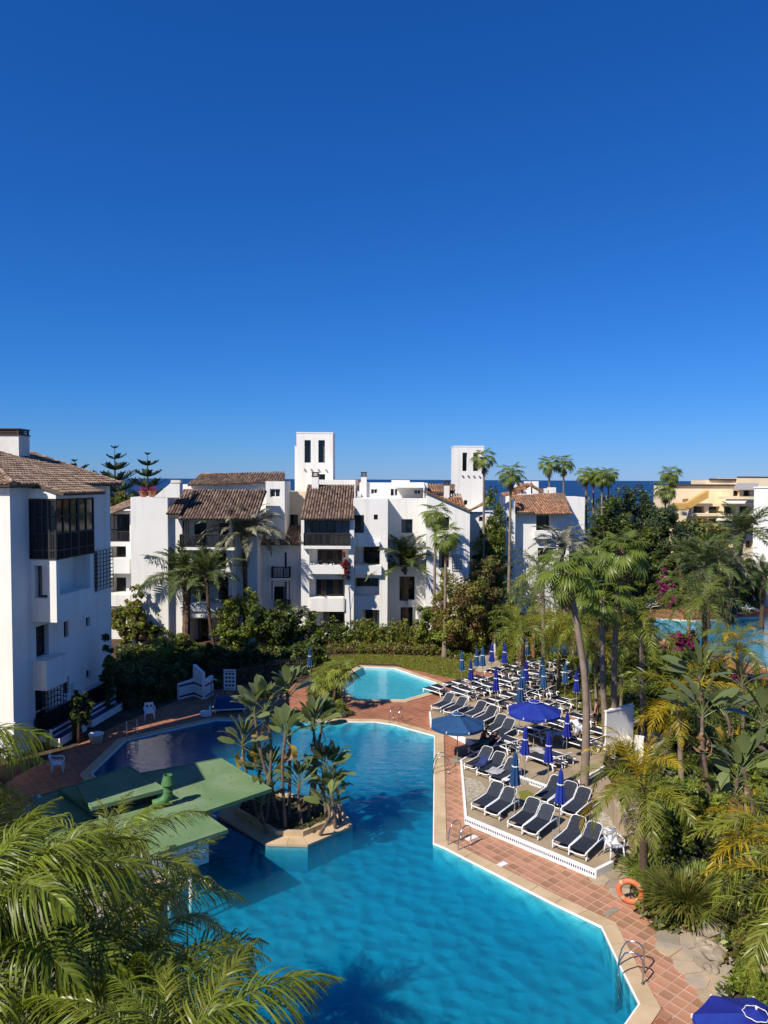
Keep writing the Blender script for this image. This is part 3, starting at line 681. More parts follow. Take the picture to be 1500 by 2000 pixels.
# timber enclosed balcony above the bay
zs0 = FS.uz(62,1092)[1]
def screen(fr, u0, u1, z0, z1, n, cols):
    m = MB(); t = .07
    for k in range(cols+1):
        x = u0+(u1-u0)*k/cols; m.fbox(fr, x-t/2, x+t/2, n-.07, n, z0, z1)
    for z in (z0, z0+(z1-z0)*.14, z0+(z1-z0)*.42, z0+(z1-z0)*.70, z1-t): m.fbox(fr, u0+.04, u1-.04, n-.06, n-.01, z, z+t)
    k = u0
    while k < u1: m.fbox(fr, k, k+.03, n-.045, n-.02, z0+t, z0+(z1-z0)*.42); k += .11
    o = LB.part('balcony_screen', m, M['wood'])
    g = MB(); g.quad(fr.p(u0,n-.05,z0), fr.p(u1,n-.05,z0), fr.p(u1,n-.05,z1), fr.p(u0,n-.05,z1)); LB.part('pane', g, M['glass'], o)
screen(FS, .02, pb+.03, zs0, ztop-.02, .06, 4); screen(FB, un-.02, FL.uz(150,1000,pb)[0], z3-.05, ztop, .06, 3); screen(FB, FL.uz(150,1000,pb)[0]+.1, ub, z3-.05, ztop, .06, 2)
LB.box('fascia', FL, un-.02, ub+.1, .01, pb+.05, ztop+.01, ztop+.50); LB.box('balcony_post', FL, un+.0, un+.35, pb-.45, pb+.005, z3, z3+.35)
# window cage of iron bars
def cage(fr, r, n1, cols, rows, both=True):
    u0, u1, z0, z1 = r; m = MB()
    for k in range(cols+1):
        x = u0+(u1-u0)*k/cols; m.bar(fr.p(x,n1,z0), fr.p(x,n1,z1), .03, up=(0,1,0))
    for k in range(rows+1):
        z = z0+(z1-z0)*k/rows; m.bar(fr.p(u0,n1,z), fr.p(u1,n1,z), .03); m.bar(fr.p(u0,0,z), fr.p(u0,n1,z), .03); m.bar(fr.p(u1,0,z), fr.p(u1,n1,z), .03)
    for k in range(1, 3): m.bar(fr.p(u0,n1*k/3,z0), fr.p(u0,n1*k/3,z1), .03, up=(1,0,0))
    LB.part('window_grille', m, M['iron'])
cage(FL, FL.rect(184,1071,215,1153), .18, 5, 10)
cage(FL, FL.rect(95,1319,129,1428,.55), .55, 6, 9)
rb = FL.rect(102,1412,142,1438,.6); LB.box('balcony_slab', FL, FL.uz(68,1430)[0], rb[1], .003, .6, rb[2]-.1, rb[3]+.1)
r = FL.rect(112,1276,131,1340,.75); LB.box('balcony_parapet', FL, FL.uz(64,1300)[0], r[1], .003, .75, r[2], r[3])
r = FL.rect(184,1031,199,1068,.3); LB.box('wall_niche', FL, r[0], r[1], .003, .22, r[2], r[3]); r = FL.rect(184,1155,199,1171,.3); LB.box('wall_ledge', FL, r[0], r[1], .003, .2, r[2], r[3])
LB.box('string_course', FL, uc+.01, uf-.01, .003, .06, FL.uz(160,1345)[1]-.05, FL.uz(160,1345)[1])
for (x, y) in ((124,1199),(175,1180)):
    u, z = FL.uz(x, y, .05); LB.box('wall_lamp', FL, u-.12, u+.12, .003, .16, z-.12, z+.12, M['white'])
# roof
ov = .55; sl_ = .31
zr = lambda n: EZ+.16-(n-ov)*sl_
A0 = FL.p(uc-.4, ov, zr(ov)); A1 = FL.p(uf+.35, ov, zr(ov)); A2 = FL.p(uf+.35, -8, zr(-8)); A3 = FL.p(uc+7.5, -8, zr(-8))
LB.roof([A0, A1, A2, A3], M['tile_tan'])
LB.roof([FL.p(un-.15, pb+.55, zr(pb+.55)), FL.p(ub+.35, pb+.55, zr(pb+.55)), FL.p(ub+.35, ov-.02, zr(ov-.02)), FL.p(un-.15, ov-.02, zr(ov-.02))], M['tile_tan'])
LB.roof([FL.p(uc-.4, -13, zr(ov)), FL.p(uc-.4, ov, zr(ov)), FL.p(uc+7.5, -8, zr(-8)), FL.p(uc+7.5, -13, zr(-8))], M['tile_tan'])
LB.ridge(A0, A3, M['tile_tan']); LB.ridge(A1, A2, M['tile_tan'], .10)
c = P(20, 890, 43.0)
fc = front(42.3); u0, z1 = fc.uz(-14, 838); u1, z0 = fc.uz(37, 895)
LB.mat = M['stucco_old']; chimney(LB, fc, u0, u1, -1.3, 0, 12.5, z1+.0, True); LB.mat = M['stucco']
# ground-floor dark railings and posts below the wall
for (x0, x1, y0, y1) in ((69,141,1424,1472),(155,209,1364,1446)):
    u0 = FL.uz(x0,1450,.05)[0]; u1 = FL.uz(x1,1420,.05)[0]
    m = MB(); m.fbox(FL, u0, u1, .003, .05, 0, 1.35); LB.part('basement_door', m, M['wood'])
    LB.rail(FL, u0, u1, 0.1, 1.45, .12, mt=M['iron'], gap=.14)
for x in (147, 213):
    u = FL.uz(x, 1400, .1)[0]; LB.box('door_post', FL, u-.17, u+.17, .003, .16, 0, 2.3)
LB.done()

# ---- wing of the same complex, nearer than the frame shows, that shades pool and bar
WB = Bld('apartment_building', 'unseen white wing of the hotel left of the pool bar, with an added shading slab', 'building', (-16, 25, 0))
FW = Fr((-12.2, 22.2), (-4.4,9.3), (9.3,4.4)); ops = [(a, a+1.4, z, z+1.6, .4) for a in (1.2,4.4,7.6) for z in (1.2,4.0,6.8)]
WB.mass(FW, 0, 10.2, -.3, 9.6, 9, ops)
for o in ops: WB.window(FW, o)
sw = Fr((-17.45, 28), (0,1), (1,0)); WB.mass(sw, 0, 5.2, -.3, 16.2, 1.7)  # narrow unseen slab added to shade the tarpaulin, shaped to miss the sunlit face
WB.done()

# ---- central white complex
def prof(name, label, D): return Bld(name, label, 'building', (P(600,1230,D).x, D, 0))
# block A (left)
A = Bld('apartment_building', 'white block with roofed timber balcony and sloping parapet, behind the thick date palm', 'building', (-14, 60, 0))
fa = front(60.0); fa1 = front(60.5)
u0, u1 = fa.ring(256, 328, 1100); zt = fa.uz(256, 971)[1]
A.mass(fa, u0, u1, -.3, zt, 7)
m = A.w; x0, x1 = fa.ring(300, 334, 960); x2 = fa.uz(351, 960)[0]; zt2 = fa.uz(340, 943)[1]
for (nA, nB) in ((0, -.5),):
    m.hexa([fa.p(x0,nB,zt-.02), fa.p(x2,nB,zt-.02), fa.p(x2,nA,zt-.02), fa.p(x0,nA,zt-.02), fa.p(x0,nB,zt), fa.p(x2,nB,zt), fa.p(x2,nA,zt), fa.p(x0,nA,zt)])
    m.poly([fa.p(x0,nA,zt), fa.p(x2,nA,zt), fa.p(x2,nA,zt2), fa.p(x1,nA,zt2)]); m.poly([fa.p(x0,nB,zt), fa.p(x1,nB,zt2), fa.p(x2,nB,zt2), fa.p(x2,nB,zt)])
    m.quad(fa.p(x0,nA,zt), fa.p(x1,nA,zt2), fa.p(x1,nB,zt2), fa.p(x0,nB,zt)); m.quad(fa.p(x1,nA,zt2), fa.p(x2,nA,zt2), fa.p(x2,nB,zt2), fa.p(x1,nB,zt2))
    m.quad(fa.p(x2,nA,zt), fa.p(x2,nB,zt), fa.p(x2,nB,zt2), fa.p(x2,nA,zt2))
A.box('parapet_cap', fa, x1, x2+.08, -.56, .05, zt2, zt2+.22, M['stucco_old'])
ua, ue = fa1.ring(327, 453, 1100); za = fa1.uz(400, 1014)[1]
lg = (*fa1.rect(356,1016,447,1068), 1.7); f3 = (*fa1.rect(385,1076,442,1112), 1.4); f2 = (*fa1.rect(374,1126,446,1176), 1.6); f1_ = (*fa1.rect(374,1208,446,1262), 1.6)
A.mass(fa1, ua, ue, -.3, za, 6.5, [lg, f3, f2, f1_])
for (o, xs) in ((lg, ((371,394),(420,445))), (f3, ((388,400),(421,442))), (f2, ((378,395),(419,445))), (f1_, ((377,397),(425,440)))):
    for (xa, xb) in xs:
        a = fa1.uz(xa, 1100)[0]; b = fa1.uz(xb, 1100)[0]
        A.window(fa1, (max(a,o[0]+.05), min(b,o[1]-.03), o[2]+.02, o[3]-.35, o[4]-.03), nm=0 if b-a < .9 else 1)
s0, s1 = fa1.ring(351, 458, 1068, .5); zs = fa1.uz(400, 1069, .5)[1]
A.box('balcony_slab', fa1, s0, s1, .003, .55, zs-.22, zs); A.rail(fa1, s0+.05, s1-.05, zs+.03, fa1.uz(400,1044,.5)[1], .5, sides=.45)
A.rail(fa1, lg[0]+.08, lg[0]+.5, lg[2]+.02, lg[3]-.05, -.1, mt=M['wood'], gap=.2, name='balcony_post')
s0, s1 = fa1.ring(372, 452, 1190, .6); zs = fa1.uz(400, 1194, .6)[1]; zu = fa1.uz(400, 1178, .6)[1]
A.box('balcony_parapet', fa1, s0, s1, .5, .62, zs, zu); A.box('balcony_slab', fa1, s0, s1, .003, .5, zs, zs+.15)
s0, s1 = fa1.ring(373, 443, 1204, .7); zs = fa1.uz(400, 1206, .7)[1]; A.box('canopy_slab', fa1, s0, s1, .003, .75, zs, zs+.25)
zr_ = za
A.roof([P(349,1013,59.2), P(500,1013,59.2), P(521,958,64.2), P(358,955,64.2)], M['tile_dark'])
A.roof([P(324,1003,59.3), P(350,1003,59.3), P(384,957,63.2), P(347,972,61.6)], M['tile_dark'])
# right return wall and lit pier of block A
fr_ = front(62.5); ua, ue = fr_.ring(453, 503, 1100); zt_ = fr_.uz(480, 1000)[1]
ow = (*fr_.rect(456,1097,459,1112), .2); A.mass(fr_, ua, ue, -.3, zt_, 5, [ow]); A.window(fr_, ow, nm=0)
# upper storey behind A with its own roof
fu = front(66.0); ua, ue = fu.ring(357, 520, 950); z0 = 10.5; zt_ = fu.uz(400, 946)[1]
A.mass(fu, ua, ue, z0, zt_, 5); A.roof([P(366,947,65.4), P(557,941,65.4), P(556,928,69), P(392,927,69)], M['tile_dark'])
A.ridge(P(392,927,69), P(556,928,69), M['tile_red'], .13)
fd_ = front(65.2); ua, ue = fd_.ring(519, 556, 980); zt_ = fd_.uz(540, 940)[1]; ow = (*fd_.rect(527,955,547,971), .3)
A.mass(fd_, ua, ue, 4.0, zt_, 4, [ow]); A.window(fd_, ow, nm=1, fm=M['white'])
for (x0,x1) in ((280,292),(290,304)): pass
# recessed balconies at the far left of A
fl = front(62.0); ua, ue = fl.ring(200, 257, 1100); zt_ = fl.uz(220, 1000)[1]
b4 = (*fl.rect(212,1004,253,1058), 1.4); b3 = (*fl.rect(212,1067,246,1090), 1.2); b2 = (*fl.rect(212,1128,246,1158), 1.2); b1 = (*fl.rect(212,1190,246,1225), 1.2)
A.mass(fl, ua, ue, -.3, zt_, 6, [b4, b3, b2, b1])
for o in (b4, b3, b2, b1): A.window(fl, (o[0]+.3, o[1]-.25, o[2]+.02, o[3]-.1, o[4]-.03))
A.rail(fl, b4[0], b4[1], b4[2]+.03, fl.uz(230,1037)[1], -.05); A.rail(fl, b4[0], b4[1], fl.uz(230,1037)[1]+.05, b4[3]-.1, -.4, gap=.35, name='balcony_screen')
for (y0, y1) in ((1092,1120),(1162,1184)):
    s0, s1 = fl.ring(205, 253, 1100, 1.0); za_, zb_ = fl.uz(230,y1,1.0)[1], fl.uz(230,y0,1.0)[1]
    A.box('balcony_parapet', fl, s0, s1, .9, 1.02, za_, zb_); A.box('balcony_slab', fl, s0, s1, .003, .9, za_, za_+.15); A.box('balcony_side', fl, s1-.12, s1, .003, .9, za_+.15, zb_)
A.roof([P(196,1012,61.2), P(258,987,61.2), P(258,976,64), P(196,1000,64)], M['tile_tan'])
A.done()

# middle recessed block
MD = Bld('apartment_building', 'recessed white link with small tiled roof and dark corner balcony between two blocks', 'building', (-9, 65, 0))
fm = front(65.0); ua, ue = fm.ring(500, 592, 1100); zt_ = fm.uz(550, 1060)[1]
d1 = (*fm.rect(537.5,1079,560,1112), .3); d2 = (*fm.rect(535,1136,560,1184), .3); d3 = (*fm.rect(530,1200,560,1240), .3)
MD.mass(fm, ua, ue, -.3, zt_, 6, [d1, d2, d3])
for o in (d1, d2, d3): MD.window(fm, o, nm=1)
s0, s1 = fm.ring(530, 566, 1128, .8); zs = fm.uz(550, 1129, .8)[1]
MD.box('balcony_slab', fm, s0, s1, .003, .85, zs-.2, zs); MD.rail(fm, s0+.04, s1-.04, zs+.02, fm.uz(550,1107,.8)[1], .8, sides=.75)
for u in (s0+.05, s1-.05): MD.box('balcony_post', fm, u-.04, u+.04, .72, .8, fm.uz(550,1170,.8)[1], zs-.2, M['wood'])
MD.rail(fm, fm.uz(541,1180,.5)[0], fm.uz(566,1180,.5)[0], fm.uz(550,1190,.5)[1], fm.uz(550,1171,.5)[1], .5, sides=.45)
MD.roof([P(508,1062,64.2), P(590,1063,64.2), P(590,1026,68.5), P(514,1026,68.5)], M['tile_dark'])
MD.done()
MD = Bld('apartment_building', 'cream penthouse wall between the brown roofs below the taller tower', 'building', (-9, 69, 0)); MD.mat = M['cream']
fm2 = front(69.0); ua, ue = fm2.ring(556, 600, 1000); zt_ = fm2.uz(575, 960)[1]; ow = (*fm2.rect(560,1005,582,1030), .8)
MD.mass(fm2, ua, ue, 6.5, zt_, 4, [ow]); MD.window(fm2, ow, nm=0, fm=M['brownwood'])
MD.done()

# block B
B = Bld('apartment_building', 'white block with steep brown tiled roof over a glazed dark balcony, flowers one floor below', 'building', (-5, 62, 0))
fb = front(62.5); ua, ue = fb.ring(588, 691, 1100); zt_ = fb.uz(640, 1013)[1]
g4 = (*fb.rect(594,1016,683,1066), 1.2); g3 = (*fb.rect(604,1072,681,1106), 1.3); g2_ = (*fb.rect(604,1131,673,1167), 1.0); g1 = (*fb.rect(612,1195,673,1240), 1.0)
B.mass(fb, ua, ue, -.3, zt_, 7, [g4, g3, g2_, g1])
m = MB(); B.window(fb, (g4[0]+.02, g4[1]-.02, fb.uz(640,1042)[1], g4[3]-.05, .25), nm=5)
B.window(fb, (g4[0]+.1, g4[1]-.1, g4[2]+.02, g4[3]-.1, 1.17), nm=3)
s0, s1 = fb.ring(594, 683, 1067, .35); zs = fb.uz(640, 1066, .35)[1]
B.box('balcony_slab', fb, s0-.1, s1+.1, .003, .4, zs-.25, zs); B.rail(fb, s0, s1, zs+.02, fb.uz(640,1041,.35)[1], .35, sides=.3, gap=.1)
B.window(fb, (g3[0]+.6, g3[1]-.6, g3[2]+.02, g3[3]-.2, 1.27), 'shutter', nm=2); B.window(fb, (g2_[0]+.5, g2_[1]-.1, g2_[2]+.02, g2_[3]-.15, .97), 'shutter', nm=2); B.window(fb, (g1[0]+.8, g1[1]-.1, g1[2]+.02, g1[3]-.15, .97), nm=1)
s0, s1 = fb.ring(603, 673, 1110, .7); za_, zb_ = fb.uz(640,1121,.7)[1], fb.uz(640,1105,.7)[1]
B.box('balcony_parapet', fb, s0, s1, .003, .75, za_, zb_)
m = MB(); rr = random.Random(2)
for k in range(60):
    p = fb.p(rr.uniform(s0+.1,s1-.1), rr.uniform(.25,.7), zb_+rr.uniform(.0,.16)); a = rr.random()*6; q = Vector((math.cos(a),math.sin(a),.4))*.07
    m.quad(p-q, p+Vector((-q.y,q.x,.02)), p+q, p-Vector((-q.y,q.x,.02)))
tag(B.part('window_flowers', m, M['whitecloth']), kind='stuff')
B.box('balcony_parapet', fb, s0, s1, .003, .12, fb.uz(640,1194)[1], fb.uz(640,1168)[1])
B.roof([P(587,1013,61.8), P(692,1013,61.8), P(692,948,68.2), P(601,946,68.2)], M['tile_dark'])
fbb = front(69.5); ua, ue = fbb.ring(615, 694, 950); B.mass(fbb, ua, ue, 8, fbb.uz(650,937)[1], 5)
fcb = front(67.3); ua, ue = fcb.ring(609, 622, 940); chimney(B, fcb, ua, ue, -.6, 0, 10.5, fcb.uz(615,923)[1]+.0)
B.done()

# block C
C = Bld('apartment_building', 'long flat topped white block with roof terrace, right of the steep brown roof', 'building', (1, 64, 0))
fc1 = front(64.0); ua, ue = fc1.ring(689.5, 757, 1100); zt_ = fc1.uz(720, 974)[1]
w1 = (*fc1.rect(691,1006,711,1041), .6); w1b = (*fc1.rect(730,1005,738,1015), .2); r3 = (*fc1.rect(691,1068,742,1104), 2.0); r2 = (*fc1.rect(691,1129,741,1164), 1.4); r1 = (*fc1.rect(706,1191,741,1240), 1.2)
C.mass(fc1, ua, ue, -.3, zt_, 7, [w1, w1b, r3, r2, r1])
C.window(fc1, w1, nm=0); C.window(fc1, w1b, nm=0); C.window(fc1, (r3[0]+.8, r3[1]-.1, r3[2]+.02, r3[3]-.05, 1.97), nm=1)
C.window(fc1, (r2[0]+.1, r2[1]-.05, r2[2]+.6, r2[3]-.03, 1.37), 'shutter', nm=2, fm=M['white']); C.window(fc1, (r1[0]+.3, r1[1]-.2, r1[2]+.02, r1[3]-.05, 1.17), nm=1)
s0, s1 = fc1.ring(691, 757, 1110, .0); C.box('balcony_parapet', fc1, s0+.1, fc1.uz(745,1110)[0], .003, .35, fc1.uz(720,1122)[1], fc1.uz(720,1104)[1])
C.box('balcony_parapet', fc1, fc1.uz(719,1060)[0], fc1.uz(741,1060)[0], .003, .3, fc1.uz(720,1066)[1], fc1.uz(720,1057)[1])
fc2 = front(66.6); ua, ue = fc2.ring(756, 834, 1100); zt2_ = fc2.uz(790, 973.5)[1]
v4 = (*fc2.rect(784,1014,806,1041), .35); v3 = (*fc2.rect(780,1068,812,1104), .5); v2 = (*fc2.rect(780,1126,810,1174), .9); v1 = (*fc2.rect(782,1186,806,1240), .5)
C.mass(fc2, ua, ue, -.3, zt2_, 5, [v4, v3, v2, v1])
for o in (v4, v3, v2, v1): C.window(fc2, o, nm=1 if o is not v4 else 0)
s0, s1 = fc2.ring(798, 812, 1178, .3); C.box('balcony_parapet', fc2, s0, s1, .003, .3, fc2.uz(800,1185,.3)[1], fc2.uz(800,1172,.3)[1])
# gable wall C3 with sloping top
fc3 = front(64.8); ua, ue = fc3.ring(833.5, 917, 1100); zl = fc3.uz(835, 962)[1]; zr2 = fc3.uz(917, 1000)[1]
q3 = (*fc3.rect(857,1010,878,1036), .4); q2 = (*fc3.rect(857,1063,878,1110), .6)
C.wall(fc3, ua, ue, -.3, zr2, [q3, q2]); C.window(fc3, q3, nm=0); C.window(fc3, q2)
C.w.poly([fc3.p(ua,0,zr2), fc3.p(ue,0,zr2), fc3.p(ua,0,zl)]); C.w.quad(fc3.p(ue,0,zr2), fc3.p(ue,0,-.3), fc3.p(ue,-6,-.3), fc3.p(ue,-6,zr2)); C.w.quad(fc3.p(ua,0,-.3), fc3.p(ua,0,zl), fc3.p(ua,-6,zl), fc3.p(ua,-6,-.3))
C.w.quad(fc3.p(ua,0,zl), fc3.p(ue,0,zr2), fc3.p(ue,-6,zr2), fc3.p(ua,-6,zl))
m = MB(); u0, u1, z0, z1 = fc3.rect(883,1083,901,1115)
for k in range(5): x = u0+(u1-u0)*k/4; m.bar(fc3.p(x,.05,z0), fc3.p(x,.05,z1), .035, up=(0,1,0))
for k in range(7): z = z0+(z1-z0)*k/6; m.bar(fc3.p(u0,.05,z), fc3.p(u1,.05,z), .035)
C.part('trellis', m, M['grey'])
C.roof([fc3.p(ue+.05,.2,zr2+.1), fc3.p(ue+.05,-6,zr2+.1), fc3.p(ua-.2,-6,zl+.15), fc3.p(ua-.2,.2,zl+.15)], M['tile_red'])
# penthouse of C
fp = front(69.0); ua, ue = fp.ring(702, 835, 960); zt_ = fp.uz(760, 943)[1]
p1 = (*fp.rect(724.5,955,737,964.5), .3); p2 = (*fp.rect(763,955,776,968), .4); p3 = (*fp.rect(809,957,822,965), .3)
C.mass(fp, ua, ue, 9, zt_, 6, [p1, p2, p3])
for o in (p1, p2, p3): C.window(fp, o, fm=M['white'] if o is not p2 else None)
m = MB(); a, b = fp.ring(768, 830, 948, 2.2); zf = fp.uz(800,953,2.2)[1]
m.hexa([fp.p(a,0.01,zf+.45), fp.p(b,0.01,zf+.45), fp.p(b,2.2,zf), fp.p(a,2.2,zf), fp.p(a,0.01,zf+.5), fp.p(b,0.01,zf+.5), fp.p(b,2.2,zf+.05), fp.p(a,2.2,zf+.05)]); C.part('awning', m, M['awning'])
for u in (a+.1, b-.1): C.box('awning_post', fp, u-.05, u+.05, 2.1, 2.2, 9, zf, M['white'])
ua, ue = fp.ring(705, 716, 930, .3); chimney(C, fp, ua, ue, -.4, .3, 10, fp.uz(710,923)[1])
fq = front(74.0); ua, ue = fq.ring(765, 800, 945); zz = fq.uz(780,938)[1]; C.mass(fq, ua, ue, 9, zz, 2)
C.roof([P(828,960,71), P(888,962,71), P(888,945,75), P(832,947,75)], M['tile_red'])
fq = front(70.5); ua, ue = fq.ring(868, 878, 950); chimney(C, fq, ua, ue, -.6, 0, 9, fq.uz(873,940)[1])
C.roof([P(868,1000,66.5), P(915,1000,66.5), P(900,972,72), P(852,965,72)], M['tile_red'])
C.done()

# towers
def tower(label, D, x0, x1, y0, yb, wins, dots, extra=None):
    T = Bld('bell_tower', label, 'tower', (P((x0+x1)/2, 950, D).x, D+1.5, 0)); f = front(D); ua, ue = f.ring(x0, x1, y0+40); zt = f.uz(x0, y0)[1]
    ops = [(*f.rect(*w), .5) for w in wins]
    T.mass(f, ua, ue, -.3, zt-.12, 3.4, ops)
    for o in ops[:2]: T.window(f, o, nm=0, nh=3)
    for o in ops[2:]: T.window(f, o, nm=0)
    T.box('tower_coping', f, ua-.03, ue+.03, -3.43, .03, zt-.12, zt)
    for (x, y) in dots:
        u, z = f.uz(x, y); T.box('drain_spout', f, u-.07, u+.07, .003, .18, z-.06, z+.06, M['grey'])
    if extra: extra(T, f)
    T.done(); return T
def ex1(T, f):
    ua, ue = f.ring(575.5, 579, 900, -.5); T.mass(Fr(f.p(0,-.6,0)[:2], (1,0), (0,-1)), ua, ue, 0, f.uz(577, 871, -.5)[1], 2.5)
tower('taller white tower with two slit openings rising behind the steep brown roof', 73.5, 579, 650, 844, 960, [(594.5,859.5,607,903.5),(621.5,859.5,634.5,903.5),(622,926,635,940)], [(595,917),(608,917),(622,917.5),(637,918)], ex1)
tower('shorter white tower with two slit openings left of the tall fan palms', 78, 887, 945, 870.5, 983, [(903,884,912.5,920),(924,884,934,920),(906,977,913,986)], [(903,929),(914,929),(925,929.5),(936,930)])

# block D, right of the towers
Dn = Bld('apartment_building', 'white block with orange tan tiled roofs and small chimneys, partly hidden by tall palms', 'building', (18, 74, 0))
f1 = front(72.0); ua, ue = f1.ring(917, 1006, 1050); zt_ = f1.uz(950, 985)[1]
ow = (*f1.rect(935.5,1009,943,1018), .25); ow2 = (*f1.rect(990,1011,994,1018), .2)
Dn.mass(f1, ua, ue, -.3, f1.uz(950,1003)[1], 8, [ow, ow2]); Dn.window(f1, ow, nm=0); Dn.window(f1, ow2, nm=0)
f1b = front(71.99); a, b = f1.ring(955, 1006, 985); Dn.w.poly([f1b.p(a,0,f1.uz(950,1003)[1]), f1b.p(b,0,f1.uz(950,1003)[1]), f1b.p(b,0,f1.uz(1000,972)[1]), f1b.p(a+2.0,0,f1.uz(980,978)[1])])
Dn.roof([P(911,1000,71.5), P(912,999,76), P(950,976,76), P(949,982,71.5)], M['tile_red'])
f2 = front(73.0); ua, ue = f2.ring(1002, 1112, 1050); zt_ = f2.uz(1050, 1003)[1]; ow = (*f2.rect(1047,1006,1076,1036), 1.0); ow3 = (*f2.rect(1050,1070,1080,1100), 1.0)
Dn.mass(f2, ua, ue, -.3, zt_, 8, [ow, ow3]); Dn.window(f2, ow); Dn.window(f2, ow3)
Dn.box('balcony_parapet', f2, f2.uz(1045,1040,.6)[0], f2.uz(1078,1040,.6)[0], .003, .6, f2.uz(1050,1052,.6)[1], f2.uz(1050,1037,.6)[1])
Dn.roof([P(1000,1001,72.2), P(1047,1001,72.2), P(1042,966,77.5), P(1000,968,77.5)], M['tile_red']); Dn.roof([P(1046,1004,71.8), P(1116,1003,71.8), P(1102,962,78), P(1041,965,78)], M['tile_red'])
f3 = front(77.0); ua, ue = f3.ring(1106, 1142, 1000); Dn.mass(f3, ua, ue, -.3, f3.uz(1120,971)[1], 4)
f4 = front(80.0); ua, ue = f4.ring(990, 1055, 960); Dn.mass(f4, ua, ue, 4, f4.uz(1020,966)[1], 5)
Dn.roof([P(973,970,77), P(1010,965,79), P(1040,947,82), P(1012,949,80)], M['tile_red']); Dn.roof([P(1036,948,79.5), P(1038,947,83), P(1062,958,83), P(1060,962,79.5)], M['tile_red'])
for (x0,x1,y0,y1,d) in ((1009,1018,943,958,84),(1026,1037,940,955,85),(1041,1052,940,957,85),(1065,1070,954,962,86),(1072,1086,952,964,86),(1002,1009,948,958,84)):
    f = front(d); ua, ue = f.ring(x0, x1, y0); Dn.box('chimney', f, ua, ue, -.9, 0, 8, f.uz(x0, y0)[1])
Dn.done()

# yellow terraced building and white gable at the far right
Y = Bld('apartment_building', 'yellow terraced building with awnings and a diagonal staircase wall, far right', 'building', (52, 112, 0)); Y.mat = M['cream']
fy = front(118.0); ua, ue = fy.ring(1312, 1440, 990); Y.mass(fy, ua, ue, -.3, fy.uz(1370,949)[1], 8, [(*fy.rect(1333,974,1345,984), .5)])
fy2 = front(124.0); ua, ue = fy2.ring(1388, 1450, 950); Y.mass(fy2, ua, ue, -.3, fy2.uz(1400,938)[1], 8); ua, ue = fy2.ring(1442, 1540, 950, 1.0); Y.mass(Fr((0,123),(1,0),(0,-1)), ua, ue, -.3, fy2.uz(1460,934)[1], 8)
for (f, x0, x1, y) in ((fy,1311,1441,948.5),(fy2,1387,1443,937.5),(fy2,1442,1540,933.5)):
    a, b = f.ring(x0, x1, y, .2); z = f.uz(x0, y)[1]; Y.box('cornice', f, a, b, -.3, .3, z-.05, z+.25, M['brownwood'])
fy3 = front(112.0); ua, ue = fy3.ring(1350, 1500, 1000); ybal = []
for (ya, yb_, x0) in ((972,987,1412),(1003,1016,1350),(1028,1040,1352),(1070,1085,1380),(1105,1120,1380)):
    for k in range(5):
        xa = x0+(1500-x0)*k/5+4; xb = x0+(1500-x0)*(k+1)/5-4
        if xb > 1492: continue
        ybal.append((*fy3.rect(xa, ya-14, xb, ya+1), 1.2))
Y.mass(fy3, ua, ue, -.3, fy3.uz(1450,984)[1], 5, [o for o in ybal if o[3] < fy3.uz(1450,985)[1]])
for o in ybal:
    if o[3] < fy3.uz(1450,985)[1]: Y.window(fy3, (o[0]+.1, o[1]-.1, o[2]+.02, o[3]-.1, 1.17), nm=1)
fy4 = front(115.0); ua, ue = fy4.ring(1425, 1510, 980); up_ = [(*fy4.rect(1432,958,1444,969), .9), (*fy4.rect(1452,958,1466,969), .9)]
Y.mass(fy4, ua, ue, 5, fy4.uz(1450,955)[1], 3, up_)
for o in up_: Y.window(fy4, o)
for (D_, x0, x1, y0, y1, w_, mt) in ((111.5,1411,1455,984,976,2.5,'awning'),(114.5,1431,1475,957,945,3,'greyawning'),(111.5,1398,1440,1017,1010,2.2,'awning')):
    a, b = P(x0,y0,D_-w_), P(x1,y0,D_-w_); c_, d_ = P(x1+6,y1,D_), P(x0+8,y1,D_); m = MB(); k = Vector((0,0,.12)); m.hexa([a,b,c_,d_,a+k,b+k,c_+k,d_+k]); Y.part('awning', m, M[mt])
for (D_, pts) in ((110.8, ((1318,983),(1342,983),(1384,958),(1384,972),(1344,995),(1318,995))),):
    m = MB(); P3 = [P(x,y,D_) for x, y in pts]; Q3 = [p+Vector((0,1.2,0)) for p in P3]; m.poly(P3[::-1]); m.poly(Q3)
    for i in range(6): j = (i+1)%6; m.quad(P3[i],P3[j],Q3[j],Q3[i])
    Y.part('stair_wall', m, M['ochre'])
f = front(110.9); a, b = f.ring(1320, 1342, 1000); Y.box('stair_base', f, a, b, -1.5, 0, f.uz(1330,1007)[1], f.uz(1330,995.5)[1])
f = front(110.2)
for (y0, y1, x0) in ((1003,1008,1355),(1022,1027,1355),(970,975,1412)):
    a, b = f.ring(x0, 1478, y0); Y.box('balcony_ledge', f, a, b, -1.6, 0, f.uz(x0,y1)[1], f.uz(x0,y0)[1])
Y.done()
Wt = Bld('apartment_building', 'plain white gable wall at the right edge behind a tall date palm', 'building', (44, 84, 0))
q = P(1472,1000,80); fw = Fr((q.x,q.y), (.87,-.49), (-.49,-.87)); ua = 0; Wt.mass(fw, ua, ua+3.6, -.3, fw.uz(1480,953)[1], 12); Wt.box('parapet_cap', fw, ua-.1, ua+3.6, -12, .1, fw.uz(1480,953)[1], fw.uz(1480,951)[1]); Wt.done()
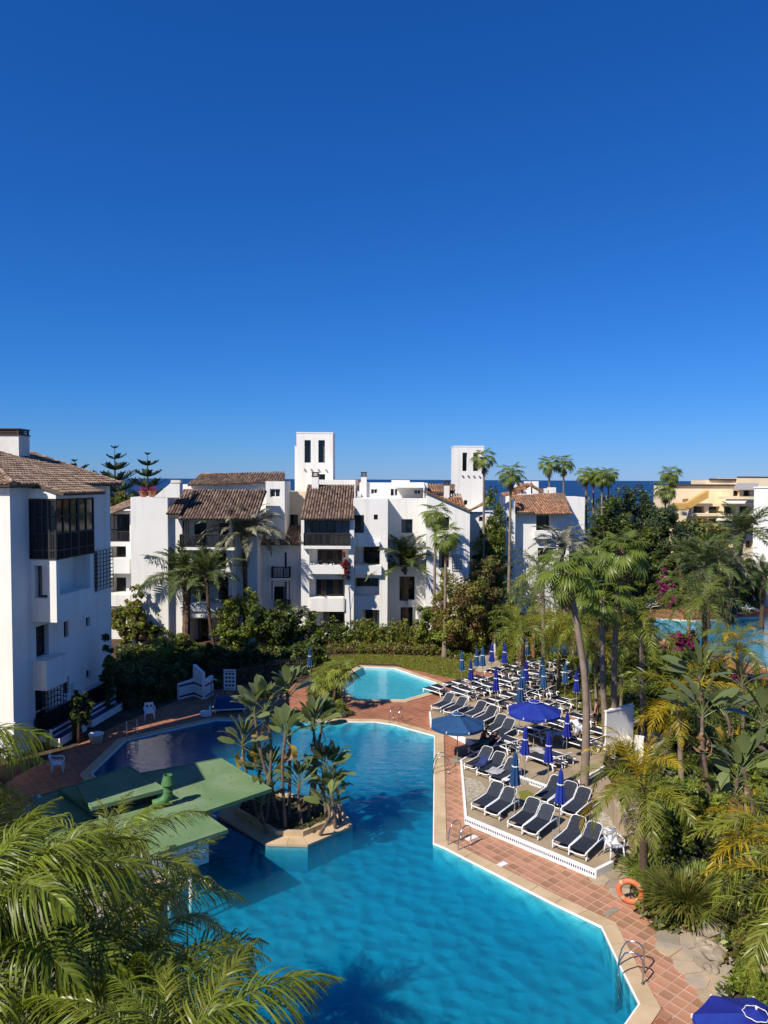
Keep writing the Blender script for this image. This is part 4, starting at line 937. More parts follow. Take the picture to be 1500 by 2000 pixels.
# low houses between the towers and the sea
for (x0, x1, y0, d, lab) in ((650,702,941,95,'low white house roof between the taller tower and the chimney'),(800,886,948,96,'low house with brown roof just left of the shorter tower'),(1060,1085,958,105,'small white rooftop behind the tan roofs')):
    h = Bld('house', lab, 'house', (P((x0+x1)/2,950,d).x, d, 0)); f = front(d); a, b = f.ring(x0, x1, y0); zt = f.uz(x0, y0)[1]
    h.mass(f, a, b, -.3, zt-.5, 5); h.roof([f.p(a-.2,.4,zt-.55), f.p(b+.2,.4,zt-.55), f.p(b+.2,-3,zt+.1), f.p(a-.2,-3,zt+.1)], M['tile_red'], row=.4, course=.6); h.done()
for (x, lab) in ((294, 'terracotta pot with red plant on the white parapet, left of the pair'), (311, 'terracotta pot with red plant on the white parapet, right of the pair')):
    p = P(x-14, 969.5, 60.4); z = fa.uz(256,971)[1]; o = empty('flower_pot', (P(x,965,60.4).x-.6, 60.45, z)); tag(o, lab, 'flower pot')
    m = MB(); m.lathe([(.22,0),(.36,.42),(.40,.44),(.40,.5),(.34,.5),(.30,.40),(0,.38)], 12); child('pot', m.mesh('pot', M['pot']), o)
    m = MB(); rr = random.Random(x)
    for k in range(70):
        q = Vector((rr.gauss(0,.2), rr.gauss(0,.2), .45+abs(rr.gauss(0,.22)))); a = rr.random()*6; d = Vector((math.cos(a)*.09, math.sin(a)*.09, .06)); e = Vector((-d.y, d.x, .03))*.6
        m.quad(q-d, q+e, q+d, q-e)
    child('plant', m.mesh('plant', M['bougred']), o)
# ------------------------------------------------------------------ pool bar with flat green roofs
BR = empty('pool_bar', (-8, 24, 0)); tag(BR, 'open pool bar under overlapping flat green roofs at the water', 'pool bar')
gz = lambda px, py, z: tuple(G(px, py, z)[:2])
z1 = 2.05; pA, pB_, pC, pD, pE = [gz(*q, z1) for q in ((431,1482),(529,1541),(395,1587),(443,1621),(307,1666))]
aA = ab(pA); aE = ab(pE); pF = AB(aA[0]-1.0, aE[1]-1.0); pF2 = AB(aA[0], aA[1])
def slab(poly, z, th=.09, name='roof_slab'):
    m = MB(); m.prism(poly, z-th, z); o = m.build(name, M['roofgreen'], BR)
    e = MB(); pl = ccw([tuple(p[:2]) for p in poly]); ou = offset(pl, .03)
    for i in range(len(pl)):
        j = (i+1)%len(pl); e.hexa([(*pl[i],z-th-.02),(*pl[j],z-th-.02),(*ou[j],z-th-.02),(*ou[i],z-th-.02),(*pl[i],z+.025),(*pl[j],z+.025),(*ou[j],z+.025),(*ou[i],z+.025)])
    e.build('roof_edge', M['roofgreen'], o, root=BR); return o
slab([pA, pB_, pC, pD, pE, tuple(pF[:2])], z1)
slab([gz(x,y,2.55) for x,y in ((252,1497),(321,1541),(180,1577),(150,1533))], 2.55)
q = [gz(x,y,1.88) for x,y in ((300,1520),(352,1560),(250,1625),(60,1660),(60,1560),(160,1530))]; slab(q, 1.88)
m = MB(); m.prism([gz(x,y,2.4) for x,y in ((250,1508),(306,1545),(188,1574),(165,1540))], 1.85, 2.46); m.build('clerestory_wall', M['wood'], BR)
for (x, y) in ((372,1640),(330,1645),(300,1560),(240,1600),(120,1600)):
    p = G(x, y, 1.9); m = MB(); m.tube([(p.x,p.y,-1.2 if p.x > -7.2 else 0),(p.x,p.y,1.97 if x > 310 else 1.8)], .06, 10); m.build('post', M['white'], BR)
ctr = G(300,1690); m = MB(); m.prism([AB(ab(ctr)[0]-1.2, ab(ctr)[1]-1.5), AB(ab(ctr)[0]+1.0, ab(ctr)[1]-1.5), AB(ab(ctr)[0]+1.0, ab(ctr)[1]+1.6), AB(ab(ctr)[0]-1.2, ab(ctr)[1]+1.6)], 0, 1.1); m.build('counter', M['stucco'], BR)
m = MB(); m.sheet(ccw([(-7.36,16.2),(-7.36,24.9),(-9.7,28.1),(-13.2,32.8),(-14.5,30),(-14,15)]), [], .012); tag(m.build('bar_floor', M['grey']), kind='structure')
rr = random.Random(8); m = MB(); pl_ = [pA, pB_, pC, pD, pE, tuple(pF[:2])]
while len(m.f) < 120:
    x, y = rr.uniform(-13,-3.5), rr.uniform(20,29)
    if inside((x,y), pl_): a = rr.random()*6; d = Vector((math.cos(a)*.05, math.sin(a)*.05, 0)); e = Vector((-d.y,d.x,0))*rr.uniform(.25,.5); c = Vector((x,y,z1+.006)); m.quad(c-d, c+e, c+d+Vector((0,0,.012)), c-e)
tag(m.build('fallen_leaves', M['thatch'], BR), kind='stuff')
# green ventilation duct
p = G(327,1574,z1); D0 = tag(empty('vent_duct', (p.x,p.y,z1)), 'green bent ventilation duct with conical cowl on the flat roof', 'vent duct')
m = MB(); m.tube([(-.45,-.20,.12),(-.24,-.11,.15),(-.08,-.035,.23),(0,0,.38),(.02,.01,.55),(.02,.01,.72)], [.17,.17,.17,.165,.155,.15], 16); child('pipe', m.mesh('pipe', M['ductgreen'], True), D0)
for z in (.40,.52,.64):
    m = MB(); m.lathe([(.15,0),(.172,.008),(.172,.03),(.15,.038)], 16, (.02,.01,z)); child('seam', m.mesh('seam', M['ductgreen']), D0)
m = MB(); m.lathe([(.15,0),(.235,.05),(.235,.075),(.15,.36),(.16,.375),(.13,.38),(.12,.30),(0,.30)], 20, (.02,.01,.72)); child('cowl', m.mesh('cowl', M['ductgreen']), D0)
# white canvas tent top at the left of the bar
p = G(92,1540,2.2); T0 = tag(empty('canvas_tent', (p.x-.3,p.y,-.15)), 'pointed white canvas tent top beside the green bar roof', 'tent'); T0.scale = (.72,.72,.8)
m = MB(); m.lathe([(.95,1.75),(.95,1.9),(.4,2.3),(.05,2.65),(0,2.67)], 4); child('canopy', m.mesh('canopy', M['whitecloth']), T0)
for k in range(4):
    a = k*math.pi/2; m = MB(); m.tube([(0.88*math.cos(a),0.88*math.sin(a),0),(0.88*math.cos(a),0.88*math.sin(a),1.8)], .03, 8); child('pole', m.mesh('pole', M['white']), T0)

# planted island in the pool
isl = ccw([g2(*q_, .06) for q_ in ((424,1592),(520,1648),(601,1650),(689,1612),(660,1560),(520,1545),(450,1560))])
M['islandwall'] = mat('deep_teal_mosaic', (0.06,0.36,0.46), 0.6, (0.05,0.30,0.40), 2, .7)
I0 = empty('pool_island', (-3.5,28.5,0)); tag(I0, kind='structure')
m = MB(); m.prism(isl, -1.7, -.02, False); m.build('island_wall', M['islandwall'], I0)
inn = offset(isl, -.62)
for i in range(len(isl)):
    j = (i+1)%len(isl); a, b, c, d = [Vector(x) for x in (isl[i], isl[j], inn[j], inn[i])]; k = max(1, round((b-a).length/.9))
    for q in range(k):
        t0, t1 = q/k+.004, (q+1)/k-.004; pa, pb2, pc, pd = a.lerp(b,t0), a.lerp(b,t1), d.lerp(c,t1), d.lerp(c,t0)
        m = MB(); m.hexa([(*x,-.06) for x in (pa,pb2,pc,pd)]+[(*x,.06+rnd.uniform(-.004,.004)) for x in (pa,pb2,pc,pd)]); m.build('coping_stone', M['coping'], I0)
in2 = offset(isl, -.74)
m = MB()
for i in range(len(isl)):
    j = (i+1)%len(isl); o1, o2, o3, o4 = offset(isl,-.60)[i], offset(isl,-.60)[j], in2[j], in2[i]
    m.hexa([(*x,-.02) for x in (o1,o2,o3,o4)]+[(*x,.26) for x in (o1,o2,o3,o4)])
m.build('planter_kerb', M['coping'], I0)
m = MB(); m.sheet(in2, [], .20); m.build('soil_bed', M['soil'], I0)

# ------------------------------------------------------------------ sun loungers
def rect_tube(m, pts, w, h): 
    for a, b in zip(pts[:-1], pts[1:]): m.bar(a, b, w, h)
def make_lounger(angle, fabric, name='sun_lounger', frame='plastic'):
    """feet at x = 0, head at +x"""
    root = empty(name, (0,0,0)); W = .33; hx = 1.12
    for s in (-1, 1):
        m = MB(); m.k = 0
        pts = [(-.04,s*W,.28),(.04,s*W,.33),(.5,s*W,.345),(1.05,s*W,.36),(1.5,s*W,.345),(1.84,s*W,.33)]
        m.tube(pts, [.024,.032,.033,.034,.033,.027], 6); child('side_rail', m.mesh('side_rail', M[frame], True), root)
    for x, k in ((.10,-1),(1.62,1)):
        for s in (-1, 1):
            m = MB(); m.tube([(x,s*W,.33),(x+.03*k,s*(W+.01),.20),(x+.07*k,s*(W+.015),.10),(x+.05*k,s*(W+.015),.0)], [.040,.034,.030,.026], 6); child('leg', m.mesh('leg', M[frame], True), root)
    m = MB(); m.tube([(-.05,-W,.28),(-.075,-W*.6,.265),(-.08,0,.26),(-.075,W*.6,.265),(-.05,W,.28)], .024, 6); child('foot_bar', m.mesh('foot_bar', M[frame], True), root)
    m = MB(); n = 8; V = []
    for i in range(n+1):
        x = .03+(hx-.03)*i/n; z = .372-.022*math.sin(math.pi*i/n)
        V.append((x,z))
    for (x0,z0),(x1,z1_) in zip(V[:-1],V[1:]):
        m.hexa([(x0,-W+.022,z0-.018),(x1,-W+.022,z1_-.018),(x1,W-.022,z1_-.018),(x0,W-.022,z0-.018),(x0,-W+.022,z0+.012),(x1,-W+.022,z1_+.012),(x1,W-.022,z1_+.012),(x0,W-.022,z0+.012)])
    child('seat', m.mesh('seat', M[fabric]), root)
    ca, sa = math.cos(angle), math.sin(angle); Lb = .68
    bk = lambda t, y, o: (hx+ca*t-sa*o, y, .375+sa*t+ca*o)
    m = MB(); outl = [(0,-1),(Lb*.8,-1),(Lb*.96,-.8),(Lb,-.45),(Lb,.45),(Lb*.96,.8),(Lb*.8,1),(0,1)]
    m.tube([bk(t, y*(W-.02), 0) for t, y in outl], .015, 6); bf = child('backrest_frame', m.mesh('backrest_frame', M[frame], True), root)
    m = MB()
    st = [(0,.0,1),(Lb*.3,.018,1),(Lb*.6,.022,1),(Lb*.82,.012,.97),(Lb*.93,.0,.8),(Lb*.965,-.004,.5)]
    for (t0,o0,w0),(t1,o1,w1) in zip(st[:-1],st[1:]):
        y0, y1 = (W-.025)*w0, (W-.025)*w1
        m.hexa([bk(t0,-y0,-o0-.01),bk(t1,-y1,-o1-.01),bk(t1,y1,-o1-.01),bk(t0,y0,-o0-.01),bk(t0,-y0,-o0+.012),bk(t1,-y1,-o1+.012),bk(t1,y1,-o1+.012),bk(t0,y0,-o0+.012)])
    child('backrest', m.mesh('backrest', M[fabric]), root)
    if angle > .2:
        m = MB()
        for s in (-1,1): m.bar(bk(Lb*.55, s*(W-.06), -.01), (hx+.42, s*(W-.06), .33), .03)
        m.bar((hx+.42,-(W-.06),.33),(hx+.42,W-.06,.33), .03); child('prop', m.mesh('prop', M[frame]), root)
    return root
LG = {'up': make_lounger(R(40), 'sling'), 'low': make_lounger(R(26), 'sling'), 'mid': make_lounger(R(36), 'sling_dark'), 'green': make_lounger(R(55), 'greenplastic')}
used = set(); loungers = []
RE1 = math.atan2(E1.y, E1.x); RE2 = math.atan2(.77, .64)
def put_lounger(kind, x, y, z, rz, label, group='dark sun loungers on the terrace'):
    o = LG[kind]
    if kind in used: o = copy_tree(LG[kind])
    used.add(kind); o.scale = (.95,.95,.95); o.location = (x,y,z); o.rotation_euler = (0,0,rz+rnd.uniform(-.02,.02)); tag(o, label, 'sun lounger', group); loungers.append(o); return o
ordw = ['first','second','third','fourth','fifth','sixth','seventh','eighth','ninth','tenth','eleventh','twelfth','thirteenth','fourteenth','fifteenth','sixteenth','seventeenth','eighteenth']
def lp(px, py, kind, rz, label): p = G(px, py, TZ); return put_lounger(kind, p.x, p.y, TZ, rz, label)
frontl = ['upright dark lounger at the pool end of the front row above the tiled kerb','dark lounger in the front row whose pole of the faded parasol rises at its head','dark lounger in the front row, left one of the middle pair','dark lounger in the front row left of the bright blue parasol base','dark lounger in the front row, left one of the pair by the plastic chair','dark lounger standing right beside the white plastic chair']
for (q, lab) in zip(((934,1588),(960,1600),(1006,1624),(1034,1638),(1095,1664),(1127,1679)), frontl): lp(*q, 'up', RE2, lab)
for (q, lab) in zip(((1056,1574),(1083,1587),(1110,1600)), ('dark upright lounger partly hidden behind the front bright blue closed parasol','dark upright lounger just right of the front bright blue closed parasol','dark upright lounger beside the gravel bed under the yellow palm frond')): lp(*q, 'up', RE2, lab)
for (q, lab) in zip(((918,1509),(943,1521),(969,1534)), ('dark lounger with a navy towel over its backrest above the pebble bed','dark lounger with a grey towel lying across it','dark lounger with a magazine on it behind the faded closed parasol')): lp(*q, 'up', RE2, lab)
for (q, lab) in zip(((851,1391),(875,1399),(913,1408),(934,1418),(952,1438),(968,1447)), ('upright dark lounger at the corner nearest the small pool','upright dark lounger second from the corner nearest the small pool','upright dark lounger half behind the faded open parasol, left one','upright dark lounger right behind the faded open parasol, right one','upright dark lounger just right of the person in red','upright dark lounger with its white rail by the kerb, second from the person in red')): lp(*q, 'up', RE2, lab)
rows = [(-13.6, 9.6, 15), (-11.3, 9.9, 15), (-9.0, 9.9, 14), (-6.6, 9.9, 11), (-4.2, 9.9, 6)]
for ri, (a, b0, n) in enumerate(rows):
    b = b0
    for k in range(n):
        q = AB(a+rnd.uniform(-.18,.18), b, TZ)
        if inside((q.x+E1.x*1, q.y+E1.y*1), terr) or ri < 2:
            zz = TZ if inside((q.x+E1.x*.9, q.y+E1.y*.9), terr) else -.02
            put_lounger(rnd.choice(['low','low','mid']), q.x, q.y, zz, RE1+rnd.uniform(-.06,.06), f'dark low lounger, {ordw[k]} from the pool side in the {ordw[ri]} row counted from the lawn')
        b += .76 if k % 2 == 0 else 1.06
mids = [(-4.1,5.2,'flat dark lounger just below the reclining person in teal shorts'),(-4.1,6.0,'flat dark lounger second behind the person in teal shorts'),(-4.1,7.7,'dark lounger left of the pole of the bright blue open parasol'),(-4.1,8.5,'dark lounger right below the bright blue open parasol'),(-1.5,5.3,'dark lounger with raised back between two bright blue closed parasols'),(-1.5,6.1,'dark lounger with a black bag beside it, left of the leaning palm trunk'),(-1.7,8.3,'dark lounger left of the leaning palm trunk, middle terrace'),(-1.7,9.1,'dark lounger right behind the leaning palm trunk'),(-1.9,10.6,'dark lounger between the leaning trunk and the white wall'),(-1.9,11.4,'dark lounger nearest the tall white wall panel')]
for a, b, lab in mids: q = AB(a, b, TZ); put_lounger('mid' if b > 7 else 'low', q.x, q.y, TZ if inside(q[:2], terr) else 0.0, RE1, lab)
lp(923, 1476, 'low', RE2-.25, 'dark lounger with a person in teal shorts lying on it')
for (x, y, rz, lab) in ((1462,1196,2.3,'green upright lounger left one beside the far pool'),(1484,1197,2.2,'green upright lounger right one beside the far pool'),(1440,1201,2.6,'green lounger lying low by the far pool near the palm trunk')):
    p = G(x,y); put_lounger('green', p.x, p.y, 0, rz, lab, 'green loungers by the far pool')
for i, (x, y, rz) in enumerate(((1255,1186,.4),(1268,1190,.4),(1284,1168,.7),(1296,1171,.7),(1240,1192,.2))):
    p = G(x,y); put_lounger('low', p.x, p.y, 0, rz, ['pale framed lounger by the far deck, nearest the magenta bush','pale framed lounger by the far deck, nearest the water','tilted lounger at the back of the far deck, left one','tilted lounger at the back of the far deck, right one','lounger at the left end of the far deck'][i], 'loungers by the far pool')
for i, (x, y) in enumerate(((1425,1318),(1455,1325),(1485,1330))):
    p = G(x,y); put_lounger('low', p.x, p.y, 0, 2.8, ['lounger left of the near rim of the far pool','lounger in the middle below the rim of the far pool','lounger at the right edge below the far pool rim'][i], 'loungers below the far pool')

# ------------------------------------------------------------------ parasols
def make_closed(fabric):
    root = empty('closed_parasol', (0,0,0)); H = 2.45
    m = MB(); m.tube([(0,0,.1),(0,0,H+.02)], .019, 8); child('pole', m.mesh('pole', M['grey']), root)
    m = MB(); m.k = 0; m.prism([(-.24,-.24),(.24,-.24),(.24,.24),(-.24,.24)], 0, .10); m.tube([(0,0,.1),(0,0,.28)], .035, 8); child('base', m.mesh('base', M['grey']), root)
    m = MB(); fn = lambda k, r, z: (1.0 if k % 2 else .72)
    prof_ = [(.015,H),(.07,H-.07),(.105,H-.25),(.12,H-.45),(.125,H-.55),(.16,H-.8),(.195,H-1.05),(.22,H-1.2),(.20,H-1.22),(.05,H-1.0)]
    m.lathe(prof_, 16, fn=fn); cn = child('canopy', m.mesh('canopy', M[fabric]), root)
    m = MB(); m.lathe([(.128,H-.56),(.135,H-.55),(.135,H-.52),(.128,H-.51)], 16, fn=lambda k,r,z: (1.0 if k % 2 else .86)); child('tie', m.mesh('tie', M['whitecloth']), cn)
    m = MB(); m.lathe([(0,H+.09),(.025,H+.06),(.018,H+.02),(.03,H),(0,H-.01)], 8); child('finial', m.mesh('finial', M[fabric]), root)
    m = MB(); rr = random.Random(3)
    for k in range(8):
        a = 2*math.pi*(k+.5)/8; c_ = Vector((math.cos(a)*.2, math.sin(a)*.2, H-1.2)); m.box(c_.x-.012,c_.x+.012,c_.y-.012,c_.y+.012,c_.z-.05,c_.z)
    child('rib_ends', m.mesh('rib_ends', M['white']), root)
    return root
def make_open(fabric, r=1.35, H=2.35, n=8, trim=False):
    root = empty('open_parasol', (0,0,0))
    m = MB(); m.tube([(0,0,.1),(0,0,H+.05)], .021, 8); child('pole', m.mesh('pole', M['grey']), root)
    m = MB(); m.prism([(-.28,-.28),(.28,-.28),(.28,.28),(-.28,.28)], 0, .10); m.tube([(0,0,.1),(0,0,.3)], .038, 8); child('base', m.mesh('base', M['grey']), root)
    for k in range(n):
        a0, a1 = 2*math.pi*k/n, 2*math.pi*(k+1)/n; m = MB(); rings = []
        for (t, drop) in ((.06,0),(.3,.10),(.55,.21),(.8,.33),(1,.44)):
            row = []
            for s in (0,.25,.5,.75,1):
                a = a0+(a1-a0)*s; q = math.sin(math.pi*s); rad = r*t*(math.cos(math.pi/n)/math.cos((s-.5)*2*math.pi/n)); row.append((math.cos(a)*rad, math.sin(a)*rad, H-drop-.045*q*t))
            rings.append(row)
        rings.append([(x*1.0, y*1.0, z-.14) for x, y, z in rings[-1]])
        for r0, r1 in zip(rings[:-1], rings[1:]):
            for s in range(4): m.quad(r0[s], r1[s], r1[s+1], r0[s+1])
        pn = child('canopy_panel', m.mesh('canopy_panel', M[fabric]), root)
        m = MB(); m.bar((math.cos(a0)*.05,math.sin(a0)*.05,H-.03),(math.cos(a0)*r,math.sin(a0)*r,H-.46),.018); m.bar((0,0,H-.75),(math.cos(a0)*r*.55,math.sin(a0)*r*.55,H-.235),.016)
        m.box(math.cos(a0)*r-.02, math.cos(a0)*r+.02, math.sin(a0)*r-.02, math.sin(a0)*r+.02, H-.52, H-.43); child('rib', m.mesh('rib', M['white']), root)
    m = MB(); vp = []; m.lathe([(.0,H+.13),(.10,H+.10),(.27,H+.025),(.27,H+.0)], 8, fn=lambda k,r_,z: 1.0); child('vent_cap', m.mesh('vent_cap', M[fabric]), root)
    m = MB(); m.tube([(.275*math.cos(a)*(1+.06*math.cos(8*a)),.275*math.sin(a)*(1+.06*math.cos(8*a)),H+.02) for a in [2*math.pi*k/32 for k in range(33)]], .011, 4); child('vent_trim', m.mesh('vent_trim', M['whitecloth']), root)
    m = MB(); m.lathe([(0,H+.2),(.03,H+.17),(.02,H+.12),(0,H+.11)], 8); child('finial', m.mesh('finial', M['white']), root)
    return root
PC = {'blue': make_closed('blue'), 'teal': make_closed('teal')}; pused = set()
def closed(px, py, fabric, label, z=TZ, sc=1.0):
    o = PC[fabric]
    if fabric in pused: o = copy_tree(o)
    pused.add(fabric); p = G(px, py, z); o.location = p; o.rotation_euler = (rnd.uniform(-.02,.02), rnd.uniform(-.02,.02), rnd.random()*6); o.scale = (sc*rnd.uniform(.96,1.04),)*3
    tag(o, label, 'parasol', 'closed parasols among the loungers'); return o
for (x, y, c_, lab, z, s_) in ((902,1345,'teal','closed faded navy parasol at the left end of the lawn edge',0,1),(931,1335,'teal','closed faded navy parasol second along the lawn edge',0,1),(943,1338,'teal','closed faded parasol slightly in front of the lawn edge pair',0,1),(959,1329,'blue','closed bright blue parasol where the brick path meets the deck',0,1.0),(985,1333,'blue','closed bright blue parasol right of the brick path',0,1.05),
    (920,1366,'blue','closed bright blue parasol in the lounger row nearest the small pool',TZ,1),(968,1390,'blue','closed bright blue parasol on a tall pole in the middle of the left rows',TZ,1.05),(1027,1368,'blue','closed blue parasol just right of the dark palm trunk in the rows',TZ,1),(1021,1390,'teal','closed faded parasol directly below the dark palm trunk',TZ,1),(1014,1424,'teal','closed faded parasol just behind the bright blue open parasol',TZ,1.15),
    (1057,1360,'teal','closed faded parasol in the far rows, upper one of two in line',TZ,1),(1061,1384,'teal','closed faded parasol in the far rows, lower one of two in line',TZ,1),(1103,1372,'teal','closed faded parasol left of the leaning trunk in the far rows',TZ,1),(1149,1352,'teal','closed faded parasol on the grass right of the leaning trunk',0,1.05),(1126,1392,'blue','closed blue parasol half hidden by the leaning trunk',TZ,1),
    (1024,1527,'blue','closed bright blue parasol left of the tiled step in the middle terrace',TZ,1),(1070,1546,'blue','closed bright blue parasol standing at the tiled step near the leaning trunk',TZ,1),(1106,1486,'blue','closed bright blue parasol left of the bending person in white',TZ,.98),(1005,1596,'teal','closed faded navy parasol behind the front row, left of the grass patch',TZ,1.1),(1091,1633,'blue','closed bright blue parasol of the front row, nearest the plastic chair',TZ,1.0),
    (1028,1312,'teal','closed navy parasol behind the dark trunk on the lawn',0,1),(606,1335,'teal','closed navy parasol in the shade left of the small pool',0,1)): closed(x, y, c_, lab, z, s_)
op = make_open('teal', 1.35, 2.3); p = G(893,1488,0); op.location = p; op.rotation_euler = (0,0,.3); tag(op, 'open faded navy parasol by the pool ladder', 'parasol', 'open parasols')
ob = make_open('blue', 1.35, 2.35); p = G(1042,1462,TZ); ob.location = p; ob.rotation_euler = (0.02,0,.2); tag(ob, 'open bright blue parasol in the middle of the loungers', 'parasol', 'open parasols')
of = copy_tree(op); p = G(1115,1322,0); of.location = p; of.rotation_euler = (-.06,.03,.5); tag(of, 'open faded parasol far back below the yellow palms', 'parasol', 'open parasols')
on = copy_tree(ob); p = P(1474,1972,16.6); on.location = (p.x, p.y, p.z-2.48); on.rotation_euler = (0,.02,.35); on.scale = (1.0,1.0,1.0); tag(on, 'bright blue open parasol cut off by the lower right corner', 'parasol', 'open parasols')

# ------------------------------------------------------------------ pool ladders, chairs, lifebuoys
def ladder(px, py, d, label, n=4):
    """d: unit vector from deck to water"""
    p = G(px, py); root = tag(empty('pool_ladder', p, math.atan2(d[1], d[0])), label, 'pool ladder', 'steel pool ladders')
    for s in (-.26,.26):
        m = MB(); m.tube([(-.55,s,.03),(-.55,s,.45),(-.53,s,.68),(-.42,s,.80),(-.25,s,.83),(-.08,s,.76),(.03,s,.55),(.10,s,.25),(.12,s,0),(.12,s,-1.15)], .021, 8); child('rail', m.mesh('rail', M['steel'], True), root)
        m = MB(); m.lathe([(.05,.035),(.05,.05),(.021,.06)], 10, (-.55,s,0)); child('flange', m.mesh('flange', M['steel']), root)
    for k in range(n):
        m = MB(); m.box(.06,.16,-.26,.26,-.28-k*.25,-.25-k*.25); child('step', m.mesh('step', M['steel']), root)
    return root
ladder(889,1655, (-E2.x,-E2.y), 'steel pool ladder at the inner corner below the pebble bed')
ladder(1215,1902, (-.87,.35), 'steel pool ladder nearest the camera, right of the water')
ladder(851,1508, (-1,-.02), 'steel pool ladder beside the open faded parasol')
ladder(771,1413, (-.35,-.95), 'steel pool ladder at the far edge below the small pool', 3)
ladder(258,1441, (.45,-.9), 'steel pool ladder in the shade at the left of the pool')
def chair(px, py, rz, z, label):
    p = G(px, py, z); root = tag(empty('plastic_chair', p, rz), label, 'chair', 'white plastic chairs')
    m = MB(); m.prism([(-.24,-.22),(.24,-.25),(.24,.25),(-.24,.22)], .41, .44); child('seat', m.mesh('seat', M['plastic']), root)
    for x, y in ((.22,.24),(.22,-.24),(-.22,.22),(-.22,-.22)):
        m = MB(); m.tube([(x*.95,y*.95,.43),(x*1.2,y*1.15,0)], [.038,.026], 8); child('leg', m.mesh('leg', M['plastic'], True), root)
    m = MB(); bp_ = lambda t, y: (-.24-.10*t-.06*(1-abs(y)/.25)*0, y, .44+.42*t)
    for (y0, y1, t0, t1) in ((-.24,-.155,0,.98),(.155,.24,0,.98),(-.055,.055,0,1),(-.24,.24,0,.42),(-.24,.24,.72,1)):
        dx_ = 0 if y1-y0 < .3 else .006; cs = [(x+dx_,y,z) for x,y,z in (bp_(t0,y0),bp_(t0,y1),bp_(t1,y1),bp_(t1,y0))]; bx = [(x-.025-2*dx_,y,z) for x,y,z in cs]; m.hexa(bx+cs)
    child('backrest', m.mesh('backrest', M['plastic']), root)
    for s in (-1,1):
        m = MB(); m.tube([(-.30,s*.24,.70),(-.1,s*.29,.66),(.15,s*.29,.64),(.25,s*.27,.58),(.24,s*.25,.43)], [.025,.03,.032,.03,.028], 8); child('armrest', m.mesh('armrest', M['plastic'], True), root)
    return root
chair(1199,1672, RE2+math.pi+.9, TZ, 'white plastic armchair at the end of the front lounger row')
chair(292,1405, -1.2, 0, 'white plastic armchair in the shade below the lifebuoy')
chair(113,1508, 0.3, 0, 'white plastic armchair at the end of the blue striped bench')
def buoy(px, py, D, r, m1, label, yaw, tilt=.12, post=True):
    p = P(px, py, D); root = tag(empty('lifebuoy', p, yaw), label, 'lifebuoy')
    m = MB(); n = 32; k = 10; rr_ = r*.20
    for i in range(n):
        for j in range(k):
            a = 2*math.pi*i/n; b = 2*math.pi*j/k; q = r-rr_+rr_*math.cos(b); m.v.append((rr_*math.sin(b)*.75, q*math.cos(a), q*math.sin(a)))
    for i in range(n):
        for j in range(k): m.f.append((i*k+j, ((i+1)%n)*k+j, ((i+1)%n)*k+(j+1)%k, i*k+(j+1)%k)); m.m.append(0)
    ring = child('ring', m.mesh('ring', M[m1], True), root, rot=(0,tilt,0))
    for q in range(4):
        m = MB(); a0 = math.pi/4+q*math.pi/2; pts = []
        for i in range(4):
            for j in range(k):
                a = a0+(i-1.5)*.075; b = 2*math.pi*j/k; rb_ = rr_*1.06; w_ = r-rr_+rb_*math.cos(b); m.v.append((rb_*math.sin(b)*.75, w_*math.cos(a), w_*math.sin(a)))
        for i in range(3):
            for j in range(k): m.f.append((i*k+j,(i+1)*k+j,(i+1)*k+(j+1)%k,i*k+(j+1)%k)); m.m.append(0)
        child('band', m.mesh('band', M['coping'] if m1 == 'orange' else M['whitecloth'], True), root, rot=(0,tilt,0))
    m = MB(); m.tube([(-.10,0,-p.z),(-.10,0,.1)], .025, 8); m.bar((-.1,0,.1),(.02,0,.1),.03); child('stand', m.mesh('stand', M['wood']), root)
    return root
pl = G(1226,1768); buoy(1231,1741, pl.y, .44, 'orange', 'orange lifebuoy hanging by the clipped shrub at the deck edge', -2.0)
buoy(300,1376, 45.6, .36, 'redbuoy', 'dull red lifebuoy in the shade by the hedge', -1.3)

# ------------------------------------------------------------------ towels, bags, small things on the loungers
def cloth(px, py, z, rz, lx, ly, mt, label, cat, drape=.05, seed=1, slope=0.0):
    rr = random.Random(seed); p = G(px, py, z); nx, ny = 10, 8; V = []; F = []
    for i in range(nx+1):
        for j in range(ny+1):
            x, y = (i/nx-.5)*lx, (j/ny-.5)*ly; V.append((x+rr.uniform(-.02,.02), y+rr.uniform(-.02,.02), .02+drape*(.5+.5*math.sin(x*9+seed)*math.cos(y*8))*rr.uniform(.6,1)+slope*max(0,x)))
    for i in range(nx):
        for j in range(ny): k = i*(ny+1)+j; F.append((k,k+ny+1,k+ny+2,k+1))
    o = bpy.data.objects.new(cat.replace(' ','_'), npmesh(cat, np.array(V), F, M[mt] if isinstance(mt,str) else mt, True)); o.location = p; o.rotation_euler = (0,0,rz); link(o); tag(o, label, cat); return o
M['greycloth'] = mat('grey_towel', (0.42,0.42,0.42), 0.9, (0.3,0.3,0.31), 5, .6, .3, 30)
M['stripecloth'] = mat('navy_towel', (0.02,0.03,0.11), 0.9, (0.03,0.05,0.17), 5, .6, .3, 30)
cloth(967,1507,TZ+.37,RE2,.7,.62,'greycloth','grey towel lying across a dark lounger in the middle group','towel',.06,2)
cloth(988,1523,TZ+.38,RE2,.35,.28,'whitecloth','white magazine lying open on a dark lounger','magazine',.015,3)
cloth(940,1493,TZ+.40,RE2,.75,.34,'stripecloth','navy towel hung over a lounger back above the pebble bed','towel',.04,4,.75)
cloth(917,1478,.03,RE2+.1,1.3,.5,'redcloth','red towel spread on the deck beside the open faded parasol','towel',.03,5)
cloth(1053,1468,TZ+.37,RE1,.8,.5,'greycloth','grey towel on a lounger under the bright blue open parasol','towel',.1,6)
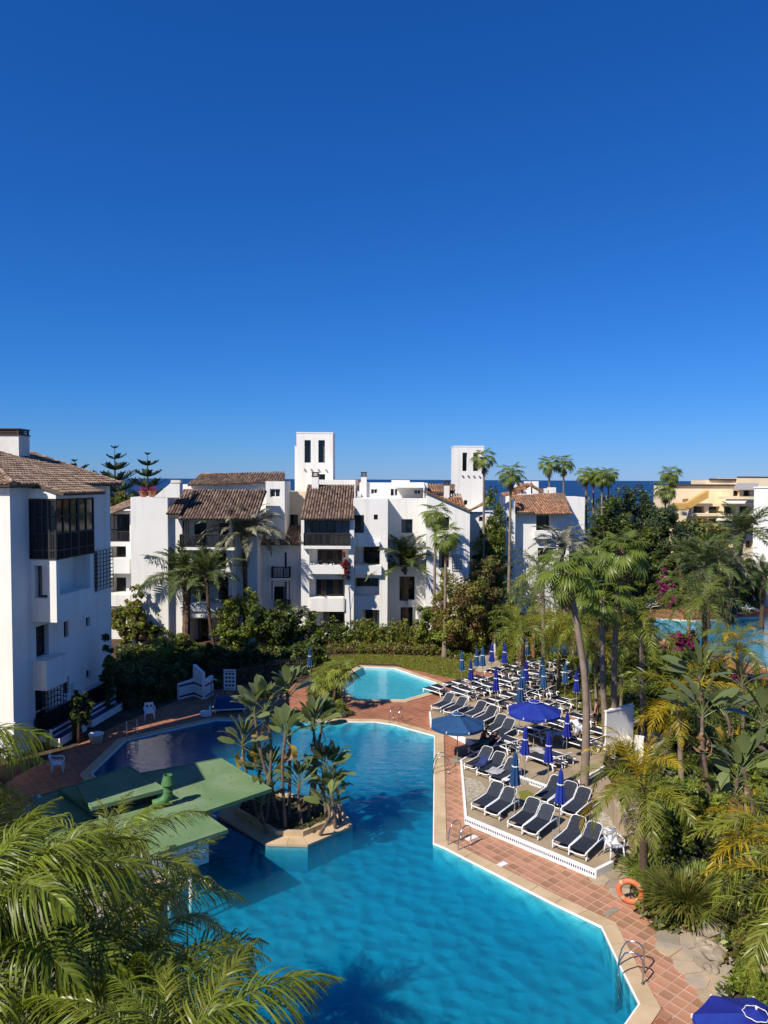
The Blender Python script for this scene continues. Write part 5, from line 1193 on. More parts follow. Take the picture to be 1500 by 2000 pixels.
cloth(1090,1432,TZ+.37,RE1+.3,1.5,.75,'whitecloth','white towel spread over a lounger left of the bending person','towel',.06,7)
def bag(px, py, z, s, mt, label, rz=0.3):
    p = G(px,py,z); root = tag(empty('bag', p, rz), label, 'bag'); m = MB()
    m.lathe([(0,0),(.9*s,0),(1.05*s,.35*s),(1.0*s,.9*s),(.75*s,1.35*s),(.3*s,1.45*s),(0,1.4*s)], 12, fn=lambda k,r,z: 1+.08*math.sin(k*2.1)); child('body', m.mesh('body', M[mt], True), root, sc=(1,.6,1))
    m = MB(); m.tube([(-.4*s,0,1.35*s),(-.3*s,0,1.8*s),(.3*s,0,1.8*s),(.4*s,0,1.35*s)], .04*s+.006, 6); child('handle', m.mesh('handle', M[mt], True), root)
bag(1120,1543,TZ,.27,'blackcloth','black bag at the foot of the leaning palm trunk'); bag(1137,1560,TZ,.33,'blackcloth','larger black backpack against the leaning palm trunk'); bag(668,1400,0,.22,'greycloth','grey blue bag by the fan palms beside the far pool edge'); bag(1052,1576,TZ,.2,'greycloth','small grey crate shaped bag left of the middle upright loungers')
# dark tiled low planter by the tiled step
# ------------------------------------------------------------------ walls, signs, benches, fence
def wallbox(name, cat, label, pa, pb, th, z0, z1, mt, z1b=None):
    a, b = Vector(pa), Vector(pb); d = (b-a).normalized(); n = Vector((-d.y,d.x))*th/2; m = MB(); zb_ = z1 if z1b is None else z1b
    m.hexa([(*(a-n),z0),(*(b-n),z0),(*(b+n),z0),(*(a+n),z0),(*(a-n),z1),(*(b-n),zb_),(*(b+n),zb_),(*(a+n),z1)])
    root = tag(empty(name, (a.x,a.y,z0)), label, cat); m.build('wall_body', M[mt], root); return root, a, b, d, n
pa = g2(1180,1474); pb2 = g2(1233,1461)
r_, a, b, d, n = wallbox('garden_wall', 'wall', 'tall white rendered wall panel behind two palm trunks', pa, pb2, .22, 0, 2.15, 'stucco')
m = MB(); q0, q1 = a-d*.03, b+d*.03; nn = n*1.25; m.hexa([(*(q0-nn),2.152),(*(q1-nn),2.152),(*(q1+nn),2.152),(*(q0+nn),2.152),(*(q0-nn),2.22),(*(q1-nn),2.22),(*(q1+nn),2.22),(*(q0+nn),2.22)]); m.build('wall_cap', M['white'], r_)
wallbox('garden_wall', 'wall', 'low white wall block nearest the tall panel', g2(1213,1462), g2(1232,1480), .5, 0, .75, 'stucco')
wallbox('garden_wall', 'wall', 'low white wall block at the right end beside the slim trunk', g2(1238,1485), g2(1257,1488), .35, 0, 1.2, 'stucco')
wallbox('garden_wall', 'wall', 'stepped white plinth below the tall wall panel', g2(1200,1478), g2(1222,1492), .45, 0, .4, 'stucco')
wallbox('gate_post', 'post', 'slim white post where the brick path meets the hedge', g2(964.5,1278), g2(968,1278), .2, 0, 1.7, 'stucco')
wallbox('stone_step', 'step', 'timber edged step on the stone path behind the yellow palm', g2(1282,1470), g2(1312,1447), .18, 0, .35, 'grey')
wallbox('stone_step', 'step', 'timber edged upper step near the tall white wall panel', g2(1232,1428), g2(1250,1416), .18, 0, .35, 'grey')
# blue striped shower walls
def striped(label, pts, z, bands):
    root = tag(empty('shower_wall', (pts[0][0],pts[0][1],0)), label, 'wall')
    for (pa, pb_, h0, h1) in z:
        a, b = Vector(pts[pa]), Vector(pts[pb_]); d = (b-a).normalized(); n = Vector((-d.y,d.x))*.1
        m = MB(); m.hexa([(*(a-n),0),(*(b-n),0),(*(b+n),0),(*(a+n),0),(*(a-n),h0),(*(b-n),h1),(*(b+n),h1),(*(a+n),h0)]); m.build('wall_panel', M['stucco'], root)
        for zz in bands:
            if zz > min(h0,h1)-.1: continue
            m = MB(); n2 = n*1.04; e = d*.004; m.hexa([(*(a-n2+e),zz),(*(b-n2-e),zz),(*(b+n2-e),zz),(*(a+n2+e),zz),(*(a-n2+e),zz+.11),(*(b-n2-e),zz+.11),(*(b+n2-e),zz+.11),(*(a+n2+e),zz+.11)]); m.build('blue_band', M['navy'], root)
striped('white shower wall with navy bands by the shaded pool corner', [g2(348,1366), g2(380,1358), g2(398,1366), g2(414,1356)], [(0,1,.95,1.05),(1,2,1.95,1.65),(2,3,1.15,1.2)], (.12,.78))
sp = G(413,1398); SP = tag(empty('pool_shower', sp), 'slim outdoor shower post with a white foot basin by the pool', 'shower')
m = MB(); m.tube([(0,0,0),(0,0,2.0),(.08,0,2.1),(.25,0,2.1)], .03, 8); child('pipe', m.mesh('pipe', M['steel'], True), SP)
m = MB(); m.lathe([(.09,2.06),(.09,2.09),(.02,2.12)], 10, (.25,0,0)); child('shower_head', m.mesh('shower_head', M['steel']), SP)
m = MB(); m.lathe([(0,.06),(.26,.06),(.32,.18),(.36,.18),(.34,0),(0,0)], 12, (-.35,.15,0)); m.box(-.12,.0,-.1,.1,0,.55); child('foot_basin', m.mesh('foot_basin', M['white']), SP)
sg = G(449,1362); SGN = tag(empty('notice_board', sg, -.05), 'white notice board with rows of dark pictograms by the fence', 'notice board')
for s in (-.32,.32): m = MB(); m.tube([(s,.03,0),(s,.03,1.75)], .025, 8); child('post', m.mesh('post', M['iron']), SGN)
m = MB(); m.box(-.38,.38,-.02,.0,.45,1.75); pnl = child('panel', m.mesh('panel', M['whitecloth']), SGN)
m = MB()
for i in range(4):
    for j in range(3): m.box(-.27+j*.2,-.13+j*.2,-.026,-.0205,1.42-i*.24,1.53-i*.24)
m.box(-.3,.3,-.026,-.0205,1.62,1.66); m.box(-.3,.25,-.026,-.0205,.52,.55)
child('pictograms', m.mesh('pictograms', M['iron']), pnl)
tp_ = G(448,1388); TP = tag(empty('covered_lounger_stack', tp_, .2), 'stack of loungers under a navy tarpaulin in the shade', 'covered stack')
m = MB(); m.hexa([(-.9,-.4,.25),(.9,-.4,.25),(.9,.4,.25),(-.9,.4,.25),(-.75,-.3,.85),(.8,-.32,.75),(.8,.3,.75),(-.75,.3,.85)]); child('tarpaulin', m.mesh('tarpaulin', M['teal']), TP)
m = MB(); [m.bar((x,-.38,.03),(x,.38,.03),.06) for x in (-.8,.8)]; m.bar((-.95,-.35,.18),(.95,-.35,.18),.07); m.bar((-.95,.35,.18),(.95,.35,.18),.07); [m.bar((x,y,0),(x,y,.2),.06) for x in (-.8,.8) for y in (-.35,.35)]; child('frame', m.mesh('frame', M['plastic']), TP)
# dark garden fence in the shade
def fence(p0, p1, h, label, gap=.14):
    a, b = Vector((*p0,0)), Vector((*p1,0)); root = tag(empty('iron_fence', a), label, 'fence'); L_ = (b-a).length; d = (b-a)/L_
    sl2 = None; pk = None
    for i in range(int(L_/gap)+1):
        q = d*(i*gap); m_rot = math.atan2(d.y, d.x)
        if pk is None: m = MB(); m.box(-.022,.022,-.012,.012,.05,h); pk = m.mesh('picket', M['wood'])
        child('picket', pk, root, q, (0,0,m_rot))
    for z in (.25, h-.2): m = MB(); m.bar((0,0,z),d*L_+Vector((0,0,z)),.045,.06); child('rail', m.mesh('rail', M['wood']), root)
fence(g2(414,1352), g2(446,1352), 1.6, 'dark picket fence between the shower wall and the notice board')
fence(g2(458,1350), g2(600,1322), 1.5, 'dark picket fence behind the island plants')
# benches of white and blue tiles along the left building
def bench(pa, pb_, label):
    a, b = Vector(pa), Vector(pb_); d = (b-a).normalized(); n = Vector((d.y,-d.x)); root = tag(empty('tiled_bench', (a.x,a.y,0)), label, 'bench')
    def slab_(o0, o1, z0, z1, nm, mt): m = MB(); m.hexa([(*(a+n*o0),z0),(*(b+n*o0),z0),(*(b+n*o1),z0),(*(a+n*o1),z0),(*(a+n*o0),z1),(*(b+n*o0),z1),(*(b+n*o1),z1),(*(a+n*o1),z1)]); m.build(nm, M[mt], root)
    slab_(0,.14,0,.85,'backrest','stucco'); slab_(.142,.55,0,.42,'seat','stucco'); slab_(.141,.153,.55,.72,'blue_band','navy'); slab_(.145,.56,.421,.435,'seat_tiles','navy'); slab_(-.01,.15,.851,.88,'top_tiles','navy')
u0 = FL.uz(118,1450,.5)
bench(FL.p(FL.uz(96,1490,.7)[0],.75,0)[:2], FL.p(FL.uz(150,1440,.7)[0],.75,0)[:2], 'white bench with navy tile stripes nearer the tent, along the shaded building')
bench(FL.p(FL.uz(163,1440,.8)[0],.8,0)[:2], FL.p(FL.uz(222,1390,.8)[0],.8,0)[:2], 'white bench with navy tile stripes further along the shaded building')
p = G(188,1450); o = tag(empty('planter_pot', p), 'round white planter in front of the striped bench', 'planter'); m = MB(); m.lathe([(.0,0),(.28,0),(.36,.42),(.40,.45),(.36,.47),(.3,.40),(0,.38)], 14); child('pot', m.mesh('pot', M['stucco'], True), o)
# curved retaining wall under the yellow palm
cw = tag(empty('curved_wall', G(1262,1640)), 'curved tan rendered planter wall around the near palm trunk', 'wall'); m = MB(); ctr_ = G(1275,1625); pts = []
for k in range(15):
    a = R(75)+R(185)*k/14; h = .35+.75*math.sin(math.pi*k/14)
    for (r0, r1) in ((1.25,1.5),): pts.append((ctr_.x+math.cos(a)*r0, ctr_.y+math.sin(a)*r0, ctr_.x+math.cos(a)*r1, ctr_.y+math.sin(a)*r1, h))
for p0, p1 in zip(pts[:-1], pts[1:]): m.hexa([(p0[0],p0[1],-.05),(p1[0],p1[1],-.05),(p1[2],p1[3],-.05),(p0[2],p0[3],-.05),(p0[0],p0[1],p0[4]),(p1[0],p1[1],p1[4]),(p1[2],p1[3],p1[4]),(p0[2],p0[3],p0[4])])
m.build('wall_body', M['concrete'], cw)
# rocks
def rock(px, py, s, label, seed):
    rr = random.Random(seed); p = G(px,py); m = MB(); n = 10; prof_ = [(.0,-.15),(.7,-.12),(1.0,.15),(.9,.45),(.55,.68),(0,.72)]; nz = [[rr.uniform(.78,1.18) for k in range(n)] for _ in prof_]
    for i, (r, z) in enumerate(prof_):
        for k in range(n): a = 2*math.pi*k/n; m.v.append((r*s*nz[i][k]*math.cos(a)*1.2, r*s*nz[i][k]*math.sin(a), z*s*nz[i][(k+3)%n]))
    for i in range(len(prof_)-1):
        for k in range(n): m.f.append((i*n+k, i*n+(k+1)%n, (i+1)*n+(k+1)%n, (i+1)*n+k)); m.m.append(0)
    o = bpy.data.objects.new('rock', m.mesh('rock', M['rock'])); o.location = p; o.rotation_euler = (0,0,rr.random()*6); link(o); tag(o, label, 'rock', 'garden rocks')
for i, (x, y, s, lab) in enumerate(((1385,1815,.45,'large pale boulder at the top of the flagstone path'),(1378,1850,.3,'squared rock on the left edge of the flagstone path steps'),(1395,1870,.35,'rock at the foot of the near right palm frond'),(1388,1895,.22,'small rock by the lowest flagstone steps'),(1395,1700,.3,'pale rock among the low plants right of the clipped shrub'),(1480,1690,.35,'pale boulder at the right edge below the palm frond'),(1372,1735,.22,'small pale rock uphill of the clipped shrub'),(1400,1755,.25,'pale rock in the undergrowth behind the boulder'),(1296,1600,.3,'rock beside the curved planter wall'),(1492,1910,.4,'brown boulder at the right edge above the blue parasol'),(660,1392,.2,'small stone by the fan palms'),(1052,1300,.2,'stone at the edge of the lawn below the yellow palms'))): rock(x, y, s, lab, i+3)

# ------------------------------------------------------------------ people
def skin_mesh(name, V, E, Rd, mt, sub=1):
    me = bpy.data.meshes.new(name); me.from_pydata([tuple(v) for v in V], E, []); o = bpy.data.objects.new(name, me); COL.objects.link(o)
    md = o.modifiers.new('skin','SKIN'); md.use_smooth_shade = True; md.branch_smoothing = .4
    for i, r in enumerate(Rd): me.skin_vertices[0].data[i].radius = (r, r); me.skin_vertices[0].data[i].use_root = (i == 0)
    sb = o.modifiers.new('sub','SUBSURF'); sb.levels = sub; sb.render_levels = sub
    dg = bpy.context.evaluated_depsgraph_get(); m2 = bpy.data.meshes.new_from_object(o.evaluated_get(dg)); bpy.data.objects.remove(o); bpy.data.meshes.remove(me)
    m2.materials.clear(); m2.materials.append(mt); return m2
def person(label, loc, rz, J, skin, shirt, shorts, hair, sleeves=True):
    """J: joints pelvis, chest, neck, head, and l/r shoulder elbow hand hip knee ankle toe"""
    root = tag(empty('person', loc, rz), label, 'person')
    names = ['pelvis','belly','chest','neck','head','crown']; J['belly'] = tuple((Vector(J['pelvis'])+Vector(J['chest']))/2); hd = Vector(J['head']); nd = (hd-Vector(J['neck'])).normalized(); J['crown'] = tuple(hd+nd*.10)
    rad = {'pelvis':.125,'belly':.12,'chest':.13,'neck':.052,'head':.088,'crown':.07}; E = [('pelvis','belly'),('belly','chest'),('chest','neck'),('neck','head'),('head','crown')]
    for s in 'lr':
        for nme, r in (('shoulder',.055),('elbow',.040),('wrist',.027),('hip',.085),('knee',.056),('ankle',.036),('toe',.032)): names.append(s+nme); rad[s+nme] = r
        E += [('chest',s+'shoulder'),(s+'shoulder',s+'elbow'),(s+'elbow',s+'wrist'),('pelvis',s+'hip'),(s+'hip',s+'knee'),(s+'knee',s+'ankle'),(s+'ankle',s+'toe')]
    ix = {n: i for i, n in enumerate(names)}
    me = skin_mesh('body', [J[n] for n in names], [(ix[a],ix[b]) for a, b in E], [rad[n] for n in names], M[skin], 2)
    body = child('body', me, root)
    # hands and face, joined to the body mesh
    m = MB()
    for s in 'lr':
        wv, ev = Vector(J[s+'wrist']), Vector(J[s+'elbow']); d = (wv-ev).normalized(); sd_ = d.cross(Vector((1,0,.3))).normalized(); up = sd_.cross(d)
        m.hexa([wv-d*.01-sd_*.03-up*.014, wv-d*.01+sd_*.03-up*.014, wv-d*.01+sd_*.03+up*.014, wv-d*.01-sd_*.03+up*.014, wv+d*.095-sd_*.042-up*.012, wv+d*.095+sd_*.042-up*.012, wv+d*.095+sd_*.042+up*.012, wv+d*.095-sd_*.042+up*.012])
        for k, L_ in enumerate((.068,.08,.074,.058)):
            b0 = wv+d*.088+sd_*(-.032+.021*k); m.tube([b0, b0+d*L_*.5-up*.006, b0+d*L_-up*.03], [.010,.009,.007], 6)
        b0 = wv+d*.03-sd_*.036; m.tube([b0, b0+d*.03-sd_*.02, b0+d*.065-sd_*.024-up*.008], [.012,.011,.008], 6)
    fw_ = Vector((1,0,0)); fw_ = (fw_-nd*fw_.dot(nd)).normalized(); sdv = nd.cross(fw_); hc = hd+nd*.02
    m.tube([hc+fw_*.075+nd*.015, hc+fw_*.105-nd*.015, hc+fw_*.075-nd*.025], [.008,.014,.008], 6)
    for s in (-1,1): m.tube([hc+sdv*s*.085+nd*.02, hc+sdv*s*.095, hc+sdv*s*.085-nd*.03], [.010,.014,.009], 6)
    hm = child('hands_and_features', m.mesh('hands_and_features', M[skin], True), body)
    m = MB()
    for s in (-1,1): m.tube([hc+fw_*.082+sdv*s*.03+nd*.012, hc+fw_*.088+sdv*s*.03+nd*.012], .010, 6)
    m.tube([hc+fw_*.086-sdv*.022-nd*.05, hc+fw_*.088+sdv*.022-nd*.05], .006, 5); child('eyes_and_mouth', m.mesh('eyes_and_mouth', M['hair']), body)
    def shell(nm, pts, ed, r, mt): child(nm, skin_mesh(nm, [J[n] if isinstance(n,str) else n for n in pts], ed, r, M[mt], 2), root)
    if shirt:
        ps = ['belly','chest','lshoulder','rshoulder','pelvis']; ml = [tuple(Vector(J[s+'shoulder']).lerp(Vector(J[s+'elbow']), .6)) for s in 'lr']
        shell('shirt', ps+ml, [(4,0),(0,1),(1,2),(1,3),(2,5),(3,6)], [.145,.155,.078,.078,.15,.062,.062], shirt)
    if shorts:
        ml = [tuple(Vector(J[s+'hip']).lerp(Vector(J[s+'knee']), .8)) for s in 'lr']; shell('shorts', ['pelvis','lhip','rhip']+ml, [(0,1),(0,2),(1,3),(2,4)], [.15,.108,.108,.088,.088], shorts)
    m = MB(); cc = hd+nd*.045; n_ = 12
    ax = [sdv, fw_, nd]
    for i in range(7):
        ph = math.pi*.5*(1-i/6*1.35)
        for k in range(n_):
            a = 2*math.pi*k/n_; q = ax[0]*math.cos(a)*math.cos(ph)*.094+ax[1]*(math.sin(a)*math.cos(ph)*.108-.012)+ax[2]*math.sin(ph)*.105
            if ph < .1 and math.sin(a) > .35: q = q*0.86
            m.v.append(tuple(cc+q))
    for i in range(6):
        for k in range(n_): m.f.append((i*n_+k,(i+1)*n_+k,(i+1)*n_+(k+1)%n_,i*n_+(k+1)%n_)); m.m.append(0)
    child('hair', m.mesh('hair', M[hair], True), root); return root
# bending person in white, seen from behind (local x forward)
p = G(1127,1453,TZ)
person('person bending over a lounger in white shirt and white shorts', p, R(115), dict(pelvis=(-.12,0,.92), chest=(.22,0,1.17), neck=(.38,0,1.22), head=(.50,0,1.20),
    lshoulder=(.24,.19,1.16), rshoulder=(.24,-.19,1.16), lelbow=(.36,.30,.92), relbow=(.38,-.24,.90), lwrist=(.52,.30,.72), rwrist=(.54,-.18,.70), lhip=(-.10,.10,.86), rhip=(-.10,-.10,.86), lknee=(-.02,.12,.48), rknee=(-.04,-.12,.48), lankle=(-.10,.13,.08), rankle=(-.12,-.13,.08), ltoe=(.07,.15,.035), rtoe=(.05,-.15,.035)), 'skin', 'whitecloth', 'whitecloth', 'hair_grey')
p = G(941,1462,TZ)
person('person in a red top sitting under the faded open parasol', (p.x,p.y,TZ), R(-20), dict(pelvis=(0,0,.42), chest=(.12,0,.80), neck=(.18,0,.98), head=(.24,0,1.10), lshoulder=(.12,.19,.90), rshoulder=(.12,-.19,.90), lelbow=(.26,.24,.66), relbow=(.26,-.24,.66), lwrist=(.46,.14,.60), rwrist=(.46,-.14,.60),
    lhip=(.04,.10,.40), rhip=(.04,-.10,.40), lknee=(.46,.14,.46), rknee=(.46,-.14,.46), lankle=(.42,.14,.08), rankle=(.42,-.14,.08), ltoe=(.58,.15,.035), rtoe=(.58,-.15,.035)), 'skin_dark', 'redcloth', 'blackcloth', 'hair')
st = bpy.data.objects.new('stool', None); COL.objects.link(st); st.location = (p.x,p.y,TZ); tag(st, 'low dark stool under the person in red', 'stool')
m = MB(); m.lathe([(0,.30),(.2,.30),(.2,.27),(0,.27)], 12); child('seat', m.mesh('seat', M['sling']), st)
for k in range(4): a = k*math.pi/2+.4; m = MB(); m.tube([(.12*math.cos(a),.12*math.sin(a),.28),(.19*math.cos(a),.19*math.sin(a),0)], .018, 6); child('leg', m.mesh('leg', M['plastic']), st)
p = G(923,1476,TZ); rz = RE2-.25
person('person lying face down on a lounger in teal shorts', (p.x,p.y,TZ+.40), rz, dict(pelvis=(.85,0,.12), chest=(1.26,0,.22), neck=(1.46,0,.32), head=(1.56,.02,.38), lshoulder=(1.30,.19,.22), rshoulder=(1.30,-.19,.22), lelbow=(1.52,.28,.22), relbow=(1.50,-.28,.22), lwrist=(1.68,.14,.30), rwrist=(1.66,-.12,.30),
    lhip=(.78,.10,.10), rhip=(.78,-.10,.10), lknee=(.38,.12,.07), rknee=(.38,-.12,.07), lankle=(.02,.12,.06), rankle=(.02,-.12,.06), ltoe=(-.12,.13,.05), rtoe=(-.12,-.13,.05)), 'skin_dark', None, 'tealcloth', 'hair')
p = G(1166,1428,.0)
person('person in dark shorts standing in the shade behind the leaning trunk', (p.x,p.y,0), R(150), dict(pelvis=(0,0,.92), chest=(.06,0,1.3), neck=(.08,0,1.5), head=(.11,0,1.62), lshoulder=(.05,.19,1.40), rshoulder=(.05,-.19,1.40), lelbow=(.06,.26,1.12), relbow=(.10,-.26,1.12), lwrist=(.22,.24,.92), rwrist=(.26,-.22,.96),
    lhip=(0,.10,.86), rhip=(0,-.10,.86), lknee=(.02,.12,.48), rknee=(.04,-.12,.48), lankle=(-.02,.13,.08), rankle=(0,-.13,.08), ltoe=(.15,.15,.035), rtoe=(.17,-.15,.035)), 'skin', None, 'blackcloth', 'hair')
# ------------------------------------------------------------------ palms
def pinnate(name, mt, L, n, ll, a0, a1, w, droop, plum, seed, seg=3, stemw=.022, pet=.12, curve=1.2, rach=None, th0=68, th1=28, lift=12):
    """one feather frond along +x, rising at a0 and bending to a1 (degrees)"""
    rr = random.Random(seed); N = 14; pts = []; p = Vector((0,0,0)); tans = []
    for i in range(N+1):
        t = i/N; a = R(a0+(a1-a0)*t**curve); d = Vector((math.cos(a),0,math.sin(a))); tans.append(d); pts.append(p.copy()); p += d*(L/N)
    V = []; F = []
    def at(t):
        f = t*N; i = min(int(f), N-1); return pts[i].lerp(pts[i+1], f-i), tans[i].lerp(tans[i+1], f-i).normalized()
    m = MB(); m.tube(pts, [stemw*(1-.85*i/N)*(1.6 if i == 0 else 1) for i in range(N+1)], 5); nV = len(m.v); V = [Vector(v) for v in m.v]; F = [f for f in m.f if len(f) == 4]; mi = [1]*len(F)
    bend = rr.uniform(-.25,.25)
    for i in range(n):
        t = pet+(1-pet)*(i+.5)/n; q, T = at(t); prof_ = max(.22, math.sin(math.pi*min(1, (t-pet)/(1-pet)*.86+.14))**.7); tipf = 1-.45*max(0,(t-.7)/.3)
        Nn = T.cross(Vector((0,1,0))); Nn = -Nn if Nn.z < 0 else Nn
        for s in (-1,1):
            th = R(th0-(th0-th1)*(t-pet)/(1-pet)+rr.uniform(-8,8)); el = R(rr.uniform(-plum,plum)+lift)
            sd_ = Vector((0,s,0))*math.cos(el)+Nn*math.sin(el)
            d = (T*math.cos(th)+sd_*math.sin(th)).normalized(); l = ll*prof_*tipf*rr.uniform(.86,1.12); wv = (T - d*T.dot(d)).normalized()
            wv = (wv*math.cos(rr.uniform(-.5,.5))+d.cross(wv)*math.sin(rr.uniform(-.6,.6))).normalized()
            k = len(V); c = q.copy(); dd = d.copy(); g = droop*rr.uniform(.6,1.3)
            for j in range(seg+1):
                tt = j/seg; ww = w*(.55 if j == 0 else (1 if tt < .5 else (.8 if tt < .99 else .10)))*rr.uniform(.9,1.1)
                V.append(c - wv*ww/2); V.append(c + wv*ww/2)
                dd = (dd + Vector((0,0,-1))*g*(0.35+tt)/seg*1.6).normalized(); c = c + dd*(l/seg)
            for j in range(seg): F.append((k+2*j, k+2*j+1, k+2*j+3, k+2*j+2)); mi.append(0)
    return npmesh(name, np.array([tuple(v) for v in V]), F, [mt, rach or mt], midx=mi)
def fan(name, mt, pl, bl, droop, seed, nseg=22, spread=235, tilt=-25):
    """fan frond: petiole along +x, folded fan blade"""
    rr = random.Random(seed); m = MB(); N = 5; pts = []; p = Vector((0,0,0))
    for i in range(N+1):
        a = R(18-30*i/N*droop); pts.append(p.copy()); p += Vector((math.cos(a),0,math.sin(a)))*pl/N
    m.tube(pts, [.03-.003*i for i in range(N+1)], 4, False); V = [Vector(v) for v in m.v]; F = [f for f in m.f if len(f) == 4]; mi = [1]*len(F)
    o = pts[-1]; tl = R(tilt)
    X = Vector((math.cos(tl),0,math.sin(tl))); Z = Vector((-math.sin(tl),0,math.cos(tl))); Y = Vector((0,1,0))
    da = R(spread)/nseg
    for i in range(nseg):
        a = -R(spread)/2+da*(i+.5); l = bl*(1-.28*abs(a)/R(spread/2))*rr.uniform(.92,1.05); k = len(V); gd = droop*rr.uniform(.5,1.3)
        for (t, wf, z0) in ((.05,1,0),(.58,1.0,.05),(.80,.60,.03),(1.0,.06,0)):
            r = l*t; c_ = X*math.cos(a)+Y*math.sin(a); tn = -X*math.sin(a)+Y*math.cos(a); ww = r*math.tan(da/2)*wf*1.02 if t < .59 else l*.58*math.tan(da/2)*wf
            fold = .35*ww
            b = o + c_*r + Z*(z0*bl + .16*bl*math.sin(abs(a)*.8)*0) + Vector((0,0,-1))*gd*bl*max(0,t-.35)**2*1.5
            V.append(b - tn*ww + Z*fold*(1 if i % 2 else -1)); V.append(b + tn*ww - Z*fold*(1 if i % 2 else -1))
        for j in range(3): F.append((k+2*j, k+2*j+1, k+2*j+3, k+2*j+2)); mi.append(0)
    return npmesh(name, np.array([tuple(v) for v in V]), F, [mt, M['queen_mid']], midx=mi)
FR = {}
FR['queen'] = [pinnate('frond', M['queen'], 3.2, 46, .62, 42, -52, .030, .55, 38, 1), pinnate('frond', M['queen'], 3.2, 46, .62, 30, -70, .030, .65, 38, 2), pinnate('frond', M['queen_mid'], 3.0, 44, .60, 35, -62, .030, .6, 42, 3)]
FR['queeny'] = [pinnate('frond', M['queen_yellow'], 3.2, 50, .62, 40, -60, .030, .5, 36, 4), pinnate('frond', M['queen'], 3.1, 50, .6, 32, -78, .030, .55, 36, 5), pinnate('frond', M['queen'], 3.1, 48, .6, 40, -55, .030, .5, 38, 6)]
FR['queen_'] = [pinnate('frond', M['date'], 3.2, 46, .62, 40, -56, .036, .55, 38, 7), pinnate('frond', M['queen_mid'], 3.2, 46, .62, 32, -70, .036, .65, 38, 8)]
NK = dict(seg=6, stemw=.022, th0=84, th1=34, lift=30)
FR['deadp'] = [pinnate('dead_frond', M['thatch'], 2.6, 34, .45, 20, -50, .03, .9, 30, 41, 2), pinnate('dead_frond', M['thatch'], 2.4, 32, .42, 10, -40, .03, 1.0, 30, 42, 2)]
FR['near'] = [pinnate('frond', M['near'], 3.2, 72, .92, 50, -52, .030, 2.6, 24, 11, **NK), pinnate('frond', M['near'], 3.3, 72, .98, 42, -60, .031, 3.0, 26, 12, **NK), pinnate('frond', M['near'], 3.0, 70, .88, 54, -36, .029, 2.2, 26, 13, **NK), pinnate('frond', M['queen'], 3.2, 72, .88, 46, -50, .029, 2.6, 26, 14, **NK)]
FR['nearfine'] = [pinnate('frond', M['queen'], 3.1, 62, .62, 46, -48, .030, 1.2, 34, 15, 4, .022), pinnate('frond', M['near'], 3.1, 62, .66, 40, -60, .030, 1.5, 34, 16, 4, .022)]
FR['date'] = [pinnate('frond', M['date'], 3.4, 56, .60, 34, -34, .062, .25, 24, 21, 2, .03), pinnate('frond', M['date'], 3.4, 56, .60, 28, -46, .062, .30, 24, 22, 2, .03), pinnate('frond', M['date'], 3.2, 54, .56, 38, -20, .060, .2, 26, 23, 2, .03)]
FR['dateg'] = [pinnate('frond', M['date_grey'], 3.3, 52, .52, 32, -46, .050, .3, 26, 24, 2, .03), pinnate('frond', M['date_grey'], 3.2, 52, .52, 28, -56, .050, .35, 26, 25, 2, .03)]
FR['fan'] = [fan('frond', M['fan'], 1.0, 1.0, .35, 31, 22, 225), fan('frond', M['fan'], 1.05, 1.0, .65, 32, 22, 235), fan('frond', M['fan'], .9, .95, .5, 33, 20, 215)]
FR['fandry'] = [fan('frond', M['fan_dry'], 1.0, .95, 1.3, 34), fan('frond', M['fan_dry'], .9, .9, 1.5, 35)]
FR['dead'] = [fan('dead_frond', M['thatch'], .8, .8, 1.6, 36, 14, 150), fan('dead_frond', M['thatch'], .7, .8, 1.9, 37, 14, 130)]
FR['smallfan'] = [fan('frond', M['fan'], .55, .5, .3, 38, 16, 260), fan('frond', M['leaf_light'], .5, .5, .5, 39, 16, 260)]
def trunk_mesh(pts, rads, mt, ring=0.0, n=10):
    m = MB(); P2 = []; R2 = []; rr = random.Random(int(pts[-1][2]*100))
    K = max(6, int(sum((Vector(a)-Vector(b)).length for a, b in zip(pts[:-1],pts[1:]))/ .28)); pts = [Vector(p) for p in pts]
    for i in range(K+1):
        t = i/K*(len(pts)-1); j = min(int(t), len(pts)-2); f = t-j
        p0 = pts[max(j-1,0)]; p1 = pts[j]; p2 = pts[j+1]; p3 = pts[min(j+2,len(pts)-1)]
        q = 0.5*((2*p1)+(p2-p0)*f+(2*p0-5*p1+4*p2-p3)*f*f+(3*p1-p0-3*p2+p3)*f**3)
        P2.append(q); R2.append((rads[j]*(1-f)+rads[j+1]*f)*(1+(ring if i % 2 else -ring))*rr.uniform(.97,1.03))
    m.tube(P2, R2, n); return m.mesh('trunk', M[mt], False if ring > .04 else True)
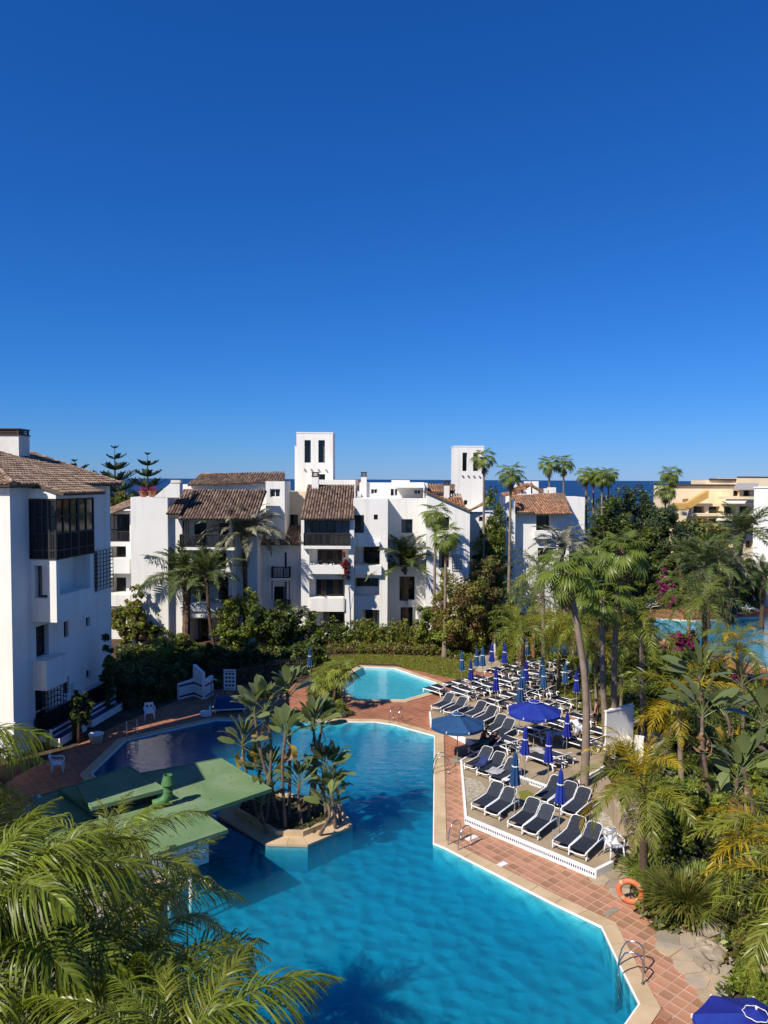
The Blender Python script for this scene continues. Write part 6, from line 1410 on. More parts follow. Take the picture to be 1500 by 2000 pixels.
def palm(label, base, top, kind, nf, scale=1.0, r0=.2, r1=.13, bark='bark', bend=(0,0), elev=(78,-38), skirt=0, ring=.03, cat='palm tree', seed=None, group=None, head=None, flare=1.25, az0=None):
    """palm from base (x,y,z) to crown centre top (x,y,z)"""
    seed = seed if seed is not None else int(abs(base[0]*31+top[2]*17))
    r0 *= .72; r1 *= .75; rr = random.Random(seed); B = Vector(base); T = Vector(top)-B; root = tag(empty('palm_tree', B), label, cat, group)
    mid = T*.5+Vector((bend[0],bend[1],0)); q1 = T*.22+Vector((bend[0],bend[1],0))*.62; q3 = T*.8+Vector((bend[0],bend[1],0))*.5
    child('trunk', trunk_mesh([(0,0,-.15),tuple(q1),tuple(mid),tuple(q3),tuple(T)], [r0*flare,r0,(r0+r1)/2,r1*1.05,r1], bark, ring), root)
    if head:
        m = MB(); m.lathe([(r1*.9,-head*1.1),(r1*1.5,-head*.75),(r1*1.75,-head*.3),(r1*1.5,.0),(r1*.7,.18),(0,.2)], 14, tuple(T), fn=lambda k, r, z: 1+.13*((k+int(z*9)) % 2)); child('crown_base', m.mesh('crown_base', M['barkthick']), root)
    ms = FR[kind]
    for i in range(nf):
        f = (i+.5)/nf; e = elev[0]+(elev[1]-elev[0])*f**.85+rr.uniform(-7,7); az = (az0 or rr.random())*0+i*2.39996+rr.uniform(-.25,.25)
        off = Vector((math.cos(az), math.sin(az), 0))*r1*.8
        o = child('frond', ms[rr.randrange(len(ms))], root, T+off+Vector((0,0,.12-.3*f)), (rr.uniform(-.25,.25), -R(e-25), az), scale*rr.uniform(.86,1.08)*(.8 if e > 60 else 1))
    for i in range(skirt):
        az = rr.random()*6.28; o = child('dead_frond', (FR['dead'] if 'fan' in kind else FR['deadp'])[i % 2], root, T+Vector((0,0,-.25-rr.random()*.6)), (rr.uniform(-.3,.3), R(62+rr.uniform(-12,18)), az), scale*rr.uniform(.7,1.0))
    return root
def ptop(px, py, base, dy=0.0): return tuple(P(px, py, base[1]+dy))

# tall slim fan palms on the skyline
for (bx, by, d, tx, ty, sc_, lab) in ((946,1060,70,945,893,.74,'tallest slim fan palm overlapping the right side of the shorter white tower'),(993,1160,62,998,923,.74,'tall slim fan palm standing in front of the white block with ivy'),(1080,1000,88,1072,905,.80,'tall fan palm above the orange roofs, left one of a close pair'),(1103,1000,88,1101,903,.80,'tall fan palm above the orange roofs, right one of a close pair'),
    (1149,1050,92,1144,927,0.80,'fan palm at the left of the skyline cluster of four'),(1161,1050,94,1159,925,0.78,'second fan palm in the skyline cluster of four'),(1176,1050,90,1176,929,0.78,'third fan palm in the skyline cluster of four'),(1186,1050,92,1189,926,0.80,'fan palm at the right of the skyline cluster of four'),(1306,1000,105,1309,924,1.0,'single fan palm on the skyline left of the yellow building'),(1300,1000,101,1300,955,1.1,'lower fan palm with a full crown below the single skyline palm')):
    b = P(bx, by, d); palm(lab, (b.x, d, 0), P(tx, ty, d), 'fan', 22, sc_, .20, .13, 'bark', elev=(84,-30), skirt=5, group=None)
for (bx, by, tx, ty, sc_, lab) in ((847,1252,851,1003,.80,'slender fan palm by the hedge, taller and left of two'),(868,1281,871,1046,.76,'slender fan palm on the lawn edge with flared base, right of two')):
    b = G(bx,by); palm(lab, b, ptop(tx,ty,b), 'fan', 24, sc_, .18, .13, 'bark', elev=(84,-35), skirt=4, flare=2.0)
# date palms before the central building
b = G(363,1256); palm('date palm with a thick scarred trunk before the left white block', b, ptop(366,1128,b), 'date', 52, 1.28, .44, .40, 'barkthick', elev=(86,2), ring=.05, head=1.0, flare=1.1)
b = G(420,1272); palm('slimmer date palm overlapping the thick one on its right', b, ptop(404,1122,b), 'date', 34, 1.0, .19, .17, 'barkdark', bend=(-.15,0), elev=(86,-6), head=.6)
b = G(480,1250); palm('tall greyish date palm in the middle before the recessed white link', b, ptop(478,1042,b), 'dateg', 46, 1.3, .27, .25, 'barkdark', elev=(86,0), head=1.0, skirt=3)
b = G(793,1226); palm('broad date palm with thick trunk before the flat topped block', b, ptop(790,1105,b), 'date', 50, 1.5, .46, .42, 'barkthick', elev=(86,0), ring=.05, head=1.0, flare=1.05)
b = G(305,1252); palm('small fan palm at the foot of the left white block', b, ptop(304,1190,b), 'smallfan', 22, 1.3, .13, .12, 'barkdark', elev=(80,-40))
b = G(325,1300); palm('small dark palm among the shrubs left of the pool corner', b, ptop(323,1255,b), 'smallfan', 18, 1.2, .13, .12, 'barkdark', elev=(80,-50))
# right hand group
b = G(1140,1545); palm('fan palm with a long leaning curved trunk among the loungers', b, ptop(1107,1112,b,.4), 'fan', 22, .86, .235, .16, 'bark', bend=(.42,0), elev=(84,-25), skirt=6, head=None)
b = G(1186,1472); palm('straight fan palm before the tall white wall, left of two trunks', b, ptop(1176,1165,b), 'fan', 20, .84, .21, .17, 'bark', bend=(-.1,0), elev=(84,-25), skirt=3)
b = G(1200,1468); palm('tall fan palm with rusty upper trunk, right of two trunks before the wall', b, ptop(1213,1075,b), 'fan', 22, .86, .21, .16, 'bark', bend=(-.15,0), elev=(84,-25), skirt=3, head=.9)
for (bx, by, tx, ty, kind, sc_, nf, r0, lab, bk_) in ((1158,1415,1131,1215,'queen',.92,24,.15,'slim queen palm just right of the leaning trunk','bark'),(1165,1402,1164,1250,'queeny',.95,22,.15,'yellowing queen palm behind the lounger rows','bark'),(1091,1345,1093,1235,'queeny',1.15,24,.17,'yellow queen palm at the back edge of the lawn','bark'),(1023,1372,1021,1225,'queen',1.05,22,.21,'queen palm with a dark trunk rising out of the lounger rows','barkdark'),(1041,1290,1043,1165,'queen',1.15,26,.21,'queen palm with an orange brown trunk behind the lawn','barkred'),
    (1256,1462,1251,1215,'queen',1.1,26,.16,'queen palm with a slim trunk right of the white wall','bark'),(1212,1402,1215,1300,'queen',.8,16,.13,'short queen palm between the two fan palm trunks and the wall','bark'),(1331,1530,1325,1372,'queeny',.98,20,.17,'yellow queen palm arching over the dark hedge hollow','bark'),(1258,1735,1256,1535,'queeny',.92,24,.19,'yellow queen palm beside the curved planter wall','barkdark'),
    (1376,1310,1376,1175,'queen_',1.05,22,.30,'large queen palm with a stout trunk before the far pool','barkdark'),(1443,1345,1441,1262,'queeny',1.0,26,.22,'bushy yellow green queen palm beside the far pool water','barkdark'),(1062,1310,1060,1120,'queen_',1.0,24,.2,'queen palm left of the leaning palm crown','bark'),(1010,1290,1012,1240,'queen',.9,18,.15,'low queen palm at the left of the yellow palms','bark'),(1345,1262,1345,1150,'queen_',.95,22,.2,'queen palm in the middle of the far garden left of the date palms','bark')):
    b = G(bx,by); palm(lab, b, ptop(tx,ty,b), kind, nf, sc_*(.84 if bx in (1158,1165,1091,1023,1256,1212,1041,1010) else 1), r0, r0*.75, bk_, elev=(80,-32), skirt=2 if bx % 2 else 1, seed=bx)
for (bx, by, tx, ty, sc_, lab, k) in ((1432,1215,1450,1038,1.25,'tall date palm before the white gable at the right edge','date'),(1383,1225,1380,1100,1.2,'full date palm left of the white gable','date'),(1422,1220,1423,1105,1.15,'greyish date palm between two fuller ones at the right','dateg'),(1487,1225,1492,1130,1.0,'small date palm at the right edge','date'),(1330,1180,1330,1090,1.1,'date palm under the dark round trees','date'),(1095,1230,1098,1066,1.1,'date palm crown before the window of the tan roofed block','dateg')):
    b = G(bx,by); palm(lab, b, ptop(tx,ty,b), k, 32, sc_, .28, .24, 'barkdark', elev=(86,-10), head=.9, skirt=4, seed=bx)
# small fan palms beside the children's pool
for (bx, by, tx, ty, sc_, lab) in ((646,1388,666,1312,1.55,'leaning small fan palm at the edge of the children\'s pool, taller of two'),(634,1372,637,1330,1.4,'small fan palm by the children\'s pool, lower of two'),(655,1398,652,1382,1.0,'dwarf fan palm at the foot of the two by the children\'s pool')):
    b = G(bx,by); palm(lab, b, ptop(tx,ty,b), 'smallfan', 18, sc_*.8, .11, .10, 'barkdark', elev=(86,-8), head=.3)
# near palms below the balcony
palm('large near palm whose drooping fronds fill the lower left corner', (-5.0,8.3,0), (-4.75,8.6,7.75), 'near', 40, .80, .19, .15, 'bark', elev=(80,-20), seed=5)
palm('near palm cut by the bottom edge with arching fronds over the water', (-2.1,6.5,0), (-2.0,6.7,7.35), 'near', 38, .68, .18, .14, 'bark', elev=(78,-12), seed=9)
palm('near palm at the left edge with hanging fronds beside the shaded building', (-6.9,10.2,0), (-6.75,10.4,8.9), 'near', 30, .68, .18, .14, 'bark', elev=(45,-28), seed=12)
palm('dense near palm between the large one and the bottom edge', (-3.5,8.6,0), (-3.3,8.9,6.7), 'near', 30, .72, .17, .13, 'bark', elev=(82,-20), seed=17)
b = (-5.6,15.2,0); palm('palm with an upright young frond before the green bar roof', b, tuple(P(215,1715,15.2)), 'nearfine', 26, .80, .17, .13, 'bark', elev=(86,-30), seed=21)
b = (-4.6,15.6,0); palm('smaller palm leaning over the water right of the bar', b, tuple(P(310,1790,15.6)), 'nearfine', 18, .70, .14, .11, 'bark', elev=(78,-20), seed=23)
palm('right edge palm with long yellow green fronds over the garden', (12.4,20.8,0), tuple(P(1560,1680,20.8)), 'queeny', 24, 1.2, .2, .16, 'bark', elev=(80,-15), seed=31)
palm('lower right palm whose yellow fronds hang by the flagstone path', (11.6,17.6,0), tuple(P(1590,1770,17.6)), 'queeny', 26, .95, .2, .16, 'bark', elev=(82,-35), seed=33)

# ------------------------------------------------------------------ paddle leaved plants (bird of paradise)
def paddle(name, mt, pet, bl, bw, seed, droop=.5, torn=False):
    rr = random.Random(seed); V = []; F = []; mi = []; N = 10; p = Vector((0,0,0)); pts = []; a = R(8)
    for i in range(6): pts.append(p.copy()); p += Vector((math.cos(a),0,math.sin(a)))*pet/5; a -= R(3)
    m = MB(); m.tube(pts, [.035,.028,.024,.021,.018,.016], 5, False); V = [Vector(v) for v in m.v]; F = [tuple(f) for f in m.f]; mi = [1]*len(F)
    q = pts[-1]; k0 = len(V)
    for i in range(N+1):
        t = i/N; w_ = bw*.5*(math.sin(math.pi*min(1,t*.93+.06))**.55)*(1 if t < .85 else max(.05,(1-t)/.15)**.6)
        nm = Vector((-math.sin(a),0,math.cos(a))); up = .32*w_
        for s in (-1,-.5,0,.5,1):
            jit = rr.uniform(-.03,.03)*abs(s); V.append(q + Vector((jit,s*w_,0)) + nm*(abs(s)*up*.7-(.12*w_*(abs(s)>.9))) )
        q = q + Vector((math.cos(a),0,math.sin(a)))*bl/N; a -= R(7*droop)
    for i in range(N):
        for s in range(4):
            if torn and s in (0,3) and rr.random() < .3: continue
            k = k0+i*5+s; F.append((k,k+5,k+6,k+1)); mi.append(0)
    return npmesh(name, np.array([tuple(v) for v in V]), F, [mt, M['banana']], True, mi)
PL = [paddle('leaf', M['banana'], .55, 1.0, .56, 1, .2), paddle('leaf', M['banana'], .6, 1.05, .58, 2, .4), paddle('leaf', M['banana'], .45, .85, .46, 3, .12), paddle('leaf', M['banana'], .6, .95, .54, 4, .6, True)]
PY = paddle('leaf', M['banana_yellow'], .45, .9, .36, 5, 1.6, True); PD = paddle('dead_leaf', M['thatch'], .4, .9, .34, 6, 2.2, True)
def paddle_plant(label, base, top, nl, sc=1.0, az=0.0, yellow=0, dead=2, r=.085, seed=1, flower=False):
    rr = random.Random(seed); B = Vector(base); T = Vector(top)-B; root = tag(empty('bird_of_paradise_plant', B), label, 'plant', 'paddle leaved plants')
    bend = Vector((rr.uniform(-.2,.2), rr.uniform(-.2,.2), 0))
    child('stem', trunk_mesh([(0,0,-.1), tuple(T*.35+bend*.7), tuple(T*.7+bend), tuple(T)], [r*1.2,r,r*.9,r*.8], 'bananastem', .05, 8), root)
    for i in range(nl):
        f = i/max(1,nl-1); e = 88-58*f*rr.uniform(.8,1.15); sd_ = 0 if i % 2 else math.pi; a = az+sd_+rr.uniform(-.75,.75)
        child('leaf', PL[rr.randrange(4)] if f > .2 else PL[2], root, T+Vector((0,0,.1-.32*f)), (rr.uniform(-.5,.5), -R(e), a), sc*rr.uniform(.85,1.1))
    for i in range(yellow): child('leaf', PY, root, T+Vector((0,0,-.25)), (.2, R(25+25*i), az+rr.uniform(-.6,.6)+i*2.6), sc*.95)
    for i in range(dead): child('dead_leaf', PD, root, T+Vector((0,0,-.35-.12*i)), (rr.uniform(-.4,.4), R(55+rr.uniform(-10,20)), rr.random()*6.28), sc*rr.uniform(.7,.95))
    return root
for (bx, by, tx, ty, nl, sc_, yl, lab, sd_) in ((505,1600,474,1448,8,1.0,2,'leaning paddle leaved plant at the left of the island with a hanging yellow leaf',1),(520,1606,518,1385,9,1.05,0,'second tallest paddle leaved plant on the island, left of the tallest',2),(545,1603,497,1392,7,.95,0,'paddle leaved plant on the island spreading towards the shaded water',3),(558,1618,558,1432,9,1.05,1,'paddle leaved plant in the island middle with one bright yellow leaf',4),(565,1598,561,1355,7,1.0,0,'tallest paddle leaved plant on the island, its crown above the others',5),
    (600,1602,612,1418,10,1.05,0,'paddle leaved plant with a fan of dark leaves right of the island middle',6),(612,1590,630,1412,8,.95,0,'slim dark stemmed paddle leaved plant at the right of the island',7),(640,1606,633,1500,8,1.0,0,'shorter paddle leaved plant right of the island middle',8),(655,1612,648,1540,8,.9,0,'low paddle leaved plant at the right tip of the island',9),(665,1600,653,1500,7,.95,1,'paddle leaved plant leaning out at the right edge of the island',10),(500,1590,508,1500,8,.95,1,'short paddle leaved plant low on the left of the island',11),(540,1600,528,1510,9,1.0,0,'short dense paddle leaved plant in the island centre',12),(590,1612,585,1530,8,.9,0,'low dark paddle leaved plant at the front of the island',13),(520,1622,515,1560,8,.95,0,'low dark paddle leaved plant in the shade at the island front left',14),(625,1625,640,1570,7,.75,0,'smallest paddle leaved plant by the island kerb',15)):
    b = G(bx,by,.2); paddle_plant(lab, b, ptop(tx,ty,b,.0), nl+5, sc_*.80, rnd.uniform(-.5,.5), yl, 1 if sd_ % 2 else 2, r=.062, seed=sd_)
for (bx, by, tx, ty, nl, sc_, yl, dd, lab, sd_) in ((1392,1580,1372,1395,9,1.3,1,4,'large paddle leaved plant in the right garden with dead leaves under its crown',31),(1375,1530,1366,1320,9,1.25,1,2,'tallest paddle leaved plant in the right garden near the far pool',32),(1452,1420,1450,1335,9,1.2,0,2,'paddle leaved plant at the rim of the far pool',33),(1484,1640,1452,1500,9,1.1,1,7,'paddle leaved plant with many withered pink brown leaves at the right edge',34),(1440,1640,1440,1520,6,1.0,0,6,'paddle leaved plant with a shaggy dead skirt left of the withered one',35),(1495,1500,1490,1410,8,1.2,0,1,'paddle leaved plant cut by the right edge',36),(1425,1450,1415,1390,8,1.2,1,1,'yellow spotted paddle leaved plant between the garden stems',37),(1405,1590,1400,1570,7,1.1,0,0,'low paddle leaved plant at the foot of the garden stems',38),(478,1300,480,1275,7,.9,0,0,'young paddle leaved plant behind the notice board',39)):
    b = G(bx,by); paddle_plant(lab, b, ptop(tx,ty,b), nl, sc_, rnd.uniform(-.6,.6), yl, dd, seed=sd_)

# ------------------------------------------------------------------ broadleaf trees, shrubs, hedges
def leaf_cloud(centers, radii, npc, size, seed, flat=.6, squash=(1,1,1)):
    """quads scattered round clump centres: returns V, F"""
    rs = np.random.RandomState(seed); C = np.repeat(np.asarray(centers, float), npc, 0); Rr = np.repeat(np.asarray(radii, float), npc)
    n = len(C); d = rs.normal(size=(n,3)); d /= np.linalg.norm(d, axis=1)[:,None]; rad = Rr*rs.uniform(.25,1,n)**.5
    p = C + d*rad[:,None]*np.array(squash); nr = d*(1-flat)+rs.normal(size=(n,3))*flat+np.array([0,0,.35]); nr /= np.linalg.norm(nr, axis=1)[:,None]
    t = np.cross(nr, rs.normal(size=(n,3))); t /= np.linalg.norm(t, axis=1)[:,None]; b = np.cross(nr, t)
    s = size*rs.uniform(.6,1.3,n); a = t*s[:,None]; w = b*(s*.45)[:,None]
    V = np.stack([p-a, p+w, p+a, p-w], 1).reshape(-1,3); F = np.arange(4*n, dtype=np.int32).reshape(-1,4); return V, F
def crown(name, rx, ry, rz, ncl, npc, size, mats, seed, z0=0.0, gap=.75, shellness=.55, split=None):
    rs = np.random.RandomState(seed); d = rs.normal(size=(ncl,3)); d /= np.linalg.norm(d, axis=1)[:,None]
    q = rs.uniform(shellness,1,ncl); lump = 1+.22*np.sin(d[:,0]*5+seed)*np.cos(d[:,1]*4+d[:,2]*3); c = d*(q*lump)[:,None]*np.array([rx,ry,rz]); c[:,2] += z0
    rad = (rx+ry+rz)/3*rs.uniform(.16,.30,ncl)*gap
    V, F = leaf_cloud(c, rad, npc, size, seed+1); mi = None
    if len(mats) > 1: mi = np.repeat(rs.choice(len(mats), ncl, p=split), npc)
    return npmesh(name, V, F, mats, midx=mi)
def tree(label, base, h, rx, ry, rz, ncl, npc, size, mats, seed, trunk_r=.14, cat='tree', name='tree', group=None, split=None, clear=None, shellness=.55, limbs=5):
    B = Vector(base); root = tag(empty(name, B), label, cat, group); rr = random.Random(seed); ct = h-rz
    m = MB(); top = Vector((rr.uniform(-.3,.3), rr.uniform(-.3,.3), ct))
    m.tube([(0,0,-.1),tuple(top*.5+Vector((rr.uniform(-.1,.1),rr.uniform(-.1,.1),0))),tuple(top)], [trunk_r*1.3,trunk_r,trunk_r*.6], 8)
    for k in range(limbs):
        a = rr.random()*6.28; s = top*rr.uniform(.45,.9); e = Vector((math.cos(a)*rx*.75, math.sin(a)*ry*.75, ct+rr.uniform(-.4,.6)*rz)); m.tube([s, s.lerp(e,.5)+Vector((0,0,.15)), e], [trunk_r*.5,trunk_r*.34,trunk_r*.12], 6)
    child('trunk', m.mesh('trunk', M['twig'], True), root)
    child('crown', crown('crown', rx, ry, rz, ncl, npc, size, mats, seed, ct, shellness=shellness, split=split), root); return root
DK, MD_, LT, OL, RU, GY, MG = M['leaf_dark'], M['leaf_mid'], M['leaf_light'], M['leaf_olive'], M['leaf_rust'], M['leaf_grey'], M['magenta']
def T_(label, px, py, ytop, w, mats, seed, dens=1.0, size=.13, cat='tree', name='tree', D=None, split=None, trunk_r=.14, zf=.5, depth=None, shellness=.5):
    b = G(px,py) if D is None else Vector((P(px,900,D).x, D, 0)); D_ = b.y; h = P(px, ytop, D_).z; rx = w/2*D_/FPX; rz = h*zf
    n = int(70*dens); return tree(label, b, h, rx, depth or rx, rz, n, int(70*dens**.3), size, mats, seed, trunk_r, cat, name, None, split, shellness=shellness)
# behind and beside the pool
T_('bright green leafy tree before the recessed white link', 468,1268,1155,105,[MD_,LT],41,1.5,.13)
T_('dark bushy tree right of the bright green one', 545,1265,1180,100,[DK,MD_],42,1.1,.15)
T_('olive shrub at the corner of the shaded building', 248,1256,1178,66,[OL,LT],43,1.0,.12)
T_('olive bushy shrub before the left white block', 290,1258,1212,64,[OL,LT,RU],44,.9,.12)
T_('tall sparse olive shrub with a thin stem before the left white block', 266,1262,1135,44,[OL,LT],53,.55,.12,zf=.5,shellness=.2)
T_('sunlit shrub under the thick date palm', 345,1278,1236,70,[LT,OL,MD_],45,.8,.12,zf=.7)
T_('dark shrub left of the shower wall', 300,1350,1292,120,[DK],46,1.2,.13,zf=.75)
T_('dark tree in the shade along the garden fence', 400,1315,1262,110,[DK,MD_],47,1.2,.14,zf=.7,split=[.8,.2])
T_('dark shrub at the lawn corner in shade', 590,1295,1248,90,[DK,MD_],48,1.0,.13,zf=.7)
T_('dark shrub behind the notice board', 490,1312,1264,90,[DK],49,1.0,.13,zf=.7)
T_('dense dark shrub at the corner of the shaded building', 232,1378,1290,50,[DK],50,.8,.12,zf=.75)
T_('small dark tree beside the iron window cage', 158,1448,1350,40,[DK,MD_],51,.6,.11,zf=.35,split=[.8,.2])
T_('palm like leafy bush right of the dark tree', 590,1262,1165,70,[MD_,GY],52,.7,.16,zf=.6)
# hedge and bushes behind the lawn
def hedge(label, p0, p1, w, h, mats, seed, size=.13, dens=26, name='hedge'):
    a, b = Vector(p0), Vector(p1); L_ = (b-a).length; d = (b-a)/L_; nrm = Vector((-d.y,d.x)); root = tag(empty(name, (a.x,a.y,0)), label, 'hedge'); rs = np.random.RandomState(seed); n = int(L_*dens)
    u, v, z = rs.uniform(0,L_,n), rs.uniform(-w/2,w/2,n), h*rs.uniform(.05,1,n)**.7*(1+.12*np.sin(rs.uniform(0,6,n)))
    z *= 1-.16*np.abs(np.sin(u*1.1+seed))
    C = np.stack([d.x*u+nrm.x*v, d.y*u+nrm.y*v, z], 1); V, F = leaf_cloud(C, rs.uniform(.22,.42,n), 26, size, seed); mi = np.repeat(rs.choice(len(mats), n), 26)
    child('foliage', npmesh('foliage', V, F, mats, midx=mi), root); m = MB()
    for k in range(max(2,int(L_/1.2))): q = d*(k+.5)*L_/max(2,int(L_/1.2)); m.tube([(q.x,q.y,-.05),(q.x+.05,q.y,h*.5),(q.x-.05,q.y,h*.85)], [.05,.035,.015], 5)
    child('stems', m.mesh('stems', M['twig']), root); return root
hedge('dark green clipped hedge behind the lawn, left half', g2(612,1264), g2(700,1258), 1.8, 2.0, [MD_,DK,LT], 61)
hedge('green and russet hedge behind the lawn, right half', g2(702,1258), g2(825,1268), 1.8, 2.0, [MD_,OL,LT], 62)
hedge('low flowering border between hedge and lawn', g2(640,1274), g2(850,1278), .8, .7, [OL,LT,RU], 63, .09, 20)
T_('tall olive russet bush between the two slender fan palms and the path', 895,1275,1120,105,[OL,RU,LT],64,1.8,.13,zf=.52,depth=2.5)
T_('tall russet pointed bush right of the slender fan palms', 940,1270,1085,90,[OL,MD_,RU],65,1.5,.13,zf=.52,depth=2.2)
T_('dense green bush at the foot of the slender fan palms', 838,1268,1175,60,[LT,MD_],66,1.0,.13,zf=.55)
T_('round green bush behind the slender fan palms', 865,1262,1150,60,[OL,LT],67,1.0,.13,zf=.55)
T_('dark bush between hedge and brick path', 985,1275,1170,80,[DK,MD_],68,1.1,.14,zf=.55)
T_('climbing plant covering the narrow chimney of the tan roofed block', 967,1230,952,42,[LT,MD_],69,1.9,.15,'climbing plant','climbing_plant',D=71.0,zf=.5,depth=.8,shellness=.2)
T_('lower mass of the climber spreading over the white wall', 960,1200,1025,85,[MD_,LT,DK],70,1.4,.15,'climbing plant','climbing_plant',D=70.6,zf=.5,depth=.7,shellness=.2)
T_('vine hanging on the corner of the shaded building', 213,1395,1235,24,[MD_,DK],71,.7,.10,'climbing plant','climbing_plant',zf=.5,depth=.45,shellness=.1)
T_('vine on the building pier by the pool', 148,1442,1360,10,[DK],72,.3,.08,'climbing plant','climbing_plant',zf=.5,depth=.25,shellness=.1)
T_('red bougainvillea hanging on the flowered balcony', 674,1120,1075,26,[M['bougred'],RU],73,.5,.10,'shrub','bougainvillea',D=62.0,zf=.18,shellness=.1,trunk_r=.03)
# spiky silver plant near the ivy block
def spiky(label, base, h, r, n, L, mt, seed, cat='plant', width=.05, up=.3):
    root = tag(empty('spiky_plant', base), label, cat); rs = np.random.RandomState(seed); V = []; F = []
    for i in range(n):
        d = rs.normal(size=3); d[2] = abs(d[2])*.8+up-.25; d /= np.linalg.norm(d); c = np.array([0,0,h])+d*r*rs.uniform(0,1)*np.array([1,1,.5]); l = L*rs.uniform(.7,1.1); s = np.cross(d,[0,0,1]); s /= np.linalg.norm(s)+1e-6; k = len(V)
        for t, w_ in ((0,.6),(.4,1),(.75,.7),(1,.05)):
            q = c+d*l*t+np.array([0,0,-l*.35*t*t]); V += [q-s*width*w_/2, q+s*width*w_/2]
        for j in range(3): F.append((k+2*j,k+2*j+1,k+2*j+3,k+2*j+2))
    nm_ = len(mt) if isinstance(mt, list) else 1
    child('leaves', npmesh('leaves', np.array(V), F, mt, midx=np.repeat(rs.choice(nm_, n), 3)), root); m = MB(); m.tube([(0,0,-.1),(.03,0,h*.5),(0,0,h)], [.13,.1,.09], 8); child('stem', m.mesh('stem', M['twig'], True), root); return root
b = G(965,1262); spiky('silver spiky dragon tree by the brick path', b, 3.0, 1.1, 340, .8, GY, 80)
b = G(985,1290); spiky('green sword leaved plant at the brick path corner', b, .5, .5, 160, .9, LT, 81)
b = G(1335,1792); spiky('big clipped sword leaved shrub beside the orange lifebuoy', b, .5, 1.25, 2600, .52, [M['leaf_mid'], M['leaf_olive']], 82, 'shrub', .032, .55)
b = G(1290,1752); spiky('bright sword leaved shrub behind the orange lifebuoy', b, .35, .85, 1200, .5, [M['leaf_light']], 83, 'shrub', .032, .5)
b = G(1360,1760); spiky('darker sword leaved shrub at the right of the clipped one', b, .45, .95, 1300, .5, [M['leaf_mid']], 84, 'shrub', .032, .5)
b = G(1255,1716); spiky('low sword leaved tuft at the foot of the yellow palm trunk', b, .2, .7, 380, .5, [M['leaf_light']], 85, 'shrub', .045, .4)
b = G(1215,1505); spiky('tufted reed like plant before the low white walls', b, .5, .5, 320, 1.2, [M['queen_mid']], 86, 'plant', .04, .7)
b = G(670,1398); spiky('small spiky plant by the far pool edge', b, .2, .25, 90, .5, LT, 87)
# trees at the right and behind
for (lab, px, D, ytop, w_, mats, sd_, dn) in (('dark round pine left of the skyline single palm',1240,96,948,110,[M['leaf_pine'],DK],90,2.4),('dark round pine behind the garden palms, lower one',1305,88,992,120,[M['leaf_pine'],DK,MD_],91,2.4),('dark bushy tree below the skyline palm cluster',1195,84,985,90,[DK,MD_],92,1.8),('olive tree before the yellow building',1375,92,1010,110,[OL,MD_],93,1.8),('dark tree at the right before the white gable',1455,78,1085,70,[DK,MD_],94,1.4),('dark tree between tan roof and palm cluster',1130,78,1030,90,[DK,MD_],95,1.8),('dark tree right of the tan roofed block',1165,72,1060,90,[DK,MD_],96,1.6)):
    T_(lab, px, 1200, ytop, w_, mats, sd_, dn, .20, D=D, zf=.42, trunk_r=.3)
for (lab, px, py, ytop, w_, mats, sd_, dn) in (('magenta bougainvillea mound before the far pool',1330,1310,1222,70,[MG,M['leaf_rust'],MD_],100,1.3),('small magenta bush left of the far date palms',1300,1190,1105,36,[MG,MD_],101,.7),('vigorous green climber mound below the magenta bougainvillea',1310,1390,1265,110,[LT,MD_],102,1.8),('round green bush below the far deck',1255,1300,1215,80,[MD_,OL],103,1.4),('dark hollow hedge under the arching yellow palm',1345,1470,1370,90,[DK,MD_],104,1.4),('olive shrub left of the garden climber',1225,1320,1225,70,[OL,LT],105,1.2),('russet shrub in the palm grove',1205,1300,1195,60,[RU,OL],106,1.1),('green bush at the back of the lawn under yellow palms',1110,1295,1235,80,[LT,MD_],107,1.2),('crimson shrub behind the lawn',1076,1278,1222,26,[M['bougred'],RU],108,.6),('dark shrub at the lawn end',1180,1330,1240,80,[DK,MD_],109,1.3),
    ('bright green low hedge beside the stone path',1275,1425,1375,60,[LT],110,1.0),('mid green shrub right of the low white walls',1290,1520,1470,60,[MD_,GY],111,1.0),('green shrub in the right garden under the dead leaves',1420,1610,1550,80,[MD_,LT],112,1.2),('green shrub right of the curved planter wall',1330,1600,1520,80,[LT,MD_],113,1.3),('dark green shrub behind the near palm trunk',1320,1660,1590,80,[MD_,DK],114,1.2),('green shrub at the right edge of the garden',1480,1560,1480,70,[MD_,LT],115,1.2),('low green shrub among the rocks',1400,1740,1690,80,[MD_,LT],116,1.0),('low green shrub at the right edge over the boulder',1470,1870,1800,80,[LT,OL],117,1.0),('bright green groundcover bush in the lower right corner',1470,1935,1890,80,[LT],118,1.0),('purple flowering shrub by the far pool palm trunk',1440,1345,1310,24,[MG,DK],119,.5),('bush at the rim of the far pool',1390,1335,1285,60,[MD_,OL],120,1.0),('dark bush at the foot of the white gable',1468,1190,1150,44,[DK],121,.8),('bush between the far loungers and the gable',1400,1195,1120,80,[MD_,OL],122,1.2),('bush behind the far deck',1290,1165,1120,70,[MD_,DK],123,1.2),('olive bush at the back of the palm grove',1160,1260,1170,80,[OL,MD_],124,1.2),('yellow green bush beside the leaning palm',1230,1255,1160,70,[MD_,LT],125,1.2)):
    T_(lab, px, py, ytop, w_, mats, sd_, dn, .12, 'shrub', 'shrub', zf=.55, trunk_r=.07)
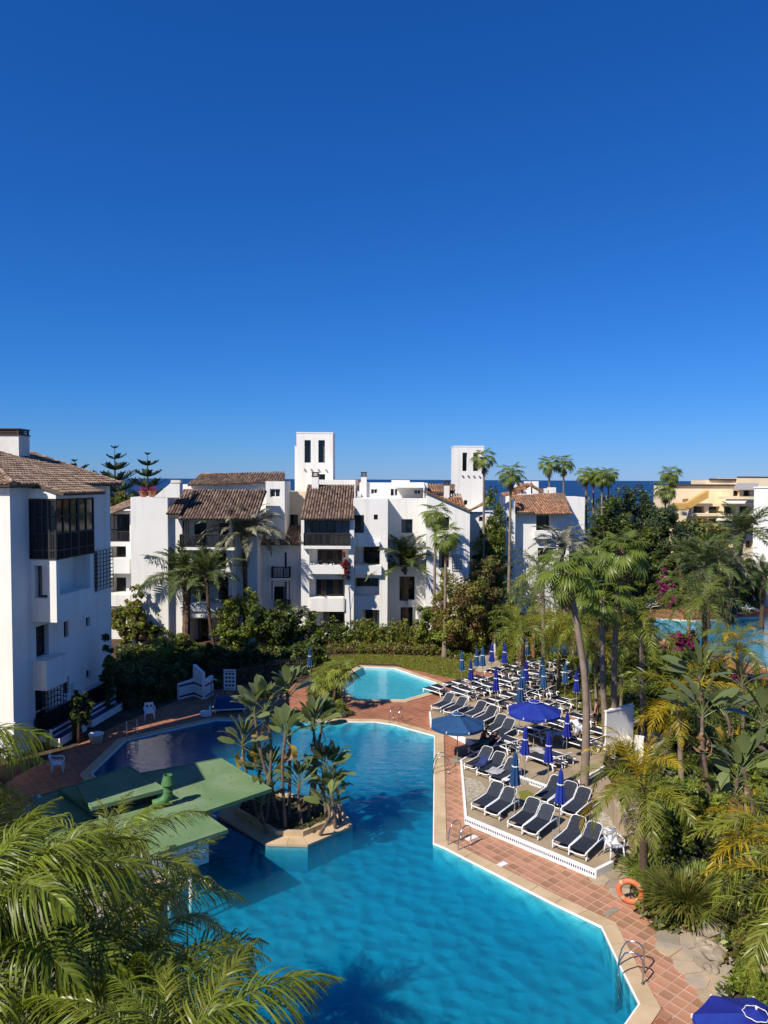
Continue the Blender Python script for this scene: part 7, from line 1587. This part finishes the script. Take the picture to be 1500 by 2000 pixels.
# norfolk pines at the left
def norfolk(label, px, ytop, D, nwh, spread, seed, zlow):
    x = P(px, ytop, D); root = tag(empty('norfolk_pine', (x.x, D, 0)), label, 'pine tree'); rr = random.Random(seed); H = x.z; m = MB(); m.tube([(0,0,0),(0,0,H*.6),(0,0,H)], [.28,.2,.03], 7); child('trunk', m.mesh('trunk', M['twig'], True), root)
    V = []; F = []
    mv = []
    for w_ in range(nwh):
        f = w_/(nwh-1); z = H-.25-(H-zlow)*f**1.0; Lb = spread*(.12+.88*f**.75)*rr.uniform(.85,1.1); nb = 6 if f > .15 else 5; a0 = rr.random()*6
        for k in range(nb):
            a = a0+k*2*math.pi/nb+rr.uniform(-.15,.15); n = 9; d = np.array([math.cos(a),math.sin(a),0]); s = np.array([-d[1],d[0],0]); L_ = Lb*rr.uniform(.8,1.1); rise = .10
            for i in range(n):
                t = (i+.6)/n; c = np.array([0,0,z])+d*L_*t+np.array([0,0,L_*(rise*t+.34*t**2.2)])
                for sg_ in (-1,1):
                    for e in (0.0,.5):
                        k0 = len(V); tw = min(.75, L_*.24)*(1.05-t*.4)*rr.uniform(.7,1.2)*(.3 if t < .25 else 1); q = c+s*sg_*tw+d*tw*.45+np.array([0,0,tw*(.25+e)]); ww = np.array([0,0,.10])+d*.09
                        V += [c-ww, c+ww, q+ww*.7, q-ww*.7]; F.append((k0,k0+1,k0+2,k0+3))
    child('branches', npmesh('branches', np.array(V), F, M['leaf_pine']), root); return root
norfolk('tallest norfolk pine left of the white block, full tiers', 224, 871, 100, 8, 4.6, 1, 7.5)
norfolk('norfolk pine with widely spaced tiers right of the tallest', 288, 884, 108, 5, 3.6, 2, 10.8)
norfolk('norfolk pine top just above the tiled hip roof', 145, 897, 104, 4, 4.0, 3, 12.0)
for (px, D, ytop, w_, sd_) in ((225,95,962,70,130),(262,98,975,60,131),(315,130,955,80,132)): T_(['olive tree crown beside the tallest norfolk pine','dark tree crown under the spaced norfolk pine','green treetops behind the sloping white parapet'][sd_-130], px, 1200, ytop, w_, [MD_,OL], sd_, 1.6, .22, D=D, zf=.4, trunk_r=.25)
# far wooded strip between the houses and the sea
rs = np.random.RandomState(5); n = 900; X_ = rs.uniform(-120,150,n); Y_ = rs.uniform(125,165,n); Z_ = rs.uniform(2,9.5,n)
V, F = leaf_cloud(np.stack([X_,Y_,Z_],1), rs.uniform(1.4,2.6,n), 34, .42, 6); o = bpy.data.objects.new('far_woods', npmesh('far_woods', V, F, [MD_,DK], midx=np.repeat(rs.choice(2,n),34))); link(o); tag(o, kind='stuff')
# undergrowth carpet over the planted ground and short grass blades on the lawn
def carpet(name, poly, n, size, hmax, mats, seed, blades=False, ex=(), p=None):
    rs = np.random.RandomState(seed); xs = [q[0] for q in poly]; ys = [q[1] for q in poly]; C = []
    while len(C) < n:
        x, y = rs.uniform(min(xs),max(xs)), rs.uniform(min(ys),max(ys))
        if inside((x,y), poly) and not any(inside((x,y), e) for e in ex): C.append((x, y, rs.uniform(0,1)**1.5*hmax*(.5+.5*math.sin(x*1.3+seed)*math.cos(y*.9))+.03))
    C = np.array(C)
    if blades:
        a = rs.uniform(0,6.28,n); w_ = np.stack([np.cos(a),np.sin(a),0*a],1)*size*.25; t = np.stack([rs.normal(0,.3,n),rs.normal(0,.3,n),np.ones(n)],1)*(size*rs.uniform(.6,1.2,n))[:,None]; C[:,2] = -.02
        V = np.stack([C-w_, C+w_, C+w_*.3+t, C-w_*.3+t],1).reshape(-1,3); F = np.arange(4*n).reshape(-1,4); me = npmesh(name, V, F, mats)
    else:
        V, F = leaf_cloud(C, np.full(n,.22), 9, size, seed+1); me = npmesh(name, V, F, mats, midx=np.repeat(rs.choice(len(mats), n, p=p), 9))
    o = bpy.data.objects.new(name, me); link(o); tag(o, kind='stuff')
carpet('lawn_grass', lawn_poly, 26000, .10, .1, [M['grassblade']], 200, True, [terr, deck_poly])
gz_r = [g2(1205,1335), g2(1215,1450), g2(1262,1500), g2(1215,1560), g2(1232,1690), g2(1240,1780), g2(1302,1832), g2(1372,1808), g2(1400,1845), g2(1420,1900), g2(1400,1960), (11.5,16.5), (24,30), g2(1500,1345), g2(1400,1298), g2(1330,1278), g2(1250,1255), g2(1180,1255)]
paths = [[g2(1255,1430),g2(1240,1448),g2(1290,1475),g2(1320,1440),g2(1280,1420)], [g2(1190,1560),g2(1190,1690),g2(1240,1690),g2(1262,1590)]]
carpet('ground_cover', gz_r, 9000, .10, .5, [MD_,LT,OL,DK,GY], 201, ex=paths, p=[.3,.3,.2,.1,.1])
carpet('ground_cover', [g2(225,1392), g2(345,1362), g2(420,1345), g2(600,1318), g2(612,1288), g2(640,1280), g2(620,1262), g2(500,1258), g2(230,1270)], 5000, .12, .7, [DK,MD_,OL], 202, p=[.6,.25,.15])
carpet('ground_cover', [g2(850,1278), g2(925,1296), g2(925,1262), g2(960,1262), g2(985,1308), g2(1010,1288), g2(1215,1325), g2(1260,1240), g2(1240,1195), g2(1000,1200), g2(640,1232), g2(620,1262)], 6000, .13, .7, [DK,MD_,OL,LT], 203, p=[.3,.3,.2,.2])
carpet('ground_cover', [g2(600,1345), g2(655,1328), g2(668,1352), g2(668,1385), g2(690,1392), g2(610,1404)], 500, .09, .4, [MD_,OL], 204)
carpet('ground_cover', [tuple(v) for v in in2], 350, .10, .25, [DK,MD_,RU], 205, p=[.5,.3,.2])
carpet('ground_cover', [g2(1250,1190), g2(1500,1178), g2(1500,1120), g2(1200,1120), g2(1180,1180)], 2500, .2, .9, [DK,MD_,OL], 206, p=[.4,.4,.2])
